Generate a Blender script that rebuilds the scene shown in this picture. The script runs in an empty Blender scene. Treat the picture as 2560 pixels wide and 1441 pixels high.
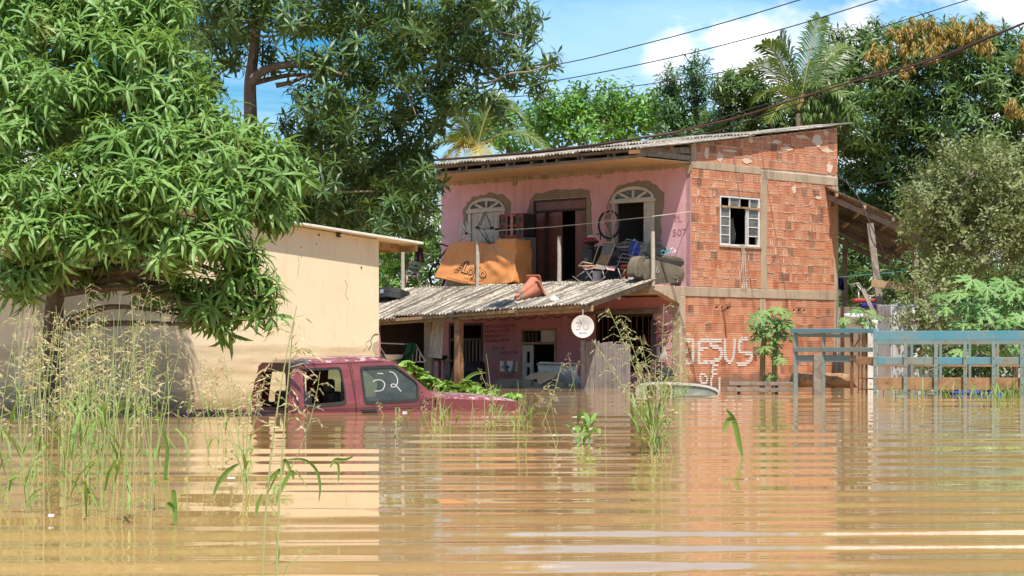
import bpy, bmesh, math, random
import numpy as np
from mathutils import Vector, Matrix, noise
from mathutils.geometry import tessellate_polygon

random.seed(7); rng = np.random.default_rng(7)
scene = bpy.context.scene
C = scene.collection
sin, cos, pi, rad = math.sin, math.cos, math.pi, math.radians

# ------------------------------------------------------------------ camera
F, HY, CZ = 5400.0, 880.0, 0.82            # focal length and horizon row in photo pixels, eye height over the water
cam_d = bpy.data.cameras.new('camera'); cam = bpy.data.objects.new('camera', cam_d); C.objects.link(cam)
cam.location = (0, 0, CZ); cam.rotation_euler = (pi/2, 0, 0)
cam_d.sensor_width = 36; cam_d.lens = 36*F/2560; cam_d.shift_y = (HY-720.5)/2560
cam_d.clip_start = 0.1; cam_d.clip_end = 6000
scene.camera = cam

# ------------------------------------------------------------------ sky, sun, exposure
TO_SUN = Vector((0.36, -1.66, 3.5)).normalized()
SUN_EL = math.asin(TO_SUN.z); SUN_ROT = math.atan2(TO_SUN.x, TO_SUN.y)
world = bpy.data.worlds.new('World'); scene.world = world; world.use_nodes = True
wn, wl = world.node_tree.nodes, world.node_tree.links
wn.clear()
def wnode(t, **k):
    n = wn.new(t)
    for a, b in k.items(): setattr(n, a, b)
    return n
sky = wnode('ShaderNodeTexSky', sky_type='NISHITA', sun_disc=False, sun_elevation=SUN_EL, sun_rotation=SUN_ROT,
            air_density=1.0, dust_density=0.6, ozone_density=2.5)
hs = wnode('ShaderNodeHueSaturation'); hs.inputs['Saturation'].default_value = 1.9; hs.inputs['Value'].default_value = 0.60
wl.new(sky.outputs[0], hs.inputs['Color'])
tc = wnode('ShaderNodeTexCoord')
def wnoise(scale, detail, rough, dist, loc, sc):
    mp = wnode('ShaderNodeMapping'); mp.inputs['Location'].default_value = loc; mp.inputs['Scale'].default_value = sc
    wl.new(tc.outputs['Generated'], mp.inputs['Vector'])
    n = wnode('ShaderNodeTexNoise'); n.inputs['Scale'].default_value = scale; n.inputs['Detail'].default_value = detail
    n.inputs['Roughness'].default_value = rough; n.inputs['Distortion'].default_value = dist
    wl.new(mp.outputs[0], n.inputs['Vector']); return n
def wramp(src, a, b, ca=(0,0,0,1), cb=(1,1,1,1), interp='EASE'):
    r = wnode('ShaderNodeValToRGB'); r.color_ramp.interpolation = interp
    r.color_ramp.elements[0].position = a; r.color_ramp.elements[1].position = b
    r.color_ramp.elements[0].color = ca; r.color_ramp.elements[1].color = cb
    wl.new(src, r.inputs[0]); return r
def wmath(op, a, b):
    m = wnode('ShaderNodeMath', operation=op)
    for i, v in enumerate((a, b)):
        if isinstance(v, (int, float)): m.inputs[i].default_value = v
        else: wl.new(v, m.inputs[i])
    return m.outputs[0]
cu = wnoise(9.0, 7, 0.55, 0.15, (1.13, 0.4, 0.62), (1, 1, 1.5))          # heaped cloud
ci = wnoise(3.2, 6, 0.6, 0.5, (0.2, 0.7, 0.3), (1, 1, 5.5))             # thin streaks
# one bank of heaped cloud to the right of the street, as a soft place in the sky where the noise builds up
dp = wnode('ShaderNodeVectorMath', operation='DOT_PRODUCT')
wl.new(tc.outputs['Generated'], dp.inputs[0]); dp.inputs[1].default_value = Vector((0.215, 1.0, 0.158)).normalized()
bank = wramp(dp.outputs['Value'], 0.9900, 0.9975)
cu_m = wramp(wmath('ADD', cu.outputs[0], wmath('MULTIPLY', bank.outputs[0], 0.24)), 0.575, 0.665)
ci_m = wramp(ci.outputs[0], 0.34, 0.60)
cshade = wnoise(14.0, 5, 0.5, 0.0, (0.5, 0.2, 0.9), (1, 1, 2))
cc = wramp(cshade.outputs[0], 0.35, 0.62, (4.6, 4.7, 5.2, 1), (7.4, 7.3, 7.3, 1))
mx1 = wnode('ShaderNodeMixRGB'); wl.new(wmath('MULTIPLY', ci_m.outputs[0], 0.68), mx1.inputs[0]); wl.new(hs.outputs[0], mx1.inputs[1])
mx1.inputs[2].default_value = (3.4, 4.9, 6.4, 1)
mx2 = wnode('ShaderNodeMixRGB'); wl.new(cu_m.outputs[0], mx2.inputs[0]); wl.new(mx1.outputs[0], mx2.inputs[1]); wl.new(cc.outputs[0], mx2.inputs[2])
bg = wnode('ShaderNodeBackground'); bg.inputs['Strength'].default_value = 0.13
wl.new(mx2.outputs[0], bg.inputs['Color'])
wo = wnode('ShaderNodeOutputWorld'); wl.new(bg.outputs[0], wo.inputs['Surface'])

sun_d = bpy.data.lights.new('sun', 'SUN'); sun = bpy.data.objects.new('sun', sun_d); C.objects.link(sun)
sun_d.energy = 4.4; sun_d.angle = rad(0.55); sun_d.color = (1.0, 0.945, 0.86)
sun.rotation_euler = TO_SUN.to_track_quat('Z', 'Y').to_euler(); sun.location = (0, 0, 40)
vs = scene.view_settings
vs.view_transform = 'Standard'; vs.look = 'None'; vs.exposure = 0.75; vs.gamma = 1.0; vs.use_curve_mapping = False
scene.cycles.max_bounces = 8; scene.cycles.diffuse_bounces = 3; scene.cycles.glossy_bounces = 4
scene.cycles.transmission_bounces = 6; scene.cycles.transparent_max_bounces = 8; scene.cycles.use_denoising = True
scene.cycles.sample_clamp_indirect = 6.0

# ------------------------------------------------------------------ helpers
def P(px, py, Y): return Vector(((px-1280)/F*Y, Y, CZ+(HY-py)/F*Y))
def WY(py): return CZ*F/(py-HY)
class Fr:
    """a thing's own frame: origin on the ground plan plus a turn about z; finds where photo sight lines meet its planes"""
    def __init__(s, o, rz=0.0):
        s.o = Vector(o); s.rz = rz; s.m = Matrix.Translation(s.o) @ Matrix.Rotation(rz, 4, 'Z'); s.i = s.m.inverted()
    def loc(s, w): return s.i @ Vector(w)
    def w(s, x, y, z): return s.m @ Vector((x, y, z))
    def _ray(s, px, py):
        o = s.i @ Vector((0, 0, CZ)); d = (s.i.to_3x3()) @ Vector(((px-1280)/F, 1, (HY-py)/F)); return o, d
    def x(s, px, py, c):
        o, d = s._ray(px, py); k = (c-o.x)/d.x; return o+d*k
    def y(s, px, py, c):
        o, d = s._ray(px, py); k = (c-o.y)/d.y; return o+d*k

def thing(name, label, cat, loc=(0, 0, 0), rz=0.0, group=None):
    o = bpy.data.objects.new(name, None); C.objects.link(o); o.empty_display_size = 0.2
    o.location = loc; o.rotation_euler = (0, 0, rz); o['label'] = label; o['category'] = cat
    if group: o['group'] = group
    return o
def tag(o, label, cat, group=None):
    o['label'] = label; o['category'] = cat
    if group: o['group'] = group
    return o

class MB:
    def __init__(s): s.v = []; s.f = []; s.a = None
    def add(s, vs, fs):
        b = len(s.v); s.v += [tuple(p) for p in vs]; s.f += [tuple(i+b for i in f) for f in fs]; return s
    def box(s, c, size, M=None):
        x, y, z = size[0]/2, size[1]/2, size[2]/2; c = Vector(c)
        vs = [Vector((i*x, j*y, k*z)) for i in (-1, 1) for j in (-1, 1) for k in (-1, 1)]
        if M is not None: vs = [M @ p for p in vs]
        return s.add([c+p for p in vs], [(0,1,3,2),(4,6,7,5),(0,4,5,1),(2,3,7,6),(0,2,6,4),(1,5,7,3)])
    def b2(s, lo, hi):
        lo, hi = Vector(lo), Vector(hi); return s.box((lo+hi)/2, hi-lo)
    def beam(s, p0, p1, w, h, up=(0, 0, 1), w1=None, h1=None):
        p0, p1 = Vector(p0), Vector(p1); d = (p1-p0).normalized(); up = Vector(up)
        if abs(d.dot(up)) > 0.98: up = Vector((0, 1, 0.01))
        sx = d.cross(up).normalized(); u = sx.cross(d).normalized(); vs = []
        for p, ww, hh in ((p0, w, h), (p1, w1 or w, h1 or h)):
            for a, b in ((-1,-1),(1,-1),(1,1),(-1,1)): vs.append(p+sx*a*ww/2+u*b*hh/2)
        return s.add(vs, [(3,2,1,0),(4,5,6,7),(0,1,5,4),(1,2,6,5),(2,3,7,6),(3,0,4,7)])
    def tube(s, pts, r, n=6, cap=True):
        pts = [Vector(p) for p in pts]; m = len(pts); rs = r if isinstance(r, (list, tuple)) else [r]*m
        vs = []; prev = None
        for i, p in enumerate(pts):
            d = (pts[min(i+1, m-1)]-pts[max(i-1, 0)])
            if d.length < 1e-9: d = Vector((0, 0, 1))
            d.normalize()
            if prev is None:
                a = Vector((0, 0, 1)) if abs(d.z) < 0.9 else Vector((1, 0, 0)); sx = d.cross(a).normalized()
            else:
                sx = (prev-d*prev.dot(d))
                sx = sx.normalized() if sx.length > 1e-6 else d.orthogonal().normalized()
            prev = sx; sy = d.cross(sx)
            for k in range(n):
                t = 2*pi*k/n; vs.append(p+(sx*cos(t)+sy*sin(t))*rs[i])
        fs = [(i*n+k, i*n+(k+1) % n, (i+1)*n+(k+1) % n, (i+1)*n+k) for i in range(m-1) for k in range(n)]
        if cap: fs += [tuple(range(n))[::-1], tuple((m-1)*n+k for k in range(n))]
        return s.add(vs, fs)
    def lathe(s, prof, n=16, M=None, cap=True):
        M = M or Matrix(); vs = [M @ Vector((r*cos(2*pi*k/n), r*sin(2*pi*k/n), z)) for r, z in prof for k in range(n)]
        fs = [(i*n+k, i*n+(k+1) % n, (i+1)*n+(k+1) % n, (i+1)*n+k) for i in range(len(prof)-1) for k in range(n)]
        if cap: fs += [tuple(range(n))[::-1], tuple((len(prof)-1)*n+k for k in range(n))]
        return s.add(vs, fs)
    def grid(s, fn, nu, nv):
        vs = [fn(i/nu, j/nv) for j in range(nv+1) for i in range(nu+1)]
        return s.add(vs, [(j*(nu+1)+i, j*(nu+1)+i+1, (j+1)*(nu+1)+i+1, (j+1)*(nu+1)+i) for j in range(nv) for i in range(nu)])
    def slab(s, fn, nu, nv, off):
        """a sheet with thickness: fn(u, v) and the same moved by the vector off"""
        off = Vector(off); b = len(s.v); N = (nu+1)*(nv+1)
        s.grid(fn, nu, nv); s.grid(lambda u, v: Vector(fn(u, v))+off, nu, nv)
        rim = [i for i in range(nu+1)]+[(j+1)*(nu+1)-1 for j in range(1, nv+1)]+[nv*(nu+1)+i for i in range(nu-1, -1, -1)]+[j*(nu+1) for j in range(nv-1, 0, -1)]
        for k in range(len(rim)):
            a, c = rim[k], rim[(k+1) % len(rim)]; s.f.append((b+a, b+c, b+c+N, b+a+N))
        return s
    def plate(s, outer, holes, d0, d1, fn):
        """outline with openings, from depth d0 to d1; fn(a, b, d) gives the point"""
        loops = [outer]+list(holes); tris = tessellate_polygon([[Vector((a, b, 0)) for a, b in l] for l in loops])
        flat = [p for l in loops for p in l]; N = len(flat)
        vs = [fn(a, b, d0) for a, b in flat]+[fn(a, b, d1) for a, b in flat]
        fs = [tuple(t) for t in tris]+[tuple(i+N for i in t[::-1]) for t in tris]; k = 0
        for l in loops:
            m = len(l); fs += [(k+i, k+(i+1) % m, k+(i+1) % m+N, k+i+N) for i in range(m)]; k += m
        return s.add(vs, fs)
    def build(s, name, mat, parent=None, smooth=False, bevel=0, kind=None, fix=True):
        me = bpy.data.meshes.new(name); me.from_pydata(s.v, [], s.f)
        if fix:
            bm = bmesh.new(); bm.from_mesh(me); bmesh.ops.recalc_face_normals(bm, faces=bm.faces); bm.to_mesh(me); bm.free()
        me.materials.append(mat)
        if smooth: me.polygons.foreach_set('use_smooth', [True]*len(me.polygons))
        if s.a is not None:
            at = me.attributes.new('tint', 'FLOAT', 'POINT'); at.data.foreach_set('value', np.asarray(s.a, dtype=np.float32))
        o = bpy.data.objects.new(name, me); C.objects.link(o)
        if parent: o.parent = parent
        if bevel:
            m = o.modifiers.new('bevel', 'BEVEL'); m.width = bevel; m.segments = 2; m.limit_method = 'ANGLE'; m.angle_limit = rad(40)
        if kind: o['kind'] = kind
        return o

def rough_line(pts, step=0.06, amp=0.02, closed=True, seed=0):
    r = random.Random(seed); out = []; n = len(pts)
    for i in range(n if closed else n-1):
        a, b = Vector((*pts[i], 0)), Vector((*pts[(i+1) % n], 0)); L = (b-a).length; k = max(1, int(L/step)); nn = Vector((-(b-a).y, (b-a).x, 0)).normalized() if L > 0 else Vector()
        for j in range(k):
            p = a+(b-a)*(j/k)+nn*(r.uniform(-amp, amp) if j else r.uniform(-amp, amp)*0.5); out.append((p.x, p.y))
    if not closed: out.append(tuple(pts[-1]))
    return out
def smooth_path(pts, n=8):
    pts = [Vector(p) for p in pts]; out = []
    for i in range(len(pts)-1):
        p0, p1, p2, p3 = pts[max(i-1, 0)], pts[i], pts[i+1], pts[min(i+2, len(pts)-1)]
        for j in range(n):
            t = j/n; out.append(0.5*((2*p1)+(p2-p0)*t+(2*p0-5*p1+4*p2-p3)*t*t+(3*p1-p0-3*p2+p3)*t**3))
    out.append(pts[-1]); return out
def text_geo(s, offset=0.0, shear=0.0, res=3):
    cu_ = bpy.data.curves.new('writing', 'FONT'); cu_.body = s; cu_.size = 1.0; cu_.offset = offset; cu_.shear = shear; cu_.resolution_u = res
    ob = bpy.data.objects.new('writing', cu_); C.objects.link(ob)
    bpy.context.view_layer.update()
    me = bpy.data.meshes.new_from_object(ob.evaluated_get(bpy.context.evaluated_depsgraph_get()))
    v = [tuple(p.co) for p in me.vertices]; f = [tuple(p.vertices) for p in me.polygons]
    bpy.data.objects.remove(ob); bpy.data.curves.remove(cu_); bpy.data.meshes.remove(me)
    x0 = min(p[0] for p in v); x1 = max(p[0] for p in v)
    return [((p[0]-x0)/(x1-x0), p[1]) for p in v], f, x1-x0

# ------------------------------------------------------------------ materials
class NT:
    def __init__(s, name):
        s.m = bpy.data.materials.new(name); s.m.use_nodes = True; s.n = s.m.node_tree.nodes; s.l = s.m.node_tree.links
        s.p = s.n['Principled BSDF']; s.out = s.n['Material Output']; s.geo = None
    def node(s, t, **k):
        n = s.n.new(t)
        for a, b in k.items(): setattr(n, a, b)
        return n
    def set(s, inp, v):
        if hasattr(v, 'is_linked') or hasattr(v, 'links'): s.l.new(v, inp)
        else: inp.default_value = v
    def pos(s, scale=(1, 1, 1), obj=False, rot=(0, 0, 0)):
        if obj: src = s.node('ShaderNodeTexCoord').outputs['Object']
        else:
            s.geo = s.geo or s.node('ShaderNodeNewGeometry'); src = s.geo.outputs['Position']
        mp = s.node('ShaderNodeMapping'); mp.inputs['Scale'].default_value = scale; mp.inputs['Rotation'].default_value = rot
        s.l.new(src, mp.inputs['Vector']); return mp.outputs[0]
    def noise(s, scale, detail=4, rough=0.55, vec=None, dist=0.0):
        n = s.node('ShaderNodeTexNoise'); n.inputs['Scale'].default_value = scale; n.inputs['Detail'].default_value = detail
        n.inputs['Roughness'].default_value = rough; n.inputs['Distortion'].default_value = dist
        s.l.new(vec if vec is not None else s.pos(), n.inputs['Vector']); return n.outputs['Fac']
    def ramp(s, src, stops, interp='LINEAR'):
        r = s.node('ShaderNodeValToRGB'); cr = r.color_ramp; cr.interpolation = interp
        while len(cr.elements) < len(stops): cr.elements.new(0.5)
        for e, (p, c) in zip(cr.elements, stops):
            e.position = p; e.color = c if len(c) == 4 else (*c, 1)
        s.l.new(src, r.inputs[0]); return r.outputs[0]
    def mix(s, fac, a, b, mode='MIX'):
        m = s.node('ShaderNodeMixRGB', blend_type=mode)
        for i, v in enumerate((fac, a, b)):
            if hasattr(v, 'links'): s.l.new(v, m.inputs[i])
            elif i: m.inputs[i].default_value = v if len(v) == 4 else (*v, 1)
            else: m.inputs[i].default_value = v
        return m.outputs[0]
    def math(s, op, a, b=0.0, clamp=False):
        m = s.node('ShaderNodeMath', operation=op, use_clamp=clamp)
        for i, v in enumerate((a, b)):
            if hasattr(v, 'links'): s.l.new(v, m.inputs[i])
            else: m.inputs[i].default_value = v
        return m.outputs[0]
    def attr(s, name, kind='GEOMETRY'):
        a = s.node('ShaderNodeAttribute', attribute_name=name, attribute_type=kind); return a.outputs['Fac']
    def bump(s, h, strength=0.3, dist=0.02):
        b = s.node('ShaderNodeBump'); b.inputs['Strength'].default_value = strength; b.inputs['Distance'].default_value = dist
        s.l.new(h, b.inputs['Height']); s.l.new(b.outputs[0], s.p.inputs['Normal'])
    def fin(s, col, rough=0.8, spec=0.3, metal=0.0):
        s.set(s.p.inputs['Base Color'], col if hasattr(col, 'links') else (*col, 1)); s.set(s.p.inputs['Roughness'], rough)
        s.p.inputs['Specular IOR Level'].default_value = spec; s.p.inputs['Metallic'].default_value = metal
        return s.m

def paint(name, c, c2=None, rough=0.6, spec=0.3, metal=0.0, scale=6.0, wear=None, wear_at=0.62, bump=0.15, stretch=(1, 1, 1), seed=0.0, grime=None, bscale=60):
    """a coloured surface with uneven tone, worn spots and fine relief"""
    t = NT(name); v = t.pos(stretch)
    n1 = t.noise(scale, 5, 0.6, v); c2 = c2 or tuple(x*0.72 for x in c)
    col = t.ramp(n1, [(0.3, c), (0.7, c2)])
    if grime:
        n3 = t.noise(scale*0.35, 6, 0.65, t.pos((1.3, 1.3, 0.6))); col = t.mix(t.ramp(n3, [(0.45, (0, 0, 0)), (0.68, (0.75,)*3)]), col, grime)
    if wear:
        n2 = t.noise(scale*2.3, 7, 0.7, v, 0.4); k = t.ramp(n2, [(wear_at, (0, 0, 0)), (wear_at+0.05, (1, 1, 1))]); col = t.mix(k, col, wear)
    if bump: t.bump(t.noise(bscale, 4, 0.6, v), bump, 0.01)
    return t.fin(col, rough, spec, metal)
M = {}
M['pink'] = None
def plaster(name, a, b, stain, crack=0.0):
    t = NT(name); v = t.pos(); vs_ = t.pos((3.2, 3.2, 0.45))
    col = t.ramp(t.noise(1.6, 6, 0.62, v), [(0.32, a), (0.68, b)])
    col = t.mix(t.ramp(t.noise(1.5, 7, 0.68, vs_), [(0.50, (0, 0, 0)), (0.74, (0.85,)*3)]), col, stain)
    col = t.mix(t.ramp(t.noise(9, 6, 0.7, v), [(0.62, (0, 0, 0)), (0.70, (0.5,)*3)]), col, tuple(x*0.7 for x in stain))
    t.bump(t.math('ADD', t.noise(35, 5, 0.6, v), t.math('MULTIPLY', t.noise(4, 4, 0.5, v), 1.5)), 0.35, 0.012)
    return t.fin(col, 0.88, 0.2)
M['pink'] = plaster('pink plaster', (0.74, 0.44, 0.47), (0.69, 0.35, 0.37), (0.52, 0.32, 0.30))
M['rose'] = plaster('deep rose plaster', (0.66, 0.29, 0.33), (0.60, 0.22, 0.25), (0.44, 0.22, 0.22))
M['cement'] = plaster('raw cement', (0.30, 0.24, 0.17), (0.24, 0.19, 0.135), (0.19, 0.155, 0.12))
M['concrete'] = plaster('old concrete', (0.47, 0.36, 0.25), (0.39, 0.29, 0.195), (0.16, 0.13, 0.09))
M['mortar'] = plaster('lime mortar', (0.68, 0.56, 0.43), (0.62, 0.47, 0.34), (0.52, 0.33, 0.22))
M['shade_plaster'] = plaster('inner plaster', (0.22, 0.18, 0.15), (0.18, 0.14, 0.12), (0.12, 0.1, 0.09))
def cream():
    t = NT('cream wall paint'); v = t.pos()
    col = t.ramp(t.noise(0.9, 6, 0.6, v), [(0.3, (0.76, 0.63, 0.43)), (0.7, (0.71, 0.565, 0.365))])
    z = t.node('ShaderNodeSeparateXYZ'); t.l.new(t.geo.outputs['Position'], z.inputs[0])
    zz = t.math('ADD', z.outputs['Z'], t.math('MULTIPLY', t.noise(1.3, 5, 0.6, v), 0.16))
    # flood tide marks: several past water levels left silt lines on the paint
    lines = t.noise(9.0, 3, 0.6, t.pos((0.12, 0.12, 1.0)))
    low = t.ramp(zz, [(0.0, (1, 1, 1)), (0.95, (0.75,)*3), (1.32, (0.5,)*3), (1.345, (0.0,)*3)])
    k = t.math('MULTIPLY', low, t.ramp(lines, [(0.35, (0.30,)*3), (0.65, (1.0,)*3)]))
    col = t.mix(k, col, (0.47, 0.34, 0.185))
    col = t.mix(t.ramp(zz, [(0.10, (0.85,)*3), (0.20, (0.35,)*3), (0.42, (0,)*3)]), col, (0.25, 0.17, 0.09))
    col = t.mix(t.ramp(t.noise(14, 5, 0.65, t.pos((1, 1, 0.25))), [(0.60, (0, 0, 0)), (0.74, (0.5,)*3)]), col, (0.46, 0.36, 0.24))
    col = t.mix(t.ramp(t.noise(2.6, 6, 0.7, t.pos((2.2, 2.2, 0.25))), [(0.55, (0, 0, 0)), (0.78, (0.5,)*3)]), col, (0.50, 0.40, 0.27))
    t.bump(t.math('ADD', t.noise(50, 4, 0.6, v), t.noise(5, 3, 0.5, v)), 0.22, 0.01)
    return t.fin(col, 0.85, 0.2)
M['cream'] = cream()
def brick(name, per_object):
    t = NT(name); v = t.pos()
    r = t.node('ShaderNodeObjectInfo').outputs['Random'] if per_object else t.attr('tint')
    col = t.ramp(r, [(0.0, (0.22, 0.105, 0.062)), (0.06, (0.27, 0.12, 0.07)), (0.10, (0.44, 0.150, 0.075)), (0.45, (0.54, 0.215, 0.110)), (0.75, (0.60, 0.275, 0.150)), (1.0, (0.42, 0.135, 0.068))])
    col = t.mix(t.ramp(t.noise(2.2, 6, 0.65, v), [(0.40, (0, 0, 0)), (0.70, (0.6,)*3)]), col, (0.60, 0.35, 0.23))
    col = t.mix(t.ramp(t.noise(22, 5, 0.7, v), [(0.58, (0, 0, 0)), (0.68, (0.5,)*3)]), col, (0.56, 0.37, 0.25))
    z = t.node('ShaderNodeSeparateXYZ'); t.l.new(t.geo.outputs['Position'], z.inputs[0])
    zz = t.math('ADD', z.outputs['Z'], t.math('MULTIPLY', t.noise(1.6, 5, 0.65, v), 0.9))
    col = t.mix(t.ramp(zz, [(0.60, (0.75,)*3), (0.76, (0,)*3)]), col, (0.15, 0.105, 0.075))     # damp band left by the flood
    t.bump(t.noise(70, 4, 0.65, v), 0.3, 0.006)
    return t.fin(col, 0.85, 0.2)
M['brick'] = brick('hollow clay brick', True); M['brick_rest'] = brick('hollow clay brick in the mass', False)
def corrugated(name, light, mid, dark, rz):
    t = NT(name); v = t.pos(); sv = t.pos((0.35, 6.0, 0.5), obj=True)
    col = t.ramp(t.noise(1.4, 6, 0.62, sv), [(0.40, dark), (0.50, mid), (0.59, light)])
    col = t.mix(t.ramp(t.noise(11, 6, 0.72, v), [(0.50, (0, 0, 0)), (0.62, (0.9,)*3)]), col, dark)
    col = t.mix(t.ramp(t.noise(2.0, 5, 0.6, v), [(0.55, (0, 0, 0)), (0.72, (0.6,)*3)]), col, tuple(x*0.55 for x in dark))
    t.bump(t.noise(45, 5, 0.65, v), 0.35, 0.008)
    return t.fin(col, 0.85, 0.25)
M['tin'] = corrugated('weathered fibre cement sheet', (0.46, 0.40, 0.32), (0.27, 0.235, 0.19), (0.085, 0.075, 0.062), 0)
M['tin_shed'] = corrugated('old dull roof sheet', (0.33, 0.29, 0.23), (0.25, 0.215, 0.17), (0.10, 0.085, 0.07), 0)
def wood(name, a, b, dark, sc=(6, 6, 6), long=(1, 1, 1)):
    t = NT(name); v = t.pos(long)
    g = t.noise(7, 6, 0.65, v, 0.6); col = t.ramp(g, [(0.3, a), (0.55, b), (0.72, dark)])
    col = t.mix(t.ramp(t.noise(3, 5, 0.6, t.pos()), [(0.5, (0, 0, 0)), (0.72, (0.55,)*3)]), col, dark)
    t.bump(t.noise(30, 5, 0.7, v), 0.4, 0.008)
    return t.fin(col, 0.82, 0.2)
M['wood_grey'] = wood('weathered grey wood', (0.30, 0.25, 0.20), (0.235, 0.19, 0.15), (0.10, 0.08, 0.062))
M['wood_tan'] = wood('tan sawn wood', (0.47, 0.32, 0.18), (0.36, 0.235, 0.125), (0.17, 0.11, 0.065))
M['wood_orange'] = wood('clay stained post wood', (0.44, 0.23, 0.115), (0.36, 0.18, 0.09), (0.19, 0.11, 0.065))
M['wood_mud'] = wood('muddy brown board', (0.40, 0.24, 0.125), (0.31, 0.18, 0.09), (0.065, 0.05, 0.04))
M['wood_fence'] = wood('silvered fence board', (0.36, 0.315, 0.29), (0.28, 0.24, 0.215), (0.14, 0.115, 0.10), long=(4, 4, 0.5))
def soffit():
    t = NT('orange soffit board'); v = t.pos()
    col = t.ramp(t.noise(2.2, 5, 0.6, v), [(0.3, (0.60, 0.42, 0.25)), (0.7, (0.50, 0.33, 0.18))])
    col = t.mix(t.ramp(t.noise(8, 7, 0.75, v), [(0.585, (0, 0, 0)), (0.64, (0.85,)*3)]), col, (0.10, 0.06, 0.04))
    t.bump(t.noise(30, 4, 0.6, v), 0.2, 0.01); return t.fin(col, 0.8, 0.2)
M['soffit'] = soffit()
M['white_paint'] = paint('old white window paint', (0.66, 0.60, 0.52), (0.52, 0.46, 0.39), 0.6, scale=9, wear=(0.30, 0.22, 0.15), wear_at=0.66)
M['brown_door'] = paint('red brown varnish', (0.235, 0.085, 0.058), (0.165, 0.058, 0.042), 0.45, 0.45, scale=4, wear=(0.26, 0.12, 0.08), wear_at=0.70)
M['dark_frame'] = paint('dark timber frame', (0.075, 0.04, 0.03), (0.05, 0.03, 0.024), 0.6)
M['black'] = paint('black plastic', (0.022, 0.022, 0.024), (0.04, 0.038, 0.036), 0.5, 0.4, bump=0.1)
M['rubber'] = paint('dull black rubber', (0.018, 0.018, 0.018), (0.035, 0.033, 0.03), 0.75, 0.25)
M['grey_metal'] = paint('bare grey metal', (0.36, 0.36, 0.35), (0.24, 0.23, 0.21), 0.45, 0.5, 0.4, wear=(0.22, 0.12, 0.07), wear_at=0.66)
M['white_metal'] = paint('chipped white enamel', (0.72, 0.70, 0.66), (0.58, 0.55, 0.50), 0.4, 0.45, wear=(0.30, 0.18, 0.11), wear_at=0.70)
M['rust'] = paint('rusty steel', (0.24, 0.10, 0.05), (0.13, 0.06, 0.035), 0.85, 0.2, scale=14)
M['teal'] = paint('faded teal enamel', (0.13, 0.235, 0.245), (0.21, 0.27, 0.245), 0.5, 0.4, scale=4, wear=(0.24, 0.17, 0.11), wear_at=0.555, grime=(0.27, 0.20, 0.13))
M['blue_rail'] = paint('blue enamel', (0.065, 0.235, 0.305), (0.11, 0.265, 0.30), 0.45, 0.4, scale=2.5, wear=(0.27, 0.23, 0.17), wear_at=0.60, grime=(0.20, 0.24, 0.22))
M['red_paint'] = paint('dull red paint', (0.38, 0.045, 0.04), (0.30, 0.035, 0.035), 0.5, 0.4, scale=8, wear=(0.16, 0.05, 0.04), wear_at=0.66)
M['orange_red'] = paint('orange red enamel', (0.62, 0.10, 0.035), (0.50, 0.075, 0.03), 0.4, 0.5)
M['wall_white'] = paint('white lettering paint', (0.72, 0.67, 0.61), (0.60, 0.53, 0.46), 0.85, scale=12, wear=(0.52, 0.27, 0.17), wear_at=0.62)
M['wall_red'] = paint('red lettering paint', (0.46, 0.05, 0.055), (0.40, 0.06, 0.07), 0.8, wear=(0.58, 0.30, 0.34), wear_at=0.60)
M['wall_black'] = paint('faded black lettering', (0.10, 0.05, 0.055), (0.17, 0.08, 0.085), 0.8, wear=(0.42, 0.15, 0.18), wear_at=0.60, scale=14)
M['wall_grey'] = paint('pale rubbed lettering', (0.42, 0.26, 0.29), (0.52, 0.36, 0.38), 0.8, scale=14)
M['pencil'] = paint('faded brown marking', (0.36, 0.13, 0.15), (0.46, 0.20, 0.24), 0.8, scale=20)
M['tarp'] = paint('orange tarpaulin', (0.76, 0.31, 0.095), (0.68, 0.26, 0.08), 0.5, 0.35, scale=3, grime=(0.52, 0.21, 0.075), bump=0.1, bscale=25)
M['print_black'] = paint('black print', (0.03, 0.02, 0.016), (0.05, 0.03, 0.02), 0.6)
M['print_fill'] = paint('pale orange print', (0.70, 0.33, 0.14), (0.64, 0.29, 0.12), 0.6)
M['cone'] = paint('faded orange rubber', (0.55, 0.19, 0.105), (0.42, 0.14, 0.085), 0.7, 0.3, scale=5, grime=(0.25, 0.13, 0.09))
M['dish'] = paint('dirty white dish enamel', (0.68, 0.655, 0.60), (0.58, 0.55, 0.49), 0.5, 0.4, scale=10, bump=0.05)
M['dish_print'] = paint('rubbed grey print', (0.44, 0.43, 0.42), (0.52, 0.50, 0.48), 0.6, scale=20)
M['sofa'] = paint('brown grey upholstery', (0.20, 0.17, 0.12), (0.125, 0.105, 0.072), 0.9, 0.15, scale=7, grime=(0.07, 0.055, 0.035), bump=0.3)
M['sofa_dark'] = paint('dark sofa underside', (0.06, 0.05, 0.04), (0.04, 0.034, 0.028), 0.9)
M['cane'] = paint('woven cane strap', (0.42, 0.21, 0.08), (0.27, 0.16, 0.08), 0.7, scale=9)
M['strap_grey'] = paint('grey woven strap', (0.23, 0.19, 0.15), (0.16, 0.135, 0.11), 0.8, scale=30)
M['strap_pink'] = paint('pink vinyl strap', (0.66, 0.34, 0.32), (0.56, 0.27, 0.26), 0.6)
M['tan_tube'] = paint('tan enamel tube', (0.52, 0.36, 0.20), (0.42, 0.28, 0.15), 0.45, 0.4)
M['card'] = paint('grubby cardboard', (0.48, 0.36, 0.23), (0.38, 0.27, 0.17), 0.85)
M['green_cloth'] = paint('green cloth', (0.02, 0.10, 0.045), (0.014, 0.07, 0.03), 0.9)
M['blue_cloth'] = paint('royal blue cloth', (0.02, 0.03, 0.30), (0.015, 0.02, 0.20), 0.85)
M['maroon_cloth'] = paint('dark maroon cloth', (0.055, 0.022, 0.022), (0.035, 0.015, 0.016), 0.9)
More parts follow.
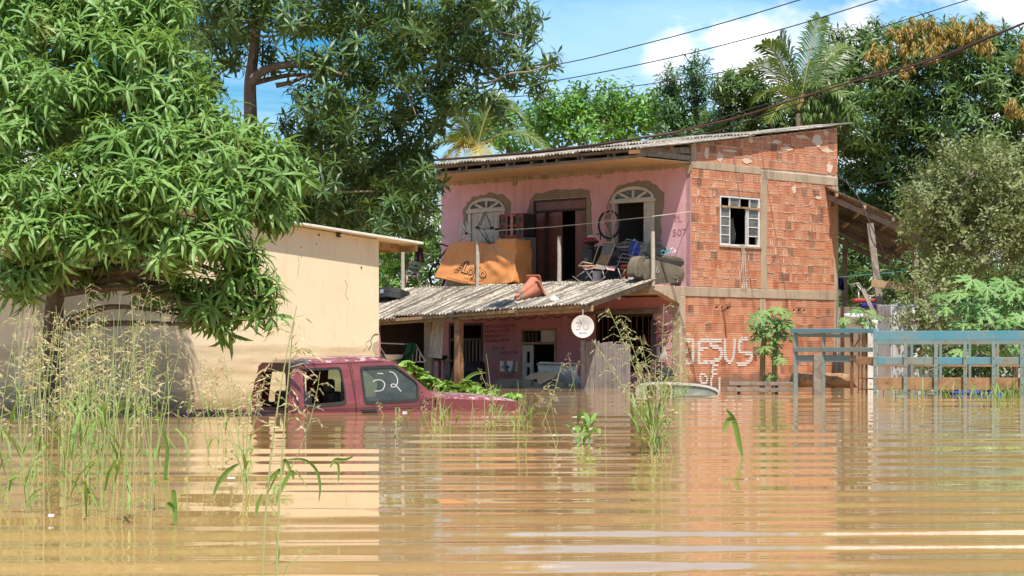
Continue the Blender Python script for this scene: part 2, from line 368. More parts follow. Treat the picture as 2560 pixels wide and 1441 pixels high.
M['blue_plastic'] = paint('blue translucent plastic', (0.018, 0.06, 0.36), (0.013, 0.045, 0.28), 0.25, 0.5, bump=0)
M['white_plastic'] = paint('white plastic', (0.72, 0.71, 0.69), (0.62, 0.60, 0.57), 0.45, 0.4)
M['lavender'] = paint('pale fridge enamel', (0.60, 0.61, 0.64), (0.50, 0.50, 0.52), 0.35, 0.5, grime=(0.35, 0.29, 0.22))
M['cyan'] = paint('turquoise plastic', (0.07, 0.42, 0.42), (0.06, 0.34, 0.35), 0.5)
M['wire'] = paint('black cable sheath', (0.03, 0.028, 0.028), (0.05, 0.045, 0.04), 0.6)
M['wire_red'] = paint('reddish cable sheath', (0.12, 0.045, 0.04), (0.07, 0.04, 0.035), 0.6)
M['wire_pale'] = paint('pale cord', (0.55, 0.50, 0.42), (0.45, 0.40, 0.34), 0.7)
M['pole'] = paint('limewashed pole', (0.50, 0.44, 0.35), (0.36, 0.31, 0.24), 0.8, scale=9, wear=(0.22, 0.18, 0.13), wear_at=0.6)
M['roof_edge'] = paint('white metal roof edge', (0.74, 0.70, 0.62), (0.62, 0.57, 0.48), 0.5, 0.4, scale=5)
M['dull_white'] = paint('silted white car paint', (0.46, 0.44, 0.40), (0.36, 0.33, 0.28), 0.5, 0.4, scale=5, grime=(0.26, 0.20, 0.13))
M['skin_print'] = paint('printed portrait tone', (0.25, 0.15, 0.11), (0.18, 0.11, 0.08), 0.6)
def truck_paint():
    t = NT('faded wine red car paint'); v = t.pos()
    col = t.ramp(t.noise(2.5, 6, 0.6, v), [(0.3, (0.205, 0.040, 0.043)), (0.7, (0.145, 0.028, 0.031))])
    nrm = t.node('ShaderNodeSeparateXYZ'); t.l.new(t.geo.outputs['Normal'], nrm.inputs[0])
    up = t.ramp(nrm.outputs['Z'], [(0.30, (0, 0, 0)), (0.7, (1, 1, 1))])
    peel = t.ramp(t.noise(7.5, 8, 0.72, v, 0.5), [(0.51, (0, 0, 0)), (0.56, (1, 1, 1))])       # lacquer peeled off by the sun where the panel lies flat
    col = t.mix(t.math('MULTIPLY', up, t.math('MULTIPLY', peel, 0.85)), col, (0.52, 0.36, 0.33))
    col = t.mix(t.ramp(t.noise(3, 5, 0.6, t.pos((1, 1, 2))), [(0.5, (0, 0, 0)), (0.75, (0.5,)*3)]), col, (0.30, 0.11, 0.09))
    t.bump(t.noise(40, 4, 0.6, v), 0.06, 0.004)
    m = t.fin(col, t.ramp(t.noise(5, 4, 0.6, v), [(0.3, (0.24,)*3), (0.7, (0.46,)*3)]), 0.5); t.p.inputs['Coat Weight'].default_value = 0.25; t.p.inputs['Coat Roughness'].default_value = 0.15
    return m
M['truck'] = truck_paint()
def glass(name, tint, dust, dustcol):
    t = NT(name); t.n.remove(t.p)
    tr = t.node('ShaderNodeBsdfTransparent'); tr.inputs[0].default_value = (*tint, 1)
    gl = t.node('ShaderNodeBsdfGlossy'); gl.inputs['Roughness'].default_value = 0.02
    df = t.node('ShaderNodeBsdfDiffuse')
    fr = t.node('ShaderNodeFresnel'); fr.inputs['IOR'].default_value = 1.5
    df.inputs[0].default_value = (*dustcol, 1)
    a = t.node('ShaderNodeMixShader'); t.l.new(fr.outputs[0], a.inputs[0]); t.l.new(tr.outputs[0], a.inputs[1]); t.l.new(gl.outputs[0], a.inputs[2])
    b = t.node('ShaderNodeMixShader'); k = t.ramp(t.noise(4, 6, 0.65, t.pos((1, 1, 1.6))), [(0.3, (dust*0.5,)*3), (0.75, (min(1, dust*1.5),)*3)])
    t.l.new(k, b.inputs[0]); t.l.new(a.outputs[0], b.inputs[1]); t.l.new(df.outputs[0], b.inputs[2]); t.l.new(b.outputs[0], t.out.inputs['Surface'])
    return t.m
M['glass_car'] = glass('dusty green car glass', (0.66, 0.76, 0.68), 0.13, (0.34, 0.37, 0.31))
M['glass_white_car'] = glass('silted car glass', (0.5, 0.6, 0.55), 0.65, (0.36, 0.42, 0.38))
M['glass_pane'] = glass('dull window pane', (0.45, 0.5, 0.5), 0.50, (0.26, 0.27, 0.26))
def bark(name, a, b):
    t = NT(name); v = t.pos((1, 1, 0.35))
    col = t.ramp(t.noise(9, 6, 0.65, v), [(0.3, a), (0.7, b)]); t.bump(t.noise(22, 6, 0.7, v), 0.6, 0.03)
    return t.fin(col, 0.9, 0.15)
M['bark'] = bark('mango bark', (0.20, 0.15, 0.11), (0.09, 0.068, 0.05))
M['bark_pale'] = bark('pale twig bark', (0.34, 0.29, 0.22), (0.20, 0.165, 0.12))
M['papaya_stem'] = bark('papaya stem', (0.30, 0.24, 0.14), (0.20, 0.16, 0.095))
def leaf(name, stops, transl=0.28, rough=0.42, spec=0.45):
    """leaf with its own tone per spray, a shiny upper side and light coming through"""
    t = NT(name); oi = t.node('ShaderNodeObjectInfo').outputs['Random']
    r = t.math('FRACT', t.math('ADD', t.attr('tint'), oi))
    col = t.ramp(r, stops)
    col = t.mix(t.ramp(t.noise(0.55, 3, 0.5), [(0.35, (0, 0, 0)), (0.7, (0.45,)*3)]), col, tuple(x*1.3 for x in stops[len(stops)//2][1][:3]))
    t.fin(col, rough, spec)
    tl = t.node('ShaderNodeBsdfTranslucent'); t.l.new(t.mix(0.5, col, (0.30, 0.36, 0.04), 'MIX'), tl.inputs[0])
    mx = t.node('ShaderNodeMixShader'); mx.inputs[0].default_value = transl
    t.l.new(t.p.outputs[0], mx.inputs[1]); t.l.new(tl.outputs[0], mx.inputs[2]); t.l.new(mx.outputs[0], t.out.inputs['Surface'])
    return t.m
M['leaf_near'] = leaf('fresh mango leaf', [(0.0, (0.095, 0.205, 0.038)), (0.45, (0.155, 0.295, 0.060)), (0.93, (0.225, 0.370, 0.095)), (0.97, (0.26, 0.30, 0.08)), (1.0, (0.24, 0.20, 0.06))], 0.36, 0.46, 0.42)
M['leaf_dark'] = leaf('old mango leaf', [(0.0, (0.030, 0.070, 0.018)), (0.55, (0.055, 0.110, 0.026)), (0.85, (0.085, 0.15, 0.035)), (1.0, (0.12, 0.15, 0.042))], 0.22)
M['leaf_back'] = leaf('deep green mango leaf', [(0.0, (0.050, 0.105, 0.026)), (0.6, (0.085, 0.160, 0.036)), (1.0, (0.135, 0.215, 0.052))], 0.2)
M['leaf_flush'] = leaf('copper young leaf', [(0.0, (0.33, 0.19, 0.045)), (0.5, (0.36, 0.24, 0.055)), (1.0, (0.25, 0.23, 0.045))], 0.3, 0.5)
M['leaf_lime'] = leaf('bright broad leaf', [(0.0, (0.065, 0.19, 0.022)), (0.5, (0.11, 0.26, 0.03)), (1.0, (0.16, 0.31, 0.04))], 0.28)
M['leaf_cone'] = leaf('blue green small leaf', [(0.0, (0.03, 0.085, 0.025)), (0.6, (0.055, 0.13, 0.034)), (1.0, (0.10, 0.19, 0.05))], 0.2)
M['leaf_olive'] = leaf('olive shrub leaf', [(0.0, (0.095, 0.125, 0.040)), (0.5, (0.17, 0.20, 0.070)), (1.0, (0.27, 0.29, 0.12))], 0.25, 0.5)
M['leaf_palm'] = leaf('palm leaflet', [(0.0, (0.060, 0.115, 0.020)), (0.6, (0.10, 0.165, 0.030)), (1.0, (0.17, 0.215, 0.045))], 0.3, 0.4)
M['leaf_palm_dry'] = leaf('yellowed palm leaflet', [(0.0, (0.34, 0.27, 0.07)), (1.0, (0.42, 0.34, 0.10))], 0.3, 0.5)
M['leaf_vine'] = leaf('vine leaf', [(0.0, (0.12, 0.26, 0.03)), (0.5, (0.20, 0.36, 0.05)), (1.0, (0.27, 0.42, 0.08))], 0.3, 0.5)
M['grass_blade'] = leaf('grass blade', [(0.0, (0.085, 0.20, 0.03)), (0.6, (0.15, 0.27, 0.045)), (1.0, (0.25, 0.31, 0.08))], 0.3, 0.5)
M['grass_stem'] = leaf('grass stem', [(0.0, (0.26, 0.36, 0.10)), (0.6, (0.38, 0.44, 0.16)), (1.0, (0.48, 0.44, 0.20))], 0.15, 0.5)
M['seed'] = leaf('ripe grass seed', [(0.0, (0.50, 0.43, 0.24)), (0.5, (0.60, 0.52, 0.31)), (0.85, (0.50, 0.35, 0.22)), (1.0, (0.40, 0.42, 0.16))], 0.25, 0.6, 0.2)
def papaya():
    t = NT('papaya leaf'); k = t.attr('tint')
    oi = t.node('ShaderNodeObjectInfo').outputs['Random']
    base = t.ramp(oi, [(0.0, (0.075, 0.185, 0.035)), (0.6, (0.125, 0.26, 0.06)), (1.0, (0.17, 0.30, 0.085))])
    col = t.mix(t.ramp(k, [(0.72, (0, 0, 0)), (0.97, (0.8,)*3)]), base, (0.36, 0.46, 0.20))       # pale ribs
    t.fin(col, 0.55, 0.3)
    tl = t.node('ShaderNodeBsdfTranslucent'); t.l.new(col, tl.inputs[0]); mx = t.node('ShaderNodeMixShader'); mx.inputs[0].default_value = 0.25
    t.l.new(t.p.outputs[0], mx.inputs[1]); t.l.new(tl.outputs[0], mx.inputs[2]); t.l.new(mx.outputs[0], t.out.inputs['Surface'])
    return t.m
M['papaya'] = papaya()

# ------------------------------------------------------------------ water and ground
def water():
    t = NT('silty flood water'); v = t.pos()
    col = t.ramp(t.noise(0.35, 4, 0.6, t.pos((0.4, 1, 1))), [(0.3, (0.44, 0.262, 0.108)), (0.7, (0.39, 0.225, 0.088))])
    fine = t.noise(26, 4, 0.6, t.pos((0.45, 1, 1))); patch = t.ramp(t.noise(0.7, 4, 0.6, t.pos((0.5, 1, 1))), [(0.45, (0.05,)*3), (0.70, (1,)*3)])
    t.bump(t.math('MULTIPLY', fine, patch), 0.05, 0.012)
    t.fin(col, 0.015, 0.5); t.p.inputs['IOR'].default_value = 1.26
    return t.m
M['water'] = water()
def flood():
    ys = [5.0]
    while ys[-1] < 78: ys.append(ys[-1]+0.035+0.0012*(ys[-1]-5))
    ys = np.array(ys); xs = np.linspace(-34, 34, 240)
    X, Y = np.meshgrid(xs, ys); Z = np.zeros_like(X)
    # a passing boat's wake: the long waves have run ahead, so the ripples lengthen with distance from the eye
    r = np.random.default_rng(11); lnY = np.log(Y)
    calm = 0.62+0.38*np.sin(X*0.21+Y*0.07+0.6)*np.cos(Y*0.13-X*0.09)
    for c, sl, k in ((0.082, 0.044, 2), (0.060, 0.018, 2), (0.041, 0.006, 2), (0.135, 0.012, 2)):
        for _ in range(k):
            cc_ = c*r.uniform(0.94, 1.07); lam = cc_*Y; wob = 0.95*np.sin(X*r.uniform(0.2, 0.5)*12/(Y*0.3+8)+r.uniform(0, 6))+0.55*np.sin(X*r.uniform(0.7, 1.4)*12/(Y*0.3+8)+Y*0.15+r.uniform(0, 6))
            th = r.normal(0, 0.30); slope = sl*r.uniform(0.7, 1.0)*(0.30+0.70*np.exp(-np.maximum(Y-10, 0)/14.0)); Z += slope*lam/(2*np.pi)*np.sin(2*np.pi/cc_*lnY+th*X*6/Y+r.uniform(0, 6.28)+wob)
    for lam, sl in ((0.34, 0.008), (0.21, 0.007), (0.55, 0.007)):
        for _ in range(3):
            l = lam*r.uniform(0.85, 1.2); th = r.normal(0, 0.7); kk = 2*np.pi/l; Z += sl/kk*np.exp(-np.maximum(Y-8, 0)/9.0)*(0.5+0.5*np.sin(X*0.6+Y*0.4+r.uniform(0, 6)))*np.sin(kk*(Y*np.cos(th)+X*np.sin(th))+r.uniform(0, 6))
    Z *= calm
    nx, ny = len(xs), len(ys)
    edge = np.minimum(1, (34-np.abs(X))/3)*np.minimum(1, (78.5-Y)/5)*np.minimum(1, (Y-5)/0.5+0.0); Z *= np.clip(edge, 0, 1)
    vs_ = np.stack([X, Y, Z], -1).reshape(-1, 3); idx = np.arange(nx*ny).reshape(ny, nx)
    q = np.stack([idx[:-1, :-1], idx[:-1, 1:], idx[1:, 1:], idx[1:, :-1]], -1).reshape(-1, 4)
    y1 = float(ys[-1]); b = len(vs_)
    far = [(-400, y1, 0), (400, y1, 0), (400, 700, 0), (-400, 700, 0), (-400, -60, 0), (400, -60, 0), (400, 5, 0), (-400, 5, 0), (-34, 5, 0), (-34, y1, 0), (34, 5, 0), (34, y1, 0)]
    quads = np.array([(0, 1, 2, 3), (4, 5, 6, 7), (7, 8, 9, 0), (10, 6, 1, 11)])+b
    me = bpy.data.meshes.new('flood_water'); allv = np.concatenate([vs_, np.array(far)]); allq = np.concatenate([q, quads])
    me.vertices.add(len(allv)); me.vertices.foreach_set('co', allv.astype(np.float32).ravel())
    me.loops.add(allq.size); me.loops.foreach_set('vertex_index', allq.ravel().astype(np.int32))
    me.polygons.add(len(allq)); me.polygons.foreach_set('loop_start', np.arange(0, allq.size, 4, dtype=np.int32)); me.polygons.foreach_set('loop_total', np.full(len(allq), 4, np.int32))
    me.polygons.foreach_set('use_smooth', [True]*len(allq)); me.update(calc_edges=True); me.validate(); me.materials.append(M['water'])
    o = bpy.data.objects.new('flood_water', me); C.objects.link(o); o['kind'] = 'structure'
flood()
M['mud'] = paint('river mud', (0.17, 0.105, 0.055), (0.12, 0.075, 0.04), 0.9)
g = MB().grid(lambda u, v: ((u-0.5)*900, -80+v*1400, -1.7+0.12*noise.noise(((u*9), v*14, 0))), 30, 40).build('ground', M['mud'], smooth=True); g['kind'] = 'structure'
# ------------------------------------------------------------------ the two storey house
TH = math.atan2(0.717, 0.697); O = Vector((4.107, 49.5, 0.0)); HF = Fr(O, TH)     # local x runs back along the brick side, y along the pink front, away from the street corner
house = thing('two_storey_house', 'two storey house with pink plaster front and bare brick side wall', 'house', O, TH)
def U(px, py, c=0.0): p = HF.x(px, py, c); return p.y, p.z        # sight line on the front plane
def B(px, py, c=0.0): p = HF.y(px, py, c); return p.x, p.z        # sight line on the brick plane
LEN, DEP, LX = 8.25, 5.70, -0.42            # front length, depth, lower storey stands this far forward
ZS, ZB = 2.31, 2.09                          # balcony floor top and bottom
def roof_z(x): return 5.63+0.14*x
fx = lambda a, b, d: (d, a, b)               # front plates: (t, z, depth) -> local
fy = lambda a, b, d: (a, d, b)               # side plates
def rect(a0, b0, a1, b1): return [(a0, b0), (a1, b0), (a1, b1), (a0, b1)]
def arch(t, hw, z0, z1, rise, n=14):
    return [(t-hw, z0), (t+hw, z0)]+[(t+hw*cos(pi*k/n), z1+rise*sin(pi*k/n)) for k in range(n+1)]

# upper front: openings measured on the photograph
wl0, wz = U(1171, 528.5); wl1, _ = U(1263, 522.5); WLc, WLh = (wl0+wl1)/2, abs(wl0-wl1)/2-0.05
_, wla = U(1219.7, 497.3); WLr = wla-wz-0.02
wr0, wzr = U(1530, 504.7); wr1, _ = U(1637, 497.3); WRc, WRh = (wr0+wr1)/2, abs(wr0-wr1)/2-0.05
_, wra = U(1583.5, 469); WRr = wra-wzr-0.02
d0, dz0 = U(1331, 502); d1, dz1 = U(1466, 493); DT0, DT1, DZ = min(d0, d1), max(d0, d1), (dz0+dz1)/2
_, wbz = U(1590, 614)
holes = [arch(WLc, WLh, wbz, wz, WLr), arch(WRc, WRh, wbz, wzr, WRr), rect(DT0, ZS+0.01, DT1, DZ)]
MB().plate(rect(0.015, ZS, LEN, 5.16), holes, 0.0, 0.17, fx).build('front_wall', M['pink'], house)
MB().plate(rect(0.22, 5.16, LEN, roof_z(0.1)-0.06), [], 0.012, 0.15, fx).build('front_gable', M['concrete'], house)
# ragged bare band under the soffit
top = [(0.1, 5.165), (LEN, 5.165)]; low = rough_line([(LEN, 5.05), (0.1, 5.05)], 0.07, 0.028, False, 3)
MB().plate(top+low, [], -0.012, 0.001, fx).build('bare_band', M['concrete'], house)
# raw cement patched round the openings
def patch(pts, holes_, seed, amp=0.03):
    MB().plate(rough_line([U(*p) for p in pts], 0.09, amp, True, seed), holes_, -0.008, 0.001, fx).build('cement_patch', M['cement'], house)
patch([(1177, 606), (1160, 575), (1157, 532), (1168, 506), (1188, 492), (1222, 483), (1258, 487), (1277, 508), (1276, 535), (1285, 606)], [arch(WLc, WLh+0.02, wbz+0.03, wz, WLr+0.02)], 1)
patch([(1312, 604), (1311, 560), (1325, 505), (1338, 483), (1380, 477), (1440, 473), (1476, 478), (1479, 510), (1481, 560), (1482, 604), (1475, 690), (1464, 701), (1331, 701), (1318, 690)], [rect(DT0-0.01, ZS+0.03, DT1+0.01, DZ+0.01)], 2)
patch([(1518, 606), (1512, 560), (1522, 500), (1541, 468), (1570, 457), (1612, 451), (1640, 462), (1662, 482), (1660, 520), (1651, 560), (1655, 606)], [arch(WRc, WRh+0.02, wbz+0.03, wzr, WRr+0.02)], 3)
for px, py in ((1288, 456), (1497, 438), (1723, 424)):            # broken putlog holes
    t, z = U(px, py); MB().plate(rough_line([(t-0.1, z+0.12), (t+0.1, z+0.12), (t+0.07, z-0.07), (t-0.05, z-0.09)], 0.06, 0.02, True, px), [], -0.03, 0.001, fx).build('broken_plaster', M['concrete'], house)

def arch_window(c, hw, z0, z1, rise, open_left):
    w = MB(); ow = [(c+(hw+0.045)*cos(pi*k/18), z1+(rise+0.045)*sin(pi*k/18)) for k in range(19)]; iw = [(c+(hw-0.035)*cos(pi*k/18), z1+0.05+(rise-0.085)*sin(pi*k/18)) for k in range(19)]
    w.plate(ow, [iw], -0.035, 0.05, fx)
    fr = w.build('arched_window', M['white_paint'], house, bevel=0.004)
    MB().b2((-0.05, c-hw-0.09, z1-0.055), (0.055, c+hw+0.09, z1+0.012)).build('transom_bar', M['white_paint'], fr, bevel=0.006)
    for k in (1, 2, 3):
        a = pi*k/4; e = Vector((0.005, c+(hw-0.03)*cos(a), z1+0.03+(rise-0.07)*sin(a)))
        MB().beam((0.005, c+0.05*cos(a), z1+0.01), e, 0.06, 0.045, (1, 0, 0)).build('spoke', M['white_paint'], fr)
    MB().plate([(c+(hw-0.02)*cos(pi*k/18), z1+0.02+(rise-0.05)*sin(pi*k/18)) for k in range(19)], [], 0.03, 0.036, fx).build('pane', M['glass_pane'], fr)
    for s_ in (-1, 1):
        MB().b2((-0.02, c+s_*(hw-0.0)-0.045, z0), (0.06, c+s_*(hw-0.0)+0.045, z1-0.056)).build('jamb', M['white_paint'], fr)
    MB().b2((-0.09, c-hw-0.06, z0-0.05), (0.10, c+hw+0.06, z0)).build('sill', M['white_paint'], fr)
    return fr
def shutter(t0, t1, z0, z1, x, name='shutter', mat='white_paint', rows=2):
    s_ = MB().b2((x, t0, z0), (x+0.035, t1, z1)); ob = s_.build(name, M[mat], house, bevel=0.004)
    w = (t1-t0); h = (z1-z0)/rows
    for r in range(rows):
        for k in ((0,) if w < 0.45 else (0, 1)):
            n = 1 if w < 0.45 else 2; a0 = t0+0.055+k*(w/n); a1 = t0+(k+1)*(w/n)-0.055; b0 = z0+r*h+0.07; b1 = z0+(r+1)*h-0.06
            q = MB(); q.plate(rect(a0, b0, a1, b1), [rect(a0+0.03, b0+0.03, a1-0.03, b1-0.03)], x-0.012, x+0.001, fx)
            q.b2((x-0.010, a0+0.05, b0+0.05), (x+0.001, a1-0.05, b1-0.05)); q.build('raised_panel', M[mat], ob)
    return ob
arch_window(WLc, WLh, wbz, wz, WLr, False); arch_window(WRc, WRh, wbz, wzr, WRr, True)
shutter(WLc-0.02, WLc+WLh-0.05, wbz, wz-0.06, 0.02); shutter(WLc-WLh+0.05, WLc-0.03, wbz, wz-0.06, 0.02)
ta, _ = U(1607, 550); tb, _ = U(1634, 550); shutter(min(ta, tb), max(ta, tb)-0.0, wbz+0.02, wzr-0.06, 0.03)
# brown double door with a panelled transom
df = MB().plate(rect(DT0, ZS+0.02, DT1, DZ), [rect(DT0+0.06, ZS+0.03, DT1-0.06, DZ-0.30), rect(DT0+0.06, DZ-0.25, DT1-0.06, DZ-0.05)], 0.03, 0.12, fx).build('door', M['dark_frame'], house, bevel=0.004)
MB().b2((0.055, DT0+0.06, DZ-0.25), (0.08, DT1-0.06, DZ-0.05)).build('transom_panel', M['brown_door'], df)
def door_leaf(t0, t1, x, ang=0.0, hinge=None):
    o = MB().b2((0, 0, 0), (0.04, t1-t0, DZ-0.31-ZS-0.03)); w = t1-t0; H = DZ-0.34-ZS
    for k in range(3):
        o.b2((-0.014, 0.07, 0.12+k*H/3), (0.001, w-0.07, H/3*(k+1)-0.05)); o.b2((-0.022, 0.11, 0.17+k*H/3), (-0.013, w-0.11, H/3*(k+1)-0.10))
    ob = o.build('door_leaf', M['brown_door'], df, bevel=0.004); ob.location = (x, t0, ZS+0.03); ob.rotation_euler = (0, 0, ang); return ob
tA, _ = U(1364, 560); tB, _ = U(1403, 560); tC, _ = U(1434, 560)
door_leaf(tA, DT1-0.06, 0.06); door_leaf(tB+0.01, tA-0.02, 0.03, -0.10); door_leaf(DT0+0.06, tC, 0.06)
MB().b2((-0.02, tA-0.02, ZS+0.02), (0.06, tA+0.02, DZ-0.29)).build('door_post', M['dark_frame'], df)
# pencilled number and old nailed marks on the front
def wall_text(s, px0, py0, px1, h, mat, c, parent, name='lettering', offset=0.0, shear=0.0, lift=0.005):
    """painted on the front plane x = c; left end and baseline at (px0, py0), right end at px1, capital height h pixels"""
    v, f, w = text_geo(s, offset, shear); a = HF.x(px0, py0, c); b = HF.x(px1, py0-(px1-px0)*0.055, c); up = (HF.x(px0, py0-h, c).z-a.z)/0.70
    vs_ = [(c-lift, a.y+(b.y-a.y)*p[0], a.z+(b.z-a.z)*p[0]+p[1]*up) for p in v]
    return MB().add(vs_, f).build(name, M[mat], parent, fix=False)
wall_text('TL', 1683, 556, 1705, 14, 'pencil', 0.0, house); wall_text('507', 1682, 591, 1717, 17, 'pencil', 0.0, house)

# brick side wall ------------------------------------------------------------------
bw = MB(); s_col, s_col1 = B(1902, 600)[0], B(1917, 600)[0]; s_r = B(2085, 600)[0]; s_l0 = LX
w0, wz1 = B(1800, 488); w1, _ = B(1900, 497); _, wz0 = B(1799, 614); BW = (w0, wz0, w1, wz1)
vent = []
for a, y0, y1 in ((1785, 761, 777), (1979, 768, 784)):
    p, z1_ = B(a, y0); _, z0_ = B(a, y1); vent.append((p, z0_, p+0.62, z1_))
holes_ = [rect(*BW)]+[rect(*v) for v in vent]
outline = [(LX+0.02, -1.7), (DEP, -1.7), (DEP, roof_z(DEP)-0.05), (0.0, roof_z(0)-0.05), (0.0, ZS), (LX+0.02, ZS)]
brick_wall = MB().plate(outline, holes_, 0.016, 0.15, fy).build('brick_wall', M['mortar'], house)
UB0, UB1 = 5.03, 5.20                      # upper ring beam
def prof(h, ridges=4, g=0.010, d=0.011):
    out = []; p = h/ridges
    for k in range(ridges):
        z0 = -h/2+k*p; out += [(z0+(g/2 if k else 0), 0), (z0+p-(g/2 if k < ridges-1 else 0), 0)]
        if k < ridges-1: out.append((z0+p, d))
    return out
def brick_geo(w, h, ridges):
    pr = prof(h, ridges)+[(h/2, 0.07), (-h/2, 0.07)]; n = len(pr)
    v = [(-w/2, d, z) for z, d in pr]+[(w/2, d, z) for z, d in pr]
    f = [(i, (i+1) % n, n+(i+1) % n, n+i) for i in range(n)]+[tuple(range(n))[::-1], tuple(range(n, 2*n))]
    return v, f
BH = 0.190; WID = (0.10, 0.15, 0.20, 0.235); brick_mesh = {}
for w in WID:
    for rg in (3, 4):
        v, f = brick_geo(w, BH, rg); me = bpy.data.meshes.new('brick'); me.from_pydata(v, [], f)
        bm = bmesh.new(); bm.from_mesh(me); bmesh.ops.recalc_face_normals(bm, faces=bm.faces); bm.to_mesh(me); bm.free(); me.materials.append(M['brick']); brick_mesh[(w, rg)] = me
bricks = []
def lay(s0, s1, z0, z1, course, top_fn=None, low=False, seed=0):
    """courses of bricks, cut to fit round the openings"""
    r = random.Random(seed); zb_ = z0
    while zb_ < z1-0.04:
        zt_ = min(zb_+course, z1); wob = r.uniform(-0.005, 0.005); cuts = [(s0, s1, zb_, zt_)]
        for (a0, b0, a1, b1) in [BW]+vent:
            if b1 <= zb_+0.01 or b0 >= zt_-0.01: continue
            new = []
            for (c0, c1, e0, e1) in cuts:
                if a1 <= c0 or a0 >= c1: new.append((c0, c1, e0, e1)); continue
                if a0 > c0: new.append((c0, a0-0.004, e0, e1))
                if a1 < c1: new.append((a1+0.004, c1, e0, e1))
                if b1 < e1-0.03: new.append((max(a0, c0), min(a1, c1), b1+0.006, e1))
                if b0 > e0+0.03: new.append((max(a0, c0), min(a1, c1), e0, b0-0.004))
            cuts = new
        for (c0, c1, e0, e1) in cuts:
            s_ = c0+0.004
            while s_ < c1-0.02:
                w = r.choices(WID, (0.14, 0.2, 0.5, 0.3))[0]; sx = 1.0
                if s_+w > c1-0.05: sx = (c1-0.004-s_)/w
                zt = min(e1, top_fn(s_)-0.06) if top_fn else e1; hh = (zt-e0-0.013)/BH
                if hh > 0.12 and sx > 0.1: bricks.append((s_+w*sx/2, e0+0.006+hh*BH/2, w, hh, wob+0.005*sin(s_*2.1+e0), r.uniform(-0.004, 0.005), r.uniform(-0.010, 0.010), 4 if low else r.choice((3, 4)), r.random(), sx))
                s_ += w*sx+(r.uniform(0.006, 0.014) if not low else 0.005)
        zb_ += course
lay(0.01, s_col, ZS+0.02, UB0, 0.2085, seed=1); lay(s_col1, s_r, ZS+0.0, UB0, 0.2085, seed=2)
lay(0.2, DEP-0.02, UB1, 6.6, 0.2085, roof_z, seed=3)
lay(LX+0.2, s_col-0.02, -0.32, ZB, 0.2005, low=True, seed=4); lay(s_col1-0.02, s_r, -0.32, ZB, 0.2005, low=True, seed=5)
bricks.sort(key=lambda b: b[0]+(3 if b[1] < 0.1 else 0))
rest = MB(); rest.a = []
for i, (cs, z, w, hh, wob, dy, tilt, rg, tn, sx) in enumerate(bricks):
    Mx = Matrix.Translation((cs, dy, z+wob)) @ Matrix.Rotation(tilt, 4, 'Y') @ Matrix.Diagonal((sx, 1, hh, 1))
    if i < 300:
        ob = bpy.data.objects.new('brick', brick_mesh[(w, rg)]); C.objects.link(ob); ob.parent = brick_wall; ob.matrix_local = Mx
    else:
        v, f = brick_geo(w, BH, rg); rest.add([Mx @ Vector(p) for p in v], f); rest.a += [tn]*len(v)
rest.build('brickwork', M['brick_rest'], brick_wall, kind='stuff')
# mortar squeezed out of the joints
mo = MB(); r_ = random.Random(5)
def squeeze(s0, s1, z, dens):
    s_ = s0
    while s_ < s1-0.05:
        L = r_.uniform(0.06, 0.34); e = min(s1, s_+L)
        if r_.random() < dens and not any(a0-0.02 < e and s_ < a1+0.02 and b0-0.02 < z < b1+0.02 for a0, b0, a1, b1 in [BW]+vent):
            n = max(2, int((e-s_)/0.035)); up_, dn_ = [], []
            for k in range(n+1):
                a = s_+(e-s_)*k/n; taper = 0.25 if k in (0, n) else 1
                up_.append((a, z+taper*r_.uniform(0.002, 0.009))); dn_.append((a, z-taper*r_.uniform(0.002, 0.013)))
            mo.plate(up_+dn_[::-1], [], -0.005-r_.uniform(0, 0.003), 0.012, fy)
        s_ = e+r_.uniform(0.0, 0.05)
def joints(s0, s1, z0, z1, c, dens, ver):
    z = z0
    while z < z1-0.05:
        squeeze(s0, s1, z-0.008, dens)
        for _ in range(int((s1-s0)*ver)):
            s_ = r_.uniform(s0, s1)
            if not any(a0-0.05 < s_ < a1+0.05 and b0-0.15 < z+0.1 < b1+0.05 for a0, b0, a1, b1 in [BW]+vent):
                w = r_.uniform(0.004, 0.009); h = r_.uniform(0.07, 0.16); mo.plate(rough_line([(s_-w, z+0.015), (s_+w, z+0.02), (s_+w, z+h), (s_-w, z+h)], 0.05, 0.004, True, int(s_*999)), [], -0.007, 0.012, fy)
        z += c
joints(0.02, s_col, ZS+0.02+0.2085, UB0, 0.2085, 0.8, 2.2); joints(s_col1, s_r, ZS+0.2085, UB0, 0.2085, 0.85, 2.4)
z = UB1+0.2085
while z < 6.3:
    s0_ = max(0.2, (z+0.1-5.63)/0.14); squeeze(s0_, DEP-0.05, z-0.008, 0.75); z += 0.2085
joints(LX+0.2, s_col-0.02, 0.08+0.2005*6, ZB, 0.2005, 0.12, 0.3); joints(s_col1, s_r, 0.08+0.2005*6, ZB, 0.2005, 0.15, 0.3)
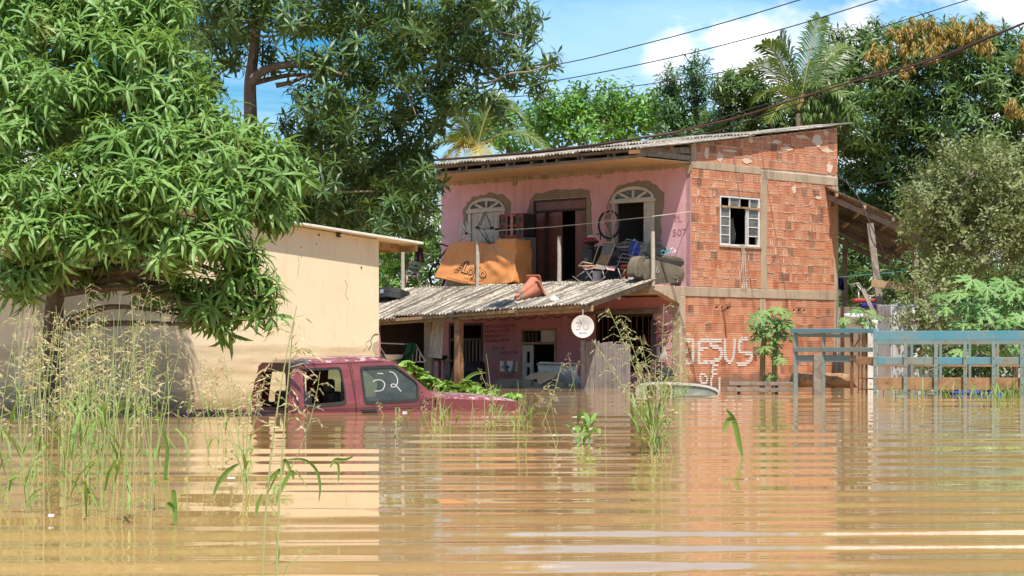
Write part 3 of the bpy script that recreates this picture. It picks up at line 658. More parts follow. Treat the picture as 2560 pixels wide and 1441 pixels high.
for (a, b, rw, rh) in ((0.55, 5.42, 0.10, 0.16), (2.05, 5.33, 0.22, 0.08), (1.05, 5.36, 0.16, 0.14), (4.85, 6.0, 0.22, 0.19), (3.6, 5.72, 0.30, 0.06), (5.2, 6.22, 0.13, 0.1), (3.2, 5.85, 0.2, 0.05), (5.35, 5.36, 0.12, 0.16), (4.2, 6.05, 0.3, 0.05), (2.2, 5.83, 0.12, 0.1), (1.4, 5.52, 0.3, 0.035), (5.25, 5.78, 0.25, 0.06), (3.9, 4.75, 0.1, 0.12), (4.9, 4.6, 0.16, 0.05), (0.12, 5.6, 0.06, 0.05)):
    mo.plate([(a+rw*0.8*cos(k*pi/11)*(1+0.75*noise.noise((a*3+cos(k*pi/11)*1.7, b*3+sin(k*pi/11)*1.7, 2.0))), b+rh*0.8*sin(k*pi/11)*(1+0.75*noise.noise((a*5+cos(k*pi/11)*2, b*5+sin(k*pi/11)*2, 5.0)))) for k in range(22)], [], -0.007, 0.012, fy)
mo.build('mortar', M['mortar'], brick_wall, kind='stuff')
# concrete frame
def conc(name, lo, hi, seed=0, parent=house): return MB().b2(lo, hi).build(name, M['concrete'], parent, bevel=0.012)
conc('ring_beam', (0.0, -0.010, UB0), (s_col, 0.16, UB1)); conc('ring_beam', (s_col, -0.012, UB0-0.10), (DEP, 0.16, UB1-0.06))
conc('column', (s_col, -0.014, ZS), (s_col1, 0.17, UB0-0.10)); conc('column', (s_r, -0.016, -1.7), (DEP+0.01, 0.20, UB0-0.12))
conc('column', (s_col-0.03, -0.009, -1.7), (s_col1-0.05, 0.17, ZB)); conc('column', (LX-0.02, -0.03, -1.7), (LX+0.185, 0.2, ZB))
conc('floor_beam', (LX-0.03, -0.020, ZB), (DEP+0.012, 0.165, ZS)); conc('gable_post', (0.0, -0.011, UB1), (0.19, 0.16, roof_z(0)-0.05))
# perforated vent bricks
for a0, b0, a1, b1 in vent:
    n = 3; w = (a1-a0)/n
    for k in range(n):
        q = MB(); c0, c1 = a0+k*w+0.01, a0+(k+1)*w-0.01; q.plate(rect(c0, b0+0.004, c1, b1-0.004), [rect(c0+0.022, b0+0.026, c1-0.022, b1-0.026)], 0.0, 0.09, fy)
        m_ = ((c0+c1)/2, (b0+b1)/2)
        for e0, e1 in (((c0+0.015, m_[1]), (m_[0], b1-0.02)), ((m_[0], b1-0.02), (c1-0.015, m_[1])), ((c1-0.015, m_[1]), (m_[0], b0+0.02)), ((m_[0], b0+0.02), (c0+0.015, m_[1]))):
            q.beam((e0[0], 0.04, e0[1]), (e1[0], 0.04, e1[1]), 0.02, 0.07, (0, 1, 0))
        q.build('vent_brick', M['brick'], brick_wall)
# steel window in the brick wall
a0, b0, a1, b1 = BW; sw = MB().plate(rect(a0+0.01, b0+0.01, a1-0.01, b1-0.01), [rect(a0+0.045, b0+0.045, a1-0.045, b1-0.045)], 0.0, 0.07, fy).build('steel_window', M['white_metal'], house, bevel=0.003)
zt = b1-(b1-b0)*0.205
MB().b2((a0+0.02, -0.02, zt-0.035), (a1-0.02, 0.06, zt+0.005)).build('crossbar', M['wood_tan'], sw)
W_ = a1-a0
for k in range(1, 4): MB().b2((a0+W_*k/4-0.012, 0.008, zt+0.005), (a0+W_*k/4+0.012, 0.045, b1-0.045)).build('glazing_bar', M['white_metal'], sw)
for k in (1, 3): MB().b2((a0+0.05+(W_-0.1)*k/4, 0.03, zt+0.02), (a0+0.05+(W_-0.1)*(k+1)/4-0.03, 0.036, b1-0.05)).build('pane', M['glass_pane'], sw)
for c0, c1 in ((a0+0.04, a0+W_*0.25), (a1-W_*0.29, a1-0.04)):
    for k in range(5):
        zz = b0+0.045+(zt-0.04-b0-0.045)*k/4; MB().b2((c0, 0.010, zz-0.011), (c1, 0.042, zz+0.011)).build('glazing_bar', M['white_metal'], sw)
        if k < 4 and not (c0 > a0+0.5 and k == 0): MB().b2((c0+0.01, 0.024, zz+0.012), (c1-0.01, 0.030, zz+(zt-0.085-b0)/4-0.012)).build('pane', M['glass_pane'], sw)
    for c in (c0, c1): MB().b2((c-0.012, 0.006, b0+0.045), (c+0.012, 0.048, zt-0.036)).build('glazing_bar', M['white_metal'], sw)
MB().b2((a1-W_*0.33-0.01, 0.0, b0+0.045), (a1-W_*0.33+0.008, 0.05, zt-0.036)).build('glazing_bar', M['white_metal'], sw)
MB().b2((a0-0.03, -0.03, b0-0.03), (a1+0.03, 0.02, b0+0.008)).build('sill', M['concrete'], sw)
# inside: floors and far walls, so that the openings look into closed rooms
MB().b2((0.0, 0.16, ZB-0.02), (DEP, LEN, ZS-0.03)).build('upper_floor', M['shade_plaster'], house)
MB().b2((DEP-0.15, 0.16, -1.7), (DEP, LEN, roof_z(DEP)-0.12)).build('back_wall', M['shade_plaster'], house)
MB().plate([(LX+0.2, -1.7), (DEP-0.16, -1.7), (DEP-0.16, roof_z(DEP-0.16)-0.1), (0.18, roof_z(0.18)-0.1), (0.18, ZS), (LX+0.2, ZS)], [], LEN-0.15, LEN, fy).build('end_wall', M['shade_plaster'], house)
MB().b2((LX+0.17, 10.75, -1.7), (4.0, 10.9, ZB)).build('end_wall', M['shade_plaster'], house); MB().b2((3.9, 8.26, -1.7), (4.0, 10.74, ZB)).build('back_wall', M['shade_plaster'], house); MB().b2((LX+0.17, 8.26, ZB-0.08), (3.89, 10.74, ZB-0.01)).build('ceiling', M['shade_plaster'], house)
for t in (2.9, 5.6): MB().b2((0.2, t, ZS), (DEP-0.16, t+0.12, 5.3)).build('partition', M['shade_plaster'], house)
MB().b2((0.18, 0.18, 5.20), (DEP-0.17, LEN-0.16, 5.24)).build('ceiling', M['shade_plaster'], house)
cur = MB().slab(lambda u, v: (a0+W_*(0.50+0.16*u+0.03*sin(v*5)), 0.35+0.03*sin(u*14), b0+0.10+(zt-b0-0.35)*v), 14, 8, (0, 0.01, 0)).build('curtain', M['strap_grey'], house, smooth=True)
# balcony slab, bracket
MB().b2((-1.46, 0.02, ZB+0.03), (-0.005, LEN, ZS-0.004)).build('balcony_slab', M['concrete'], house, bevel=0.015)
br = [B(1625, 713), B(1700, 716), B(1703, 765), B(1692, 757), B(1640, 728), B(1624, 723)]
MB().plate(rough_line(br, 0.12, 0.008, True, 9), [], -0.026, 0.19, fy).build('slab_bracket', M['concrete'], house, bevel=0.01)

# roof ----------------------------------------------------------------------------
RX0, RX1 = -1.95, 6.18
def sheet(name, mat, parent, x0, x1, t0, t1, zf, pitch=0.102, amp=0.019, rows=4, jig=0.0, xfront=None, sd=0):
    n = max(8, int((t1-t0)/pitch*7)); r = random.Random(sd); bend = r.uniform(-jig, jig); lift = r.uniform(0, jig)
    def fn(u, v):
        t = t0+(t1-t0)*u; xa = xfront(t) if xfront else x0; x = xa+(x1-xa)*v
        return Vector((x, t, zf(x, t)+amp*cos(2*pi*t/pitch)+bend*sin(pi*v)*(u-0.5)+lift*(1-v)*u))
    return MB().slab(fn, n, rows, (0, 0, 0.008)).build(name, mat, parent, smooth=False)
roof = MB()
for x in (-1.80, -0.9, 0.25, 1.6, 3.0, 4.4, 5.5): roof.b2((x-0.03, 0.0, roof_z(x)-0.085), (x+0.03, 7.5, roof_z(x)-0.022))
roof = roof.build('roof', M['wood_grey'], house)
front = lambda t: RX0+max(0, t-7.0)*1.15
edges = np.linspace(-0.13, 8.4, 10)
for i in range(9):
    sheet('roof_sheet', M['tin'], roof, RX0, 2.15, edges[i]-0.05, edges[i+1]+0.05, lambda x, t, k=i: roof_z(x)-0.004+0.008*(k % 2)+0.012*sin(t*1.3), jig=0.03, xfront=front, sd=i)
    sheet('roof_sheet', M['tin'], roof, 2.0, RX1, edges[i]-0.05, edges[i+1]+0.05, lambda x, t, k=i: roof_z(x)+0.026+0.008*(k % 2)+0.012*sin(t*1.7), jig=0.03, sd=20+i)
for t in np.arange(0.10, 7.3, 0.80):
    MB().beam((RX0+0.10, t, roof_z(RX0)-0.145), (0.0, t, roof_z(0)-0.15), 0.06, 0.11).build('rafter', M['wood_grey'], roof)
MB().b2((-1.86, 0.0, 5.305), (-1.81, 7.0, 5.355)).build('eave_board', M['wood_grey'], roof)
MB().plate([(-1.85, 0.03), (0.0, 0.03), (0.0, 8.25), (-1.76, 6.68)], [], 5.15, 5.175, lambda a, b, d: (a, b, d)).build('soffit', M['soffit'], house)
fa = MB().beam((-1.87, 0.0, 5.185), (-1.78, 6.72, 5.18), 0.035, 0.055).build('fascia', M['wood_grey'], house)
for t in (0.75, 1.85, 2.9, 3.9, 4.75, 5.5, 6.2): MB().beam((-1.80, t, 5.19), (-1.80, t, 5.30), 0.05, 0.05).build('strut', M['wood_grey'], fa)
for (p0, p1, h) in (((-1.75, 0.045, 5.33), (-0.02, 0.045, 5.43), 0.13), ((-1.5, 0.03, 5.245), (-0.02, 0.03, 5.235), 0.07), ((-1.85, 0.05, 5.215), (-0.6, 0.05, 5.40), 0.10), ((-1.2, 0.02, 5.30), (-0.02, 0.02, 5.27), 0.09)):
    MB().beam(p0, p1, 0.03, h).build('gable_board', M['wood_grey'], house)
for x in (-1.95, -0.85): MB().b2((x, -0.10, roof_z(x)-0.12), (x+0.10, 0.2, roof_z(x)-0.035)).build('purlin_end', M['wood_orange'], house)

def walled(a0, b0, a1, b1, holes__, x0, x1):
    """front wall in one piece round square openings"""
    A = sorted({a0, a1, *[h[0] for h in holes__], *[h[2] for h in holes__]}); Bz = sorted({b0, b1, *[h[1] for h in holes__ if h[1] > b0], *[h[3] for h in holes__]}); q = MB()
    idx = {}; cells = set()
    for i in range(len(A)-1):
        for j in range(len(Bz)-1):
            ca, cb_ = (A[i]+A[i+1])/2, (Bz[j]+Bz[j+1])/2
            if a0 < ca < a1 and not any(h[0] < ca < h[2] and h[1] < cb_ < h[3] for h in holes__): cells.add((i, j))
    def vid(i, j, s_):
        if (i, j, s_) not in idx: idx[(i, j, s_)] = len(q.v); q.v.append(((x0, x1)[s_], A[i], Bz[j]))
        return idx[(i, j, s_)]
    for i, j in cells:
        for s_ in (0, 1): q.f.append((vid(i, j, s_), vid(i+1, j, s_), vid(i+1, j+1, s_), vid(i, j+1, s_)))
        for di, dj, e in ((-1, 0, ((0, 0), (0, 1))), (1, 0, ((1, 0), (1, 1))), (0, -1, ((0, 0), (1, 0))), (0, 1, ((0, 1), (1, 1)))):
            if (i+di, j+dj) not in cells: q.f.append((vid(i+e[0][0], j+e[0][1], 0), vid(i+e[1][0], j+e[1][1], 0), vid(i+e[1][0], j+e[1][1], 1), vid(i+e[0][0], j+e[0][1], 1)))
    return q
# lower storey ---------------------------------------------------------------------
_, lz = U(1345, 822, LX); lt = lambda px, py=870: U(px, py, LX)
od = [lt(1303)[0], lt(1392)[0]]; g0 = [lt(1122)[0], lt(1208)[0]]; big = [lt(940)[0], lt(1075)[0]]; rw = [lt(1488)[0], lt(1632)[0]]
zd = lt(1345, 822)[1]; zg = lt(1165, 808)[1]; zb = lt(1000, 800)[1]; zr = lt(1560, 786)[1]
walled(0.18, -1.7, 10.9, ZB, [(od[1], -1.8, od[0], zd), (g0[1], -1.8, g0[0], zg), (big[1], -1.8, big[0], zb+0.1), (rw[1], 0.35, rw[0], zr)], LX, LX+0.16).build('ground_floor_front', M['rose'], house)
# sunlight on the front by the street corner, put in as paler pink
MB().plate(rough_line([U(1634, 778, LX), U(1690, 758, LX), U(1690, 872, LX), U(1640, 880, LX)], 0.1, 0.012, True, 4), [], LX-0.007, LX+0.001, fx).build('sunlit_patch', M['pink'], house)
MB().b2((LX-0.09, rw[1]-0.25, zr), (LX+0.1, rw[0]+0.2, zr+0.10)).build('lintel', M['wood_grey'], house)
lw = MB().plate(rect(rw[1], 0.36, rw[0], zr), [rect(rw[1]+0.06, 0.42, rw[0]-0.06, zr-0.06)], LX+0.02, LX+0.1, fx).build('dark_window', M['dark_frame'], house)
for k in range(1, 10): MB().tube([(LX+0.06, rw[1]+(rw[0]-rw[1])*k/10, 0.4), (LX+0.06, rw[1]+(rw[0]-rw[1])*k/10, zr)], 0.012, 6).build('window_bar', M['rust'], lw)
# the open green grey door
gd = walled(od[1], -1.0, od[0], zd, [(od[1]+0.07, -1.1, od[0]-0.07, zd-0.38), (od[1]+0.05, zd-0.32, od[0]-0.05, zd-0.05)], LX-0.02, LX+0.1).build('shop_door', M['wood_tan'], house)
MB().b2((LX+0.02, od[1]+0.05, zd-0.32), (LX+0.05, (od[0]+od[1])/2-0.05, zd-0.05)).build('transom_panel', M['white_paint'], gd)
for k in range(4): MB().b2((LX, (od[0]+od[1])/2+0.05+k*0.13, zd-0.30), (LX+0.03, (od[0]+od[1])/2+0.12+k*0.13, zd-0.07)).build('transom_scroll', M['dark_frame'], gd)
q = MB().plate(rect(0, 0, 0.36, zd-0.40+1.0), [rect(0.10, 1.15, 0.22, 1.45), rect(0.10, 1.55, 0.22, zd+0.45)], 0, 0.04, fx).build('door_leaf', M['white_paint'], gd); q.location = (LX-0.03, od[0]-0.42, -1.0)
# the barred door
bd = walled(g0[1], -1.0, g0[0], zg, [(g0[1]+0.07, -1.1, (g0[0]+g0[1])/2-0.04, zg-0.45), ((g0[0]+g0[1])/2+0.04, -1.1, g0[0]-0.07, zg-0.45), (g0[1]+0.07, zg-0.38, g0[0]-0.07, zg-0.06)], LX-0.004, LX+0.1).build('barred_door', M['dark_frame'], house)
for k in range(8): MB().b2((LX+0.03, g0[1]+0.12+k*(g0[0]-g0[1]-0.2)/8, -1.0), (LX+0.06, g0[1]+0.17+k*(g0[0]-g0[1]-0.2)/8, zg-0.42)).build('door_slat', M['strap_grey'], bd)
# shop lettering on the front under the porch
for s_, x0, y0, x1, h in (('SERVIMOS CAFE DA MANHA', 1211, 822, 1290, 8), ('E ALMOÇO A NOITE', 1211, 834, 1276, 8), ('SERVIMOS JANTA E', 1211, 846, 1262, 8), ('CHURRASQUINHO', 1213, 857, 1275, 8), ('COMIDA', 1232, 876, 1262, 8), ('TODO DIA', 1244, 888, 1294, 8)):
    wall_text(s_, x0, y0, x1, h, 'wall_black', LX, house, shear=0.15)
wall_text('QUE ME FORTALECE', 1566, 747, 1650, 8, 'wall_black', LX, house)
wall_text('restaurante', 1206, 797, 1392, 9, 'wall_black', LX, house, shear=0.3)
wall_text('JESUS', 1637, 836, 1688, 18, 'wall_red', LX, house, offset=0.01, lift=0.012); wall_text('SALVA', 1636, 862, 1688, 18, 'wall_red', LX, house, offset=0.012, lift=0.012)
wall_text('86', 1208, 905, 1254, 38, 'wall_grey', LX, house, shear=0.25, lift=0.009)
def stroke(pts, w, mat, parent, c, name='painted_scroll'):
    ps = [U(*p, c) for p in pts]; q = MB(); pr = smooth_path([(c-0.006, a, b) for a, b in ps], 6)
    for a, b in zip(pr[:-1], pr[1:]): q.beam(a, b, w, 0.004, (1, 0, 0))
    return q.build(name, M[mat], parent)
stroke([(1648, 770), (1655, 762), (1664, 768), (1662, 780), (1654, 779), (1658, 770)], 0.02, 'wall_grey', house, LX-0.012); stroke([(1668, 774), (1674, 765), (1681, 772), (1677, 784), (1670, 783)], 0.02, 'wall_grey', house, LX-0.012)
for k in range(9): stroke([(1180+k*34, 799-k*1.5), (1190+k*34, 804-k*1.5), (1201+k*34, 800-k*1.5), (1208+k*34, 796-k*1.5)], 0.025, 'wall_black', house, LX)
# painted words on the brick: broken into strips, because the brush only reached the ridges of the bricks
def brushed(strokes, wz, name, lab):
    segs = []
    for st in strokes:
        pts = [B(1600+x/4.648, 700+y/4.648) for x, y in st]; pts = [(p.x, p.y) for p in smooth_path([(a, b, 0) for a, b in pts], 5)]
        segs += list(zip(pts[:-1], pts[1:]))
    z0 = min(min(a[1], b[1]) for a, b in segs)-0.08; z1 = max(max(a[1], b[1]) for a, b in segs)+0.08; q = MB(); pit = 0.2005/4; rr = random.Random(3)
    k0 = math.floor((z0+0.32)/pit)
    for k in range(k0, int((z1+0.32)/pit)+2):
        za, zb_ = -0.32+k*pit+0.004, -0.32+(k+1)*pit-0.007; zc = (za+zb_)/2
        run = None; s0 = min(min(a[0], b[0]) for a, b in segs)-0.1; s1 = max(max(a[0], b[0]) for a, b in segs)+0.1; s_ = s0
        while s_ <= s1:
            d = 9
            for a, b in segs:
                ax, ay, bx, by = a[0], a[1], b[0], b[1]; L2 = (bx-ax)**2+(by-ay)**2+1e-9; t = max(0, min(1, ((s_-ax)*(bx-ax)+(zc-ay)*(by-ay))/L2)); d = min(d, math.hypot(s_-ax-t*(bx-ax), zc-ay-t*(by-ay)))
                if d < wz*0.5: break
            on = d < wz*(0.92+0.22*noise.noise((s_*9, zc*9, 1.3)))
            if on and run is None: run = s_
            if not on and run is not None:
                if s_-run > 0.012: q.plate([(run, za), (s_, za), (s_+rr.uniform(-0.006, 0.006), zb_), (run+rr.uniform(-0.006, 0.006), zb_)], [], -0.009, -0.0055, fy)
                run = None
            s_ += 0.006
    return q.build(name, M['wall_white'], brick_wall, kind='stuff')
brushed([[(520, 712), (605, 702), (611, 800), (605, 945), (562, 970), (512, 940), (500, 872), (540, 838)],
         [(800, 712), (692, 720), (682, 800), (680, 930), (692, 966), (776, 966)], [(690, 800), (770, 793)],
         [(932, 705), (832, 705), (828, 766), (925, 800), (942, 870), (898, 935), (806, 945)],
         [(985, 705), (984, 870), (1012, 938), (1058, 942), (1086, 870), (1096, 700)],
         [(1240, 692), (1160, 700), (1150, 760), (1160, 840), (1272, 850), (1288, 910), (1232, 965), (1130, 970)]], 0.052, 'lettering', '')
brushed([[(895, 990), (850, 1000), (845, 1036), (878, 1042)], [(845, 1040), (836, 1078), (884, 1100)],
         [(735, 1095), (700, 1110), (695, 1150), (712, 1190), (745, 1205), (772, 1180), (776, 1140), (735, 1095)], [(845, 1112), (822, 1160), (826, 1215)], [(920, 1150), (920, 1300)]], 0.036, 'lettering', '')
MB().tube([B(1825, 760), B(1806, 772), B(1812, 800), B(1815, 838)] and [(B(x, y)[0], -0.03, B(x, y)[1]) for x, y in ((1826, 757), (1803, 770), (1810, 800), (1814, 845))], 0.012, 6).build('hanging_wire', M['rust'], house)
MB().plate(rect(B(1883, 870)[0], B(1883, 888)[1], B(1890, 870)[0], B(1883, 868)[1]), [], -0.06, 0.0, fy).build('meter_box', M['strap_grey'], house)
# rope hanging from the side window
rp = MB()
for k in range(3):
    a = [(1850, 612), (1853+k, 640), (1851+k*2, 680), (1855+k*2, 705), (1852+k*3, 722)]
    rp.tube(smooth_path([(B(x, y)[0]+k*0.02, -0.035-0.012*k, B(x, y)[1]) for x, y in a], 5), 0.011, 5)
tag(rp.build('rope', M['wire_pale']), 'tan rope hanging from the sill of the brick wall window', 'rope')
bpy.data.objects['rope'].location = O; bpy.data.objects['rope'].rotation_euler = (0, 0, TH)
# ------------------------------------------------------------------ porch in front of the house
porch = thing('porch_canopy', 'lean-to porch roof of grey corrugated sheets below the balcony', 'porch', HF.w(-2.5, 4, 0), TH)
PO = Vector((-2.5, 4, 0))
def pz(x, t):
    f = (x+3.62)/2.22; return (1-f)*(1.86-0.038*t)+f*(2.44-0.006*t)
def loc(p): return Vector(p)-PO
ed = np.linspace(-0.05, 9.2, 10)
for i in range(9):
    o = sheet('corrugated_sheet', M['tin'], porch, -3.66+0.03*(i % 3), -1.36, ed[i]-0.06, ed[i+1]+0.06, lambda x, t, k=i: pz(x, t)+0.010*(k % 2)+0.016*sin(t*1.9+k), jig=0.045, sd=50+i, rows=6)
    o.location = -PO
MB().beam(loc((-3.46, -0.08, pz(-3.46, 0)-0.125)), loc((-3.46, 8.6, pz(-3.46, 8.6)-0.125)), 0.06, 0.15).build('eave_beam', M['wood_tan'], porch, bevel=0.006)
MB().beam(loc((-3.58, -0.02, pz(-3.58, 0)-0.06)), loc((-3.58, 8.6, pz(-3.58, 8.6)-0.06)), 0.04, 0.07).build('purlin', M['wood_tan'], porch)
for t in (0.03, 2.1, 4.2, 6.3, 8.2):
    MB().beam(loc((-3.62, t, pz(-3.62, t)-0.075)), loc((-1.42, t, pz(-1.42, t)-0.075)), 0.06, 0.10).build('rafter', M['wood_grey'], porch)
pt = HF.x(1147, 880, -3.44).y
MB().beam(loc((-3.44, pt, -1.7)), loc((-3.44, pt, pz(-3.44, pt)-0.20)), 0.16, 0.16, (1, 0, 0)).build('post', M['wood_orange'], porch, bevel=0.012)
MB().beam(loc((-3.44, 8.3, -1.7)), loc((-3.44, 8.3, pz(-3.44, 8.3)-0.20)), 0.14, 0.14, (1, 0, 0)).build('post', M['wood_orange'], porch, bevel=0.012)
# balcony poles
for px, y0, y1, c, nm in ((1194, 603, 716, -1.40, 'wooden pole standing in front of the orange tarpaulin'), (1398, 592, 712, -1.40, 'pale pole standing before the brown balcony door'), (1632, 579, 712, -1.41, 'pale pole at the open corner of the balcony beside the overturned sofa'), (1007, 622, 730, -1.40, 'pale post at the far left end of the balcony')):
    p = HF.x(px, y1, c); q_ = HF.x(px, y0, c); zf = ZS-0.01
    o = MB().tube([(0, 0, 0), (0.004, 0.0, (q_.z-zf)*0.5), (0, 0.012, q_.z-zf)], [0.052, 0.049, 0.045], 10).build('balcony_pole', M['pole'], smooth=False); o.location = HF.w(p.x, p.y, zf)
    tag(o, nm, 'pole', 'poles along the balcony edge')

# ------------------------------------------------------------------ cream house on the left
CO = Vector((-2.115, 34.3, 0)); CF = Fr(CO, TH)
ch = thing('cream_house', 'cream painted low house with a thin white roof edge and silt marks', 'house', CO, TH)
cz = lambda x: 2.60-0.081*x
MB().plate([(-6.4, -1.7), (0, -1.7), (0, cz(0)), (-6.4, cz(-6.4))], [], 0.0, 0.15, fy).build('front_wall', M['cream'], ch)
MB().b2((-0.15, 0.15, -1.7), (-0.001, 5.0, cz(0)-0.02)).build('side_wall', M['cream'], ch)
MB().b2((-6.4, 0.15, -1.7), (-6.25, 5.0, 3.0)).build('end_wall', M['cream'], ch)
MB().b2((-6.25, 4.85, -1.7), (-0.15, 5.0, 2.6)).build('back_wall', M['cream'], ch)
xr = CF.y(1056, 602, -0.16).x
rf = MB().plate([(-6.7, cz(-6.7)+0.012), (xr, cz(xr)+0.012), (xr, cz(xr)+0.05), (-6.7, cz(-6.7)+0.05)], [], -0.19, 5.3, fy).build('roof', M['roof_edge'], ch, bevel=0.006)
for y in (0.3, 1.8, 3.4): MB().beam((-0.2, y, cz(-0.2)-0.06), (xr-0.05, y, cz(xr)-0.045), 0.06, 0.10).build('rafter', M['wood_tan'], rf)
MB().b2((xr-0.1, -0.1, cz(xr)-0.10), (xr-0.05, 5.0, cz(xr)+0.003)).build('eave_board', M['wood_tan'], rf)
a, b = CF.y(851, 588, -0.05).x, CF.y(851, 588, -0.05).z
lf = MB().b2((a-0.04, -0.05, b-0.03), (a+0.02, 0.0, b+0.04)).build('wall_lamp', M['dark_frame'], ch)
MB().lathe([(0.0, -0.05), (0.022, -0.04), (0.03, 0), (0.022, 0.035), (0.012, 0.06)], 10, Matrix.Translation((a+0.05, -0.04, b)) @ Matrix.Rotation(-pi/2, 4, 'Y')).build('bulb', M['white_plastic'], lf, smooth=True)
for px, py, s_ in ((753, 619, 1), (753, 639, 1), (797, 588, 1.4), (722, 578, 1.4), (791, 611, 1), (903, 669, 1.3)):
    p = CF.y(px, py, 0); MB().lathe([(0.012*s_, 0), (0.009*s_, 0.012), (0, 0.014)], 8, Matrix.Translation((p.x, -0.001, p.z)) @ Matrix.Rotation(pi/2, 4, 'X')).build('nail_plug', M['cyan'] if s_ == 1 else M['dark_frame'], ch)
for cr_ in ([(946, 862), (940, 868), (936, 876), (940, 884)], [(925, 850), (915, 858), (918, 868), (908, 878)], [(946, 880), (938, 890)], [(745, 640), (748, 660), (744, 690)], [(862, 700), (868, 716), (864, 735), (870, 750)]):
    MB().tube(smooth_path([(CF.y(x, y, -0.003).x, -0.002, CF.y(x, y, 0).z) for x, y in cr_], 4), 0.003, 4).build('crack', M['strap_grey'], ch)
MB().plate(rough_line([(CF.y(x, y, 0).x, CF.y(x, y, 0).z) for x, y in ((946, 850), (934, 858), (930, 872), (938, 886), (946, 888))], 0.03, 0.012, True, 6), [], -0.004, 0.001, fy).build('plaster_scar', M['concrete'], ch)
# cracked plaster at the street corner
MB().tube(smooth_path([(CF.y(x, y, -0.004).x, -0.004, CF.y(x, y, 0).z) for x, y in ((946, 836), (938, 836), (931, 842), (927, 852), (929, 862), (921, 874))], 4), 0.006, 4).build('crack', M['dark_frame'], ch)

# ------------------------------------------------------------------ small brick house behind the near mango tree
bx = Vector((-7.9, 35.0, 0)); bh = thing('pink_brick_hut', 'small pinkish brick hut half hidden behind the near mango trunk', 'hut', bx, rad(12))
MB().b2((-4.2, 0.012, -1.7), (0.55, 0.14, 2.2)).build('wall', M['rose'], bh)
MB().b2((0.41, 0.14, -1.7), (0.55, 3.2, 2.2)).build('side_wall', M['rose'], bh)
MB().beam((-4.4, -0.2, 2.22), (0.75, -0.2, 2.22), 0.05, 0.10).build('eave_board', M['wood_grey'], bh)
MB().b2((-4.5, -0.3, 2.28), (0.8, 3.4, 2.32)).build('roof', M['tin'], bh)
hb = MB(); v, f = brick_geo(0.235, BH*0.62, 3); me = bpy.data.meshes.new('brick'); me.from_pydata(v, [], f); me.materials.append(M['brick'])
for j in range(15):
    for i in range(9):
        o = bpy.data.objects.new('brick', me); C.objects.link(o); o.parent = bh; o.location = (0.40-i*0.25+(0.12 if j % 2 else 0)-0.12, 0.0, 0.10+j*0.135)

# ------------------------------------------------------------------ sunken pickup
TA = rad(25.6); TO = Vector((-2.99, 28.6, 0)); TF = Fr(TO, TA)
tk = thing('pickup_truck', 'wine red double cab pickup sunk to its door handles in the flood', 'pickup truck', TO, TA)
TW = 1.56
def tzz(zx, zy, c=0.0): p = TF.y(600+zx/3.459, 860+zy/3.459, c); return p.x, p.z
belt = tzz(700, 560)[1]; rtop = tzz(930, 150, 0.10)[1]
def lean(z): return max(0.0, (z-belt)/(rtop-belt))*0.15
def T(zx, zy):
    x, z = tzz(zx, zy)
    for _ in range(3): x, z = tzz(zx, zy, lean(z))
    return x, z
near = lambda a, b, d: (a, lean(b)+d, b)
far_ = lambda a, b, d: (a, TW-lean(b)-d, b)
side = [T(*p) for p in ((412, 545), (414, 480), (422, 330), (432, 230), (455, 186), (520, 174), (700, 163), (930, 152), (1130, 143), (1240, 142), (1310, 150), (1400, 205), (1500, 290), (1600, 380), (1690, 452))]
xr_, xf = side[0][0], side[-1][0]
out_ = [(xr_, -0.85)]+side+[(xf, -0.85)]
def rnd(pts, r=0.03):                       # round the corners of a window outline
    out = []; n = len(pts)
    for i in range(n):
        p, a, b = Vector((*pts[i], 0)), Vector((*pts[i-1], 0)), Vector((*pts[(i+1) % n], 0))
        d0, d1 = (a-p), (b-p); k = min(r, d0.length*0.45, d1.length*0.45); s0, s1 = p+d0.normalized()*k, p+d1.normalized()*k
        for j in range(4):
            t = j/3; q = s0*(1-t)**2+p*2*t*(1-t)+s1*t*t; out.append((q.x, q.y))
    return out
def grow(pts, d):
    c = sum((Vector((*p, 0)) for p in pts), Vector())/len(pts); return [((p[0]-c.x)*(1+d/0.42)+c.x, (p[1]-c.y)*(1+d/0.2)+c.y) for p in pts]
rw_ = rnd([T(*p) for p in ((548, 240), (575, 222), (870, 207), (905, 400), (918, 515), (560, 545))], 0.05)
fw_ = rnd([T(*p) for p in ((1042, 205), (1340, 190), (1510, 318), (1538, 352), (1540, 490), (1080, 514))], 0.05)
cab = MB().plate(out_, [rw_, fw_], 0.0, 0.05, near); cab.plate(out_, [rw_, fw_], 0.0, 0.05, far_)
cab = cab.build('cab', M['truck'], tk, bevel=0.006)
for nm, w, fn in (('rear_window', rw_, near), ('front_window', fw_, near), ('rear_window', rw_, far_), ('front_window', fw_, far_)):
    sl = MB().plate(grow(w, 0.012), [grow(w, -0.020)], -0.006, 0.03, fn).build(nm, M['rubber'], tk)
    if nm == 'front_window': MB().plate(grow(w, -0.012), [], 0.010, 0.014, fn).build('glass', M['glass_car'], sl)
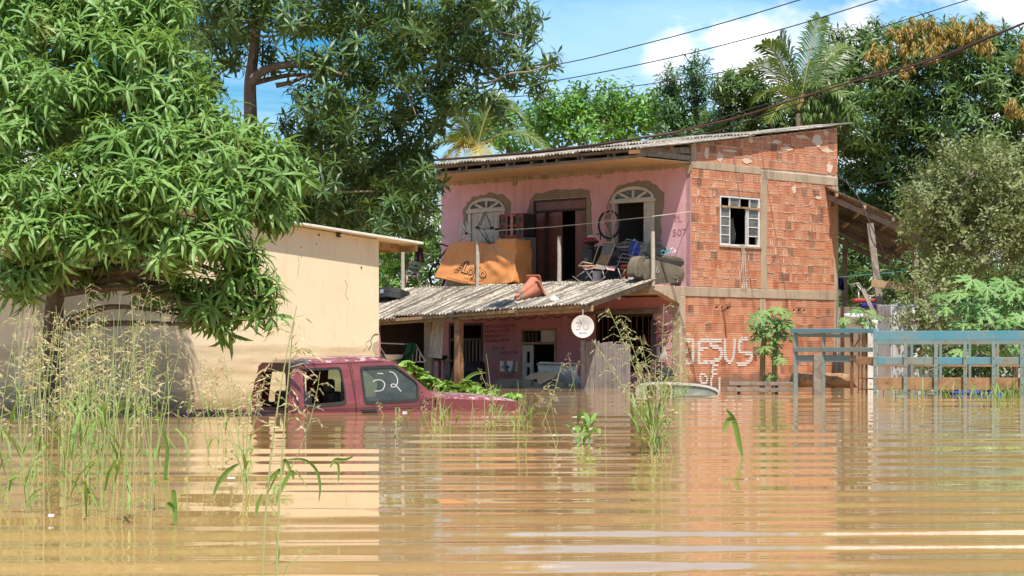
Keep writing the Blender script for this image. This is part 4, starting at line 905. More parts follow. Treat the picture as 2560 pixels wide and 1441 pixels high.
# chalked digits on the near door glass
gw = None
for st in ([(1190, 256), (1240, 258)], [(1150, 330), (1180, 312), (1230, 318), (1252, 350), (1236, 395), (1200, 408), (1165, 408)], [(1290, 240), (1330, 252), (1360, 295), (1362, 340), (1345, 370)], [(1345, 372), (1312, 372), (1310, 352), (1340, 352), (1395, 412)]):
    pts = [T(*p) for p in st]; pp = smooth_path([(a, lean(b)+0.006, b) for a, b in pts], 6); q = MB()
    for a, b in zip(pp[:-1], pp[1:]): q.beam(a, b, 0.013, 0.003, (0, 1, 0))
    q.build('chalk_mark', M['dish_print'], tk)
zt_ = lambda x: np.interp(x, [p[0] for p in side[4:11]], [p[1] for p in side[4:11]])
x_a, x_b = side[4][0]-0.01, side[10][0]
def roof_fn(u, v):
    x = x_a+(x_b-x_a)*u; z = float(zt_(x)); y0 = lean(z)+0.004; y = y0+(TW-2*y0)*v
    e = min(v, 1-v); z += 0.075*(1-math.exp(-e*9))*min(1.0, 0.45+u*4)*min(1, 0.55+(1-u)*4)-0.004
    return (x, y, z)
MB().slab(roof_fn, 24, 20, (0, 0, -0.03)).build('cab_roof', M['truck'], tk, smooth=True)
zr0 = side[4][1]                            # rear cab panel with its window opening
def rearf(a, b, d):
    y = a; l = lean(b); y = l+(TW-2*l)*a; return (xr_+0.02+d+0.10*max(0, (b-belt)), y, b)
MB().plate([(0.0, -0.85), (1, -0.85), (1, zr0-0.02), (0.9, zr0+0.035), (0.1, zr0+0.035), (0, zr0-0.02)], [rnd([(0.10, belt+0.0), (0.90, belt+0.0), (0.87, zr0-0.09), (0.13, zr0-0.09)], 0.07)], 0, 0.045, rearf).build('rear_panel', M['truck'], tk, bevel=0.006)
ws = [(side[10][0], side[10][1]), (xf-0.02, side[-1][1]+0.01)]
def wsf(u, v):
    x = ws[0][0]+(ws[1][0]-ws[0][0])*v; z = ws[0][1]+(ws[1][1]-ws[0][1])*v; y0 = lean(z)+0.05; return (x+0.10*sin(pi*u)*v, y0+(TW-2*y0)*u, z-0.01)
MB().slab(wsf, 14, 6, (0.0, 0, -0.006)).build('windscreen', M['glass_car'], tk, smooth=True)
MB().tube([(xf-0.62+0.06*sin(a), 0.42+0.17*cos(a), belt+0.02+0.17*sin(a)) for a in np.linspace(0, 2*pi, 24)], 0.013, 6, False).build('steering_wheel', M['black'], tk, smooth=True)
MB().b2((xf-0.55, 0.1, belt-0.15), (xf+0.1, TW-0.1, belt-0.02)).build('dashboard', M['black'], tk, bevel=0.03)
for y in (0.18, 0.86):
    st = MB().box((x_a+0.95, y+0.26, belt-0.10), (0.14, 0.50, 0.62)).build('seat', M['black'], tk, bevel=0.05); MB().box((x_a+0.90, y+0.26, belt+0.28), (0.10, 0.27, 0.20)).build('headrest', M['black'], st, bevel=0.04)
MB().box((x_a+0.25, TW/2, belt-0.05), (0.14, 1.2, 0.55)).build('rear_bench', M['black'], tk, bevel=0.05)
# bonnet and wings
hp = [T(*p) for p in ((1690, 455), (1760, 470), (2000, 478), (2230, 484), (2370, 492), (2430, 512), (2447, 545))]
xn = hp[-1][0]; hz = lambda x: float(np.interp(x, [p[0] for p in hp], [p[1] for p in hp]))
MB().plate([(xf-0.005, -0.85)]+hp+[(xn-0.02, -0.85)], [], 0.0, 0.04, lambda a, b, d: (a, d, b)).build('wing', M['truck'], tk, bevel=0.008)
MB().plate([(xf-0.005, -0.85)]+hp+[(xn-0.02, -0.85)], [], TW-0.04, TW, lambda a, b, d: (a, d, b)).build('wing', M['truck'], tk, bevel=0.008)
def hood_fn(u, v):
    x = xf-0.02+(xn-xf+0.02)*u; e = min(v, 1-v); nose = 0.10*(1-(2*v-1)**2)*u**3
    return (x+nose, 0.004+(TW-0.008)*v, hz(x)+0.075*(1-math.exp(-e*12))*(1-u**5)+0.012*sin(pi*v)*(1-u**3)-0.003)
MB().slab(hood_fn, 22, 24, (0, 0, -0.02)).build('bonnet', M['truck'], tk, smooth=True)
MB().plate([(0, -0.85), (1, -0.85), (1, hz(xn)), (0, hz(xn))], [], 0, 0.04, lambda a, b, d: (xn+0.09*(1-(2*a-1)**2)-d, 0.01+(TW-0.02)*a, b)).build('grille', M['black'], tk)
for y in (0.16, TW-0.16): MB().lathe([(0.0, 0.03), (0.07, 0.02), (0.1, 0)], 14, Matrix.Translation((xn+0.03, y, hz(xn)-0.12)) @ Matrix.Rotation(pi/2, 4, 'Y')).build('headlight', M['white_plastic'], tk)
MB().b2((xr_-1.75, 0.0, -0.85), (xr_-0.06, 0.05, 0.045)).build('bed_side', M['truck'], tk, bevel=0.015); MB().b2((xr_-1.75, TW-0.05, -0.85), (xr_-0.06, TW, 0.03)).build('bed_side', M['truck'], tk, bevel=0.015)
# seams, crease, handles, the bare mirror plate
def seam(pts, w=0.010):
    q = MB(); ps = [T(*p) for p in pts]
    for a, b in zip(ps[:-1], ps[1:]): q.beam((a[0], lean(a[1])-0.001, a[1]), (b[0], lean(b[1])-0.001, b[1]), w, 0.006, (0, 1, 0))
    q.build('panel_seam', M['rubber'], tk)
seam([(932, 152), (958, 250), (985, 420), (1000, 500), (1008, 600)]); seam([(955, 152), (975, 250), (993, 420), (996, 480)], 0.006); seam([(1690, 455), (1735, 505), (1752, 600)])
seam([(430, 578), (1000, 558), (1740, 528), (2415, 516)], 0.007); seam([(455, 190), (700, 176), (930, 166), (1240, 152)], 0.005)
hx0 = T(1055, 580); hx1 = T(1190, 578)
MB().b2((hx0[0], -0.022, hx0[1]-0.018), (hx1[0], 0.0, hx0[1]+0.020)).build('door_handle', M['rubber'], tk, bevel=0.006)
mp = [T(*p) for p in ((1550, 372), (1660, 470), (1560, 495))]; MB().plate(mp, [], -0.010, 0.004, near).build('mirror_plate', M['truck'], tk)
for p in ((1572, 420), (1580, 455), (1605, 470), (1572, 478)):
    a, b = T(*p); MB().lathe([(0.014, 0), (0.010, 0.008), (0, 0.01)], 8, Matrix.Translation((a, lean(b)-0.008, b)) @ Matrix.Rotation(pi/2, 4, 'X')).build('screw_hole', M['rubber'], tk)

# ------------------------------------------------------------------ white car under water beside the brick wall
WO = P(1640, 985, WY(985.5)); WO.z = -0.03; WA = rad(-6); WFr = Fr(WO, WA)
wc = thing('sunken_white_car', 'roof of a white car just above the flood by the brick wall', 'car', WO, WA)
def wq(zx, zy): p = WFr.y(1580+zx/5.818, 820+zy/5.818, 0); return p.x, p.z
top = [wq(*p) for p in ((60, 862), (120, 832), (190, 818), (340, 812), (560, 815), (760, 825), (950, 842), (1120, 872), (1215, 905), (1275, 955))]
wo_ = [(top[0][0]-0.1, -0.5)]+top+[(top[-1][0]+0.35, -0.5)]
wh = [rnd([wq(*p) for p in ((592, 836), (900, 850), (1110, 880), (1235, 932), (1245, 962))]+[(wq(1240, 960)[0], -0.2), (wq(592, 960)[0], -0.2)], 0.03), rnd([wq(*p) for p in ((215, 838), (372, 828), (352, 900))]+[(wq(350, 930)[0], -0.2), (wq(225, 930)[0], -0.2)], 0.03), rnd([wq(*p) for p in ((425, 826), (550, 826), (560, 940))]+[(wq(560, 940)[0]-0.02, -0.2), (wq(395, 940)[0], -0.2)], 0.03)]
MB().plate(wo_, wh, 0.0, 0.05, fy).build('side_frame', M['dull_white'], wc, bevel=0.006); MB().plate(wo_, wh, 1.25, 1.30, fy).build('side_frame', M['dull_white'], wc, bevel=0.006)
MB().slab(lambda u, v: (float(np.interp(u*9, range(10), [p[0] for p in top])), 0.01+1.28*v, float(np.interp(u*9, range(10), [p[1] for p in top]))+0.03*sin(pi*v)-0.004), 18, 8, (0, 0, -0.02)).build('roof', M['dull_white'], wc, smooth=True)
MB().plate(wh[0], [], 0.015, 0.02, fy).build('side_glass', M['glass_white_car'], wc); MB().plate(grow(wh[0], 0.006), [grow(wh[0], -0.010)], -0.004, 0.012, fy).build('window_seal', M['rubber'], wc)

# ------------------------------------------------------------------ stake sided lorry bed, blue and teal
LO = Vector(((2188-1280)/F*40.3, 40.3, 0)); LA = math.atan2(-0.8, 3.07); LF = Fr(LO, LA)
lb = thing('lorry_bed_frame', 'blue and teal stake sided lorry bed standing in the water at right', 'lorry bed', LO, LA)
def lq(px, py, c=0.0): p = LF.y(px, py, c); return p.x, p.z
def rail(x0, x1, y0, y1, d0, d1, mat, nm='rail', c=0.0, dx=0.0):
    a = lq(x0, y1, c); b = lq(x0, y0, c); e = lq(x1, (y0+y1)/2, c)
    return MB().b2((a[0], c+d0, a[1]), (e[0], c+d1, b[1])).build(nm, M[mat], lb, bevel=0.006)
rail(2184, 2640, 828, 851, -0.05, 0.04, 'blue_rail', 'top_rail'); rail(2190, 2640, 893, 912, 0.012, 0.04, 'teal', 'middle_rail')
for x0, x1 in ((2194, 2215), (2346, 2412), (2416, 2476)): rail(x0, x1, 893.5, 911.5, 0.008, 0.013, 'blue_rail', 'fresh_paint')
rail(2188, 2640, 944, 975, 0.05, 0.09, 'wood_mud', 'side_board')
px_posts = (2188, 2264, 2340, 2413, 2484, 2555)
for px in px_posts:
    a = lq(px-4.5, 990); b = lq(px+4.5, 851)
    po = MB().plate([(a[0], -1.3), (b[0], -1.3), (b[0], b[1]+0.02), (a[0], b[1]+0.02)], [], -0.045, 0.010, fy).build('stake', M['teal'], lb, bevel=0.005)
    for k in range(5): MB().b2((a[0]+0.028, -0.049, 0.05+k*0.16), (a[0]+0.042, -0.0452, 0.07+k*0.16)).build('bolt', M['rubber'], po)
# far side of the bed
rail(2190, 2640, 850, 862, 0, 0.05, 'teal', 'top_rail', 2.3); rail(2190, 2640, 905, 917, 0, 0.03, 'wood_mud', 'middle_rail', 2.3)
for px in (2280, 2352, 2425, 2495): MB().b2((lq(px-3, 900, 2.3)[0], 2.25, -1.2), (lq(px+3, 900, 2.3)[0], 2.30, lq(px, 860, 2.3)[1])).build('stake', M['teal'], lb)
# tail end, receding to the left
EO = LF.loc((P(1986, 985, 42.0)[0], 42.0, 0)); EO.z = 0; ea = Vector((0, 0, 0)); eb = EO
def end_pt(px, py):
    d = (eb-ea).normalized(); n = Vector((-d.y, d.x, 0)); o, dd = LF._ray(px, py); k = (ea-o).dot(n)/dd.dot(n); return o+dd*k
def erail(x0, x1, y0, y1, th, mat, nm, off=0.0):
    a, b = end_pt(x0, (y0+y1)/2), end_pt(x1, (y0+y1)/2); h = end_pt(x0, y0).z-end_pt(x0, y1).z; d = (eb-ea).normalized(); n = Vector((d.y, -d.x, 0))*off
    return MB().beam(a+n, b+n, th, h).build(nm, M[mat], lb, bevel=0.005)
erail(1978, 2188, 822, 833, 0.08, 'blue_rail', 'top_rail'); erail(1990, 2056, 834.5, 843, 0.03, 'teal', 'brace_rail', 0.03); erail(2062, 2130, 836, 844, 0.03, 'teal', 'brace_rail', 0.03)
erail(1984, 2180, 869, 880, 0.05, 'teal', 'middle_rail'); erail(1986, 2136, 889, 906, 0.04, 'teal', 'middle_rail', 0.03); erail(2140, 2186, 893, 912, 0.04, 'wood_mud', 'middle_rail')
for px, w in ((1989, 0.085), (2059, 0.06), (2129, 0.06), (2166, 0.04)):
    a = end_pt(px, 900); MB().beam((a.x, a.y+0.03, -1.2), (a.x, a.y+0.03, end_pt(px, 833).z), w, 0.06, (0, 1, 0)).build('stake', M['teal'] if px < 2100 else M['rust'], lb, bevel=0.004)
lr = MB()
for x0, y0, x1, y1 in ((2148, 835, 2146, 985), (2156, 845, 2156, 985), (2148, 945, 2188, 947), (2148, 972, 2188, 974), (2130, 900, 2186, 915), (2150, 845, 2136, 868)): lr.tube([end_pt(x0, y0), end_pt(x1, y1)], 0.014, 6)
lr.build('rear_ladder', M['rust'], lb)
# the log lying across the tail and the old post before it
def log(name, label, cat, p0, p1, r0, r1, mat, group=None, n=12, wob=0.02, seed=0, segs=8):
    p0, p1 = Vector(p0), Vector(p1); r = random.Random(seed); pts = [(p1-p0)*(k/segs)+Vector((r.uniform(-wob, wob), 0, r.uniform(-wob, wob))) for k in range(segs+1)]
    o = MB().tube(pts, [r0+(r1-r0)*k/segs+r.uniform(-wob, wob)*0.4 for k in range(segs+1)], n).build(name, M[mat], smooth=False); o.location = p0; return tag(o, label, cat, group)
log('floating_log', 'thick brown log floating across the tail of the blue lorry bed', 'log', P(1984, 950, 42.3), P(2142, 953, 41.2), 0.13, 0.14, 'wood_mud')
o = MB().beam((0, 0, -1.0), (0.01, 0, 0), 0.17, 0.17, (0, 1, 0)).build('stub_post', M['wood_grey'], bevel=0.012); o.location = P(2043, 885, 40.9); tag(o, 'weathered square post standing in water before the brown log', 'post')
# floating pallet of two planks
FP = P(1812, 985, WY(986)); FP.z = 0; ff = Fr(FP, rad(2)); fl = thing('floating_pallet', 'two grey floating planks joined by cross pieces beside the brick wall', 'pallet', FP, rad(2))
for (x0, y0, x1, y1, h) in ((1822, 959, 1983, 960, 9), (1816, 974, 1984, 976, 10)):
    a, b = ff.y(x0, y0, 0.25), ff.y(x1, y1, 0.25); MB().beam(a, b, 0.12, h*42/5400, (0, 0, 1)).build('plank', M['wood_grey'], fl, bevel=0.006)
for px in (1847, 1941): a, b = ff.y(px, 956, 0.31), ff.y(px, 986, 0.31); MB().beam((a.x, 0.31, a.z), (a.x, 0.31, -0.1), 0.06, 0.05, (0, 1, 0)).build('cross_piece', M['wood_grey'], fl)

# ------------------------------------------------------------------ shed on the right
SA = P(2085, 478, 53); SB = P(2326, 582, 51); sh = thing('open_shed', 'open timber shed with a dull sheet roof behind the brick house', 'shed', (SA.x, SA.y, 0), 0)
S0 = Vector((SA.x, SA.y, 0)); A_, B_ = SA-S0, SB-S0; back = Vector((0.6, 9.0, -0.2)); A_ = A_-(B_-A_)*0.35
for k in range(6):
    def sfn(u, v, k=k):
        w = (k+u*1.06)/6; p = A_+(B_-A_)*1.02*v+back*w; p = Vector(p); p.z += 0.02*cos(2*pi*(u*16)); return p
    MB().slab(sfn, 96, 2, (0, 0, 0.012)).build('roof_sheet', M['tin_shed'], sh)
for k in range(5):
    p = (B_-A_)*(0.06+0.22*k); MB().beam(A_+p+Vector((0, -0.05, -0.07)), A_+p+back+Vector((0, 0, -0.07)), 0.07, 0.09).build('purlin', M['wood_tan'] if k < 3 else M['wood_grey'], sh)
for w in (0.02, 0.34, 0.67, 0.98): MB().beam(A_+back*w+Vector((0, 0, -0.18)), B_+back*w+Vector((0, 0, -0.18)), 0.07, 0.13).build('rafter', M['wood_grey'], sh)
for px, y0, Y in ((2314, 590, 51.4), (2112, 600, 58), (2290, 600, 58)):
    p = P(px, y0, Y)-S0; MB().beam((p.x, p.y, -1.7), p, 0.12, 0.12, (0, 1, 0)).build('post', M['wood_grey'], sh)
MB().b2((A_.x-1, 9.3, -1.7), (B_.x+0.5, 9.4, 2.1)).build('back_wall', M['wood_fence'], sh)
def plank(name, label, cat, p0, p1, w, h, mat, group=None, up=(0, 1, 0)):
    p0, p1 = Vector(p0), Vector(p1); o = MB().beam((0, 0, 0), p1-p0, w, h, up).build(name, M[mat], bevel=0.005); o.location = p0; return tag(o, label, cat, group)
p0, p1 = P(2206, 818, 49.5), P(2175, 560, 50); p0 = p0+(p0-p1)*0.62
plank('leaning_pole', 'tall grey pole leaning upright in front of the open shed', 'pole', p0, p1, 0.15, 0.11, 'wood_grey')
plank('crossed_board', 'brown weathered board nailed level across the leaning pole', 'board', P(2178, 708, 49.4), P(2326, 724, 49.4), 0.17, 0.05, 'wood_tan')
p0, p1 = P(2200, 816, 49.2), P(2157, 724, 49.6); plank('propped_stick', 'thin grey stick propped against the leaning pole, left side', 'stick', p0+(p0-p1)*1.6, p1, 0.09, 0.06, 'wood_grey')
p0, p1 = P(2228, 826, 49.0), P(2206, 770, 49.3); plank('propped_stick', 'short tan stick propped at the foot of the leaning pole, right side', 'stick', p0+(p0-p1)*2.5, p1, 0.08, 0.06, 'wood_tan')
# ------------------------------------------------------------------ plants
def leaf_strip(base, az, el, L, W, droop, fold=0.25, st=3):
    """one leaf bent under its own weight: base width, belly, shoulder, tip"""
    base = Vector(base); h = Vector((cos(az), sin(az), 0)); sd = Vector((-sin(az), cos(az), 0)); pts = []; p = base; e = el; step = L/st
    prof_ = {3: (0.30, 1.0, 0.80), 2: (0.35, 1.0)}[st]; pts = [p]
    for k in range(st):
        p = p+(h*cos(e)+Vector((0, 0, sin(e))))*step; e -= droop/st; pts.append(p)
    v = []; f = []
    for k in range(st):
        w = W*prof_[k]/2; up = Vector((0, 0, 1))*w*fold*1.2
        v += [pts[k]-sd*w+up, pts[k], pts[k]+sd*w+up]
    v.append(pts[-1]); t = 3*st
    for k in range(st-1):
        b = 3*k; f += [(b, b+1, b+4, b+3), (b+1, b+2, b+5, b+4)]
    b = 3*(st-1); f += [(b, b+1, t), (b+1, b+2, t)]
    return v, f
def rosette(n, L, W, droop, seed, el=(1.15, -0.35), st=3, stem=0.08):
    r = random.Random(seed); V, Fc = [], []
    for k in range(n):
        f_ = k/max(1, n-1); az = k*2.39996+r.uniform(-0.3, 0.3); e = el[0]+(el[1]-el[0])*f_+r.uniform(-0.2, 0.2); l = L*r.uniform(0.7, 1.15)
        v, f = leaf_strip((0.012*cos(az), 0.012*sin(az), stem*(1-f_)), az, e, l, W*r.uniform(0.8, 1.15), droop*r.uniform(0.6, 1.35), st=st)
        b = len(V); V += v; Fc += [tuple(i+b for i in q) for q in f]
    return np.array([tuple(p) for p in V]), Fc
def spray(n, L, W, seed, gap=0.045, droop=0.5, st=2):
    """leaves in pairs along a twig"""
    r = random.Random(seed); V, Fc = [], []
    for k in range(n):
        az = (k % 2)*pi+r.uniform(-0.5, 0.5)+k*0.5; v, f = leaf_strip((0, 0, k*gap), az, r.uniform(0.1, 0.9), L*r.uniform(0.7, 1.2), W*r.uniform(0.8, 1.2), droop*r.uniform(0.5, 1.5), st=st)
        b = len(V); V += v; Fc += [tuple(i+b for i in q) for q in f]
    return np.array([tuple(p) for p in V]), Fc
def axis_mat(a, spin):
    """many rotation matrices taking z to the axes a, with a spin about them"""
    a = a/np.linalg.norm(a, axis=1, keepdims=True); ref = np.tile([0.0, 0.0, 1.0], (len(a), 1)); ref[np.abs(a[:, 2]) > 0.95] = [1.0, 0, 0]
    x = np.cross(ref, a); x /= np.linalg.norm(x, axis=1, keepdims=True); y = np.cross(a, x)
    c, s_ = np.cos(spin)[:, None], np.sin(spin)[:, None]
    return np.stack([x*c+y*s_, -x*s_+y*c, a], axis=2)
def np_mesh(name, verts, face_lists, mat, tint, parent=None, kind='stuff', smooth=True):
    me = bpy.data.meshes.new(name); n = len(verts); me.vertices.add(n); me.vertices.foreach_set('co', verts.astype(np.float32).ravel())
    starts, totals, idx = [], [], []; off = 0
    for arr in face_lists:
        k = arr.shape[1]; idx.append(arr.ravel()); m = len(arr); starts.append(off+np.arange(m)*k); totals.append(np.full(m, k)); off += m*k
    idx = np.concatenate(idx).astype(np.int32); me.loops.add(len(idx)); me.loops.foreach_set('vertex_index', idx)
    st, tt = np.concatenate(starts).astype(np.int32), np.concatenate(totals).astype(np.int32)
    me.polygons.add(len(st)); me.polygons.foreach_set('loop_start', st); me.polygons.foreach_set('loop_total', tt)
    me.polygons.foreach_set('use_smooth', [smooth]*len(st)); me.update(calc_edges=True); me.materials.append(mat)
    at = me.attributes.new('tint', 'FLOAT', 'POINT'); at.data.foreach_set('value', tint.astype(np.float32))
    o = bpy.data.objects.new(name, me); C.objects.link(o)
    if parent: o.parent = parent
    if kind: o['kind'] = kind
    return o
def scatter(name, temps, pos, axes, scale, mat, parent, kind='stuff', g=rng, spread=0.45):
    n = len(pos); which = g.integers(0, len(temps), n); R = axis_mat(axes, g.uniform(0, 6.28, n)); tn = g.random(n); V, T3, T4, tint = [], [], [], []; off = 0
    for k, (tv, tf) in enumerate(temps):
        sel = np.where(which == k)[0]
        if not len(sel): continue
        w = np.einsum('nij,vj->nvi', R[sel], tv)*scale[sel][:, None, None]+pos[sel][:, None, :]; m = len(tv)
        V.append(w.reshape(-1, 3)); base = off+np.arange(len(sel))*m
        for size, lst in ((3, T3), (4, T4)):
            a = np.array([q for q in tf if len(q) == size])
            if len(a): lst.append((a[None]+base[:, None, None]).reshape(-1, size))
        tint.append(np.repeat(tn[sel]*(1-spread), m)+np.tile(np.repeat(g.random((len(tv)+2)//3), 3)[:m]*spread, len(sel))); off += len(sel)*m
    fl = []
    if T3: fl.append(np.concatenate(T3))
    if T4: fl.append(np.concatenate(T4))
    return np_mesh(name, np.concatenate(V), fl, mat, np.concatenate(tint), parent, kind)
def blob_points(blobs, dens, g, inner=0.25, up=0.35, lump=0.22):
    """points and outward axes on the shells of the crown's clumps"""
    Ps, As = [], []
    for (c, r) in blobs:
        r = np.array(r if hasattr(r, '__len__') else (r, r, r*0.85)); n = int(dens*(r[0]*r[1]+r[0]*r[2]+r[1]*r[2])*4.2)+3
        d = g.normal(size=(n, 3)); d[:, 2] += 0.25; d /= np.linalg.norm(d, axis=1, keepdims=True)
        ph = g.uniform(0, 6.28, 3); lum = 1+lump*np.sin(d[:, 0]*4.3+ph[0])*np.sin(d[:, 1]*4.1+ph[1])+lump*0.6*np.sin(d[:, 2]*6+ph[2])
        k = np.where(g.random(n) < inner, g.uniform(0.35, 0.8, n), g.uniform(0.82, 1.05, n))*lum
        p = np.array(c)+d*r*k[:, None]; a = d/r; a /= np.linalg.norm(a, axis=1, keepdims=True); a = a+np.array([0, 0, up])+g.normal(size=(n, 3))*0.22
        Ps.append(p); As.append(a)
    return np.concatenate(Ps), np.concatenate(As)
def px_blobs(lst, Yc, Yspread, g, depth=1.0):
    out = []
    for it in lst:
        x, y, r = it[:3]; Y = it[3] if len(it) > 3 else Yc+g.uniform(-Yspread, Yspread); R = r*Y/F
        out.append((P(x, y, Y), (R, R*depth, R*0.9)))
    return out
def skeleton(root, tips, r0, g, mat, name='trunk', mids=None, twigs=True):
    """trunk path with a limb to every clump"""
    q = MB(); tp = [Vector(p) for p in root]; q.tube(smooth_path(tp, 6), list(np.linspace(r0, r0*0.5, (len(tp)-1)*6+1)), 9)
    for c in tips:
        c = Vector(c); b = min(tp[1:], key=lambda p: (p-c).length+(3 if p.z > c.z+0.3 else 0)); m = (b+c)/2+Vector((g.uniform(-0.25, 0.25), g.uniform(-0.25, 0.25), g.uniform(0.0, 0.35)))
        L = (c-b).length; path = smooth_path([b, m, c], 5); q.tube(path, list(np.linspace(max(0.03, min(r0*0.42, 0.035*L+0.02)), 0.014, len(path))), 6)
        if twigs:
            for _ in range(3):
                e = c+Vector((g.uniform(-1, 1), g.uniform(-1, 1), g.uniform(-0.4, 0.8)))*0.4; q.tube([m+(c-m)*0.6, (c+e)/2, e], [0.014, 0.011, 0.006], 4)
    return q.build(name, mat)
def plant(name, label, cat, base, group=None): return thing(name, label, cat, base, 0, group)
def under(o, root):
    """keep the mesh where it stands and hang it under its root"""
    o.parent = root; o.matrix_parent_inverse = Matrix.Translation(root.location).inverted(); return o

MANGO = [rosette(15, 0.27+0.03*(s % 3), 0.043, 1.3, s, el=(0.65, -0.95)) for s in range(5)]
MANGO_LO = [rosette(12, 0.30, 0.056, 1.0, 10+s, el=(0.75, -0.8), st=2) for s in range(5)]
HANG = [rosette(12, 0.23, 0.05, 0.5, 30+s, el=(-0.7, -1.4), st=2) for s in range(3)]
BROAD = [spray(9, 0.16, 0.072, 50+s, 0.05, 0.9) for s in range(5)]
SMALL = [spray(10, 0.062, 0.030, 70+s, 0.028, 0.4) for s in range(5)]
LACE = [spray(12, 0.13, 0.038, 80+s, 0.03, 0.9) for s in range(4)]

# near mango tree ---------------------------------------------------------------
g = np.random.default_rng(21)
tb = Vector(((135-1280)/F*28.2, 28.2, -1.7)); mt = plant('mango_tree', 'bright green near mango tree leaning over the water at left', 'tree', tb, 'mango trees')
near_b = [(40, 215, 120, 27.4), (150, 110, 125, 28.2), (300, 60, 120, 28.4), (395, 85, 95, 28.6), (425, 175, 90, 28.2), (330, 190, 120, 27.6), (190, 260, 110, 27.0), (60, 360, 115, 27.0), (420, 280, 105, 27.5), (505, 295, 85, 28.0), (605, 355, 80, 28.0), (690, 410, 72, 28.0), (640, 430, 90, 27.6), (520, 400, 105, 27.0), (380, 400, 110, 26.6), (250, 390, 105, 26.7), (130, 480, 95, 26.6), (20, 500, 85, 26.8),
          (300, 500, 95, 26.4), (430, 500, 95, 26.5), (560, 520, 85, 26.9), (670, 520, 65, 27.8), (520, 600, 75, 26.7), (600, 650, 62, 27.2), (640, 720, 46, 27.2), (420, 610, 80, 26.6), (300, 590, 75, 26.6), (180, 600, 80, 26.4), (70, 600, 85, 26.4), (100, 690, 60, 26.6), (20, 690, 60, 26.6), (560, 730, 55, 27.2), (480, 740, 48, 27.6), (390, 730, 45, 28.0), (525, 775, 50, 27.2), (610, 760, 48, 27.3), (655, 770, 34, 27.4), (560, 815, 26, 27.2), (470, 790, 34, 27.6), (700, 560, 50, 27.9), (745, 440, 34, 28.1),
          (720, 470, 42, 28.2), (-60, 420, 110, 27.8), (-70, 250, 120, 28), (-40, 90, 120, 28.4), (200, -10, 120, 28.8), (380, -20, 110, 29), (60, 20, 120, 28.8), (-60, 560, 90, 27.2), (250, 300, 140, 29.2), (430, 350, 120, 29.4), (100, 300, 140, 29.4), (560, 450, 110, 29.2), (320, 660, 60, 28.8), (240, 700, 45, 28.2)]
bl = px_blobs([(b[0], b[1], b[2]*0.84, b[3]-(b[2] < 100)*0.25) for b in near_b], 27.5, 0.4, g, 1.0); pos, ax = blob_points(bl, 17.0, g, 0.25, 0.9, 0.3)
wn_ = Vector((0.717, -0.697, 0)); ok = np.array([(Vector(p)-CO).dot(wn_) > 0.35 or p[2] > 3.2 for p in pos]); pos, ax = pos[ok], ax[ok]
order = np.argsort(pos[:, 1]); dist = pos[:, 1]
front = order[:int(len(order)*0.5)]; pick = g.choice(front, 300, replace=False); keep = np.ones(len(pos), bool); keep[pick] = False
sm = []
for tv, tf in MANGO:
    me = bpy.data.meshes.new('leaf_spray'); me.from_pydata([tuple(p) for p in tv], [], tf); me.materials.append(M['leaf_near']); me.polygons.foreach_set('use_smooth', [True]*len(me.polygons)); at = me.attributes.new('tint', 'FLOAT', 'POINT'); sm.append(me)
R = axis_mat(ax[pick], g.uniform(0, 6.28, 300))
for k, i in enumerate(pick):
    o = bpy.data.objects.new('leaf_spray', sm[k % 5]); C.objects.link(o); s_ = g.uniform(0.7, 1.28)
    o.parent = mt; o.matrix_local = Matrix.Translation(Vector(pos[i])-tb) @ Matrix([list(r) for r in R[k]]).to_4x4() @ Matrix.Scale(s_, 4)
sc_ = g.uniform(0.62, 1.28, keep.sum()); under(scatter('crown', MANGO, pos[keep], ax[keep], sc_, M['leaf_near'], None, g=g), mt)
root = [tb, P(128, 960, 28.2), P(133, 820, 28.2), P(140, 735, 28.2), P(165, 690, 28.2), P(200, 560, 28.1), P(240, 420, 28.2), P(280, 250, 28.4)]
tips = [b[0] for b in bl]; under(skeleton(root, tips, 0.15, g, M['bark']), mt)

# big mango behind the cream house ------------------------------------------------
g = np.random.default_rng(22); Yb = 45.0
tb = P(625, 900, Yb); tb.z = -1.7; t2 = plant('mango_tree', 'tall dark old mango tree with bare limbs behind the cream house', 'tree', tb, 'mango trees')
far_b = [(560, 40, 75), (640, 20, 70), (720, 60, 60), (560, 130, 60), (700, 150, 48), (780, 40, 70), (860, 20, 80), (940, 50, 75), (1020, 40, 85), (1110, 40, 85), (1190, 50, 75), (1250, 30, 60), (880, 110, 75), (960, 140, 75), (800, 170, 55), (850, 230, 70), (930, 230, 60), (1000, 190, 60), (1060, 130, 70), (1140, 130, 65), (1210, 120, 55),
         (790, 270, 60), (880, 300, 60), (760, 330, 55), (830, 360, 60), (900, 380, 55), (960, 330, 50), (1010, 270, 45), (1060, 220, 42), (1110, 230, 38), (1150, 200, 40), (740, 420, 55), (800, 450, 60), (870, 470, 60), (940, 440, 55), (1000, 400, 45), (1030, 460, 55), (960, 510, 55), (1040, 530, 48), (880, 540, 55), (780, 530, 60), (980, 560, 60), (1040, 580, 45), (1075, 470, 35), (1060, 400, 36), (1000, 330, 35), (1040, 350, 35), (1090, 300, 36), (1060, 450, 40), (1080, 520, 28),
         (1260, 90, 40), (1300, 60, 30), (1310, 95, 26), (1230, 170, 36), (1270, 200, 26), (1320, 175, 26), (1375, 155, 20), (1340, 205, 22), (1330, 235, 18), (1290, 140, 24), (1110, 260, 32), (1160, 250, 30), (1200, 262, 28), (1240, 275, 22), (1330, 30, 20), (700, 250, 40), (720, 540, 55), (690, 330, 45), (520, 220, 50), (600, -60, 90), (800, -70, 100), (1000, -70, 100), (1180, -60, 85), (470, -20, 90), (420, 60, 80)]
dropb = {(690, 330), (700, 250)}
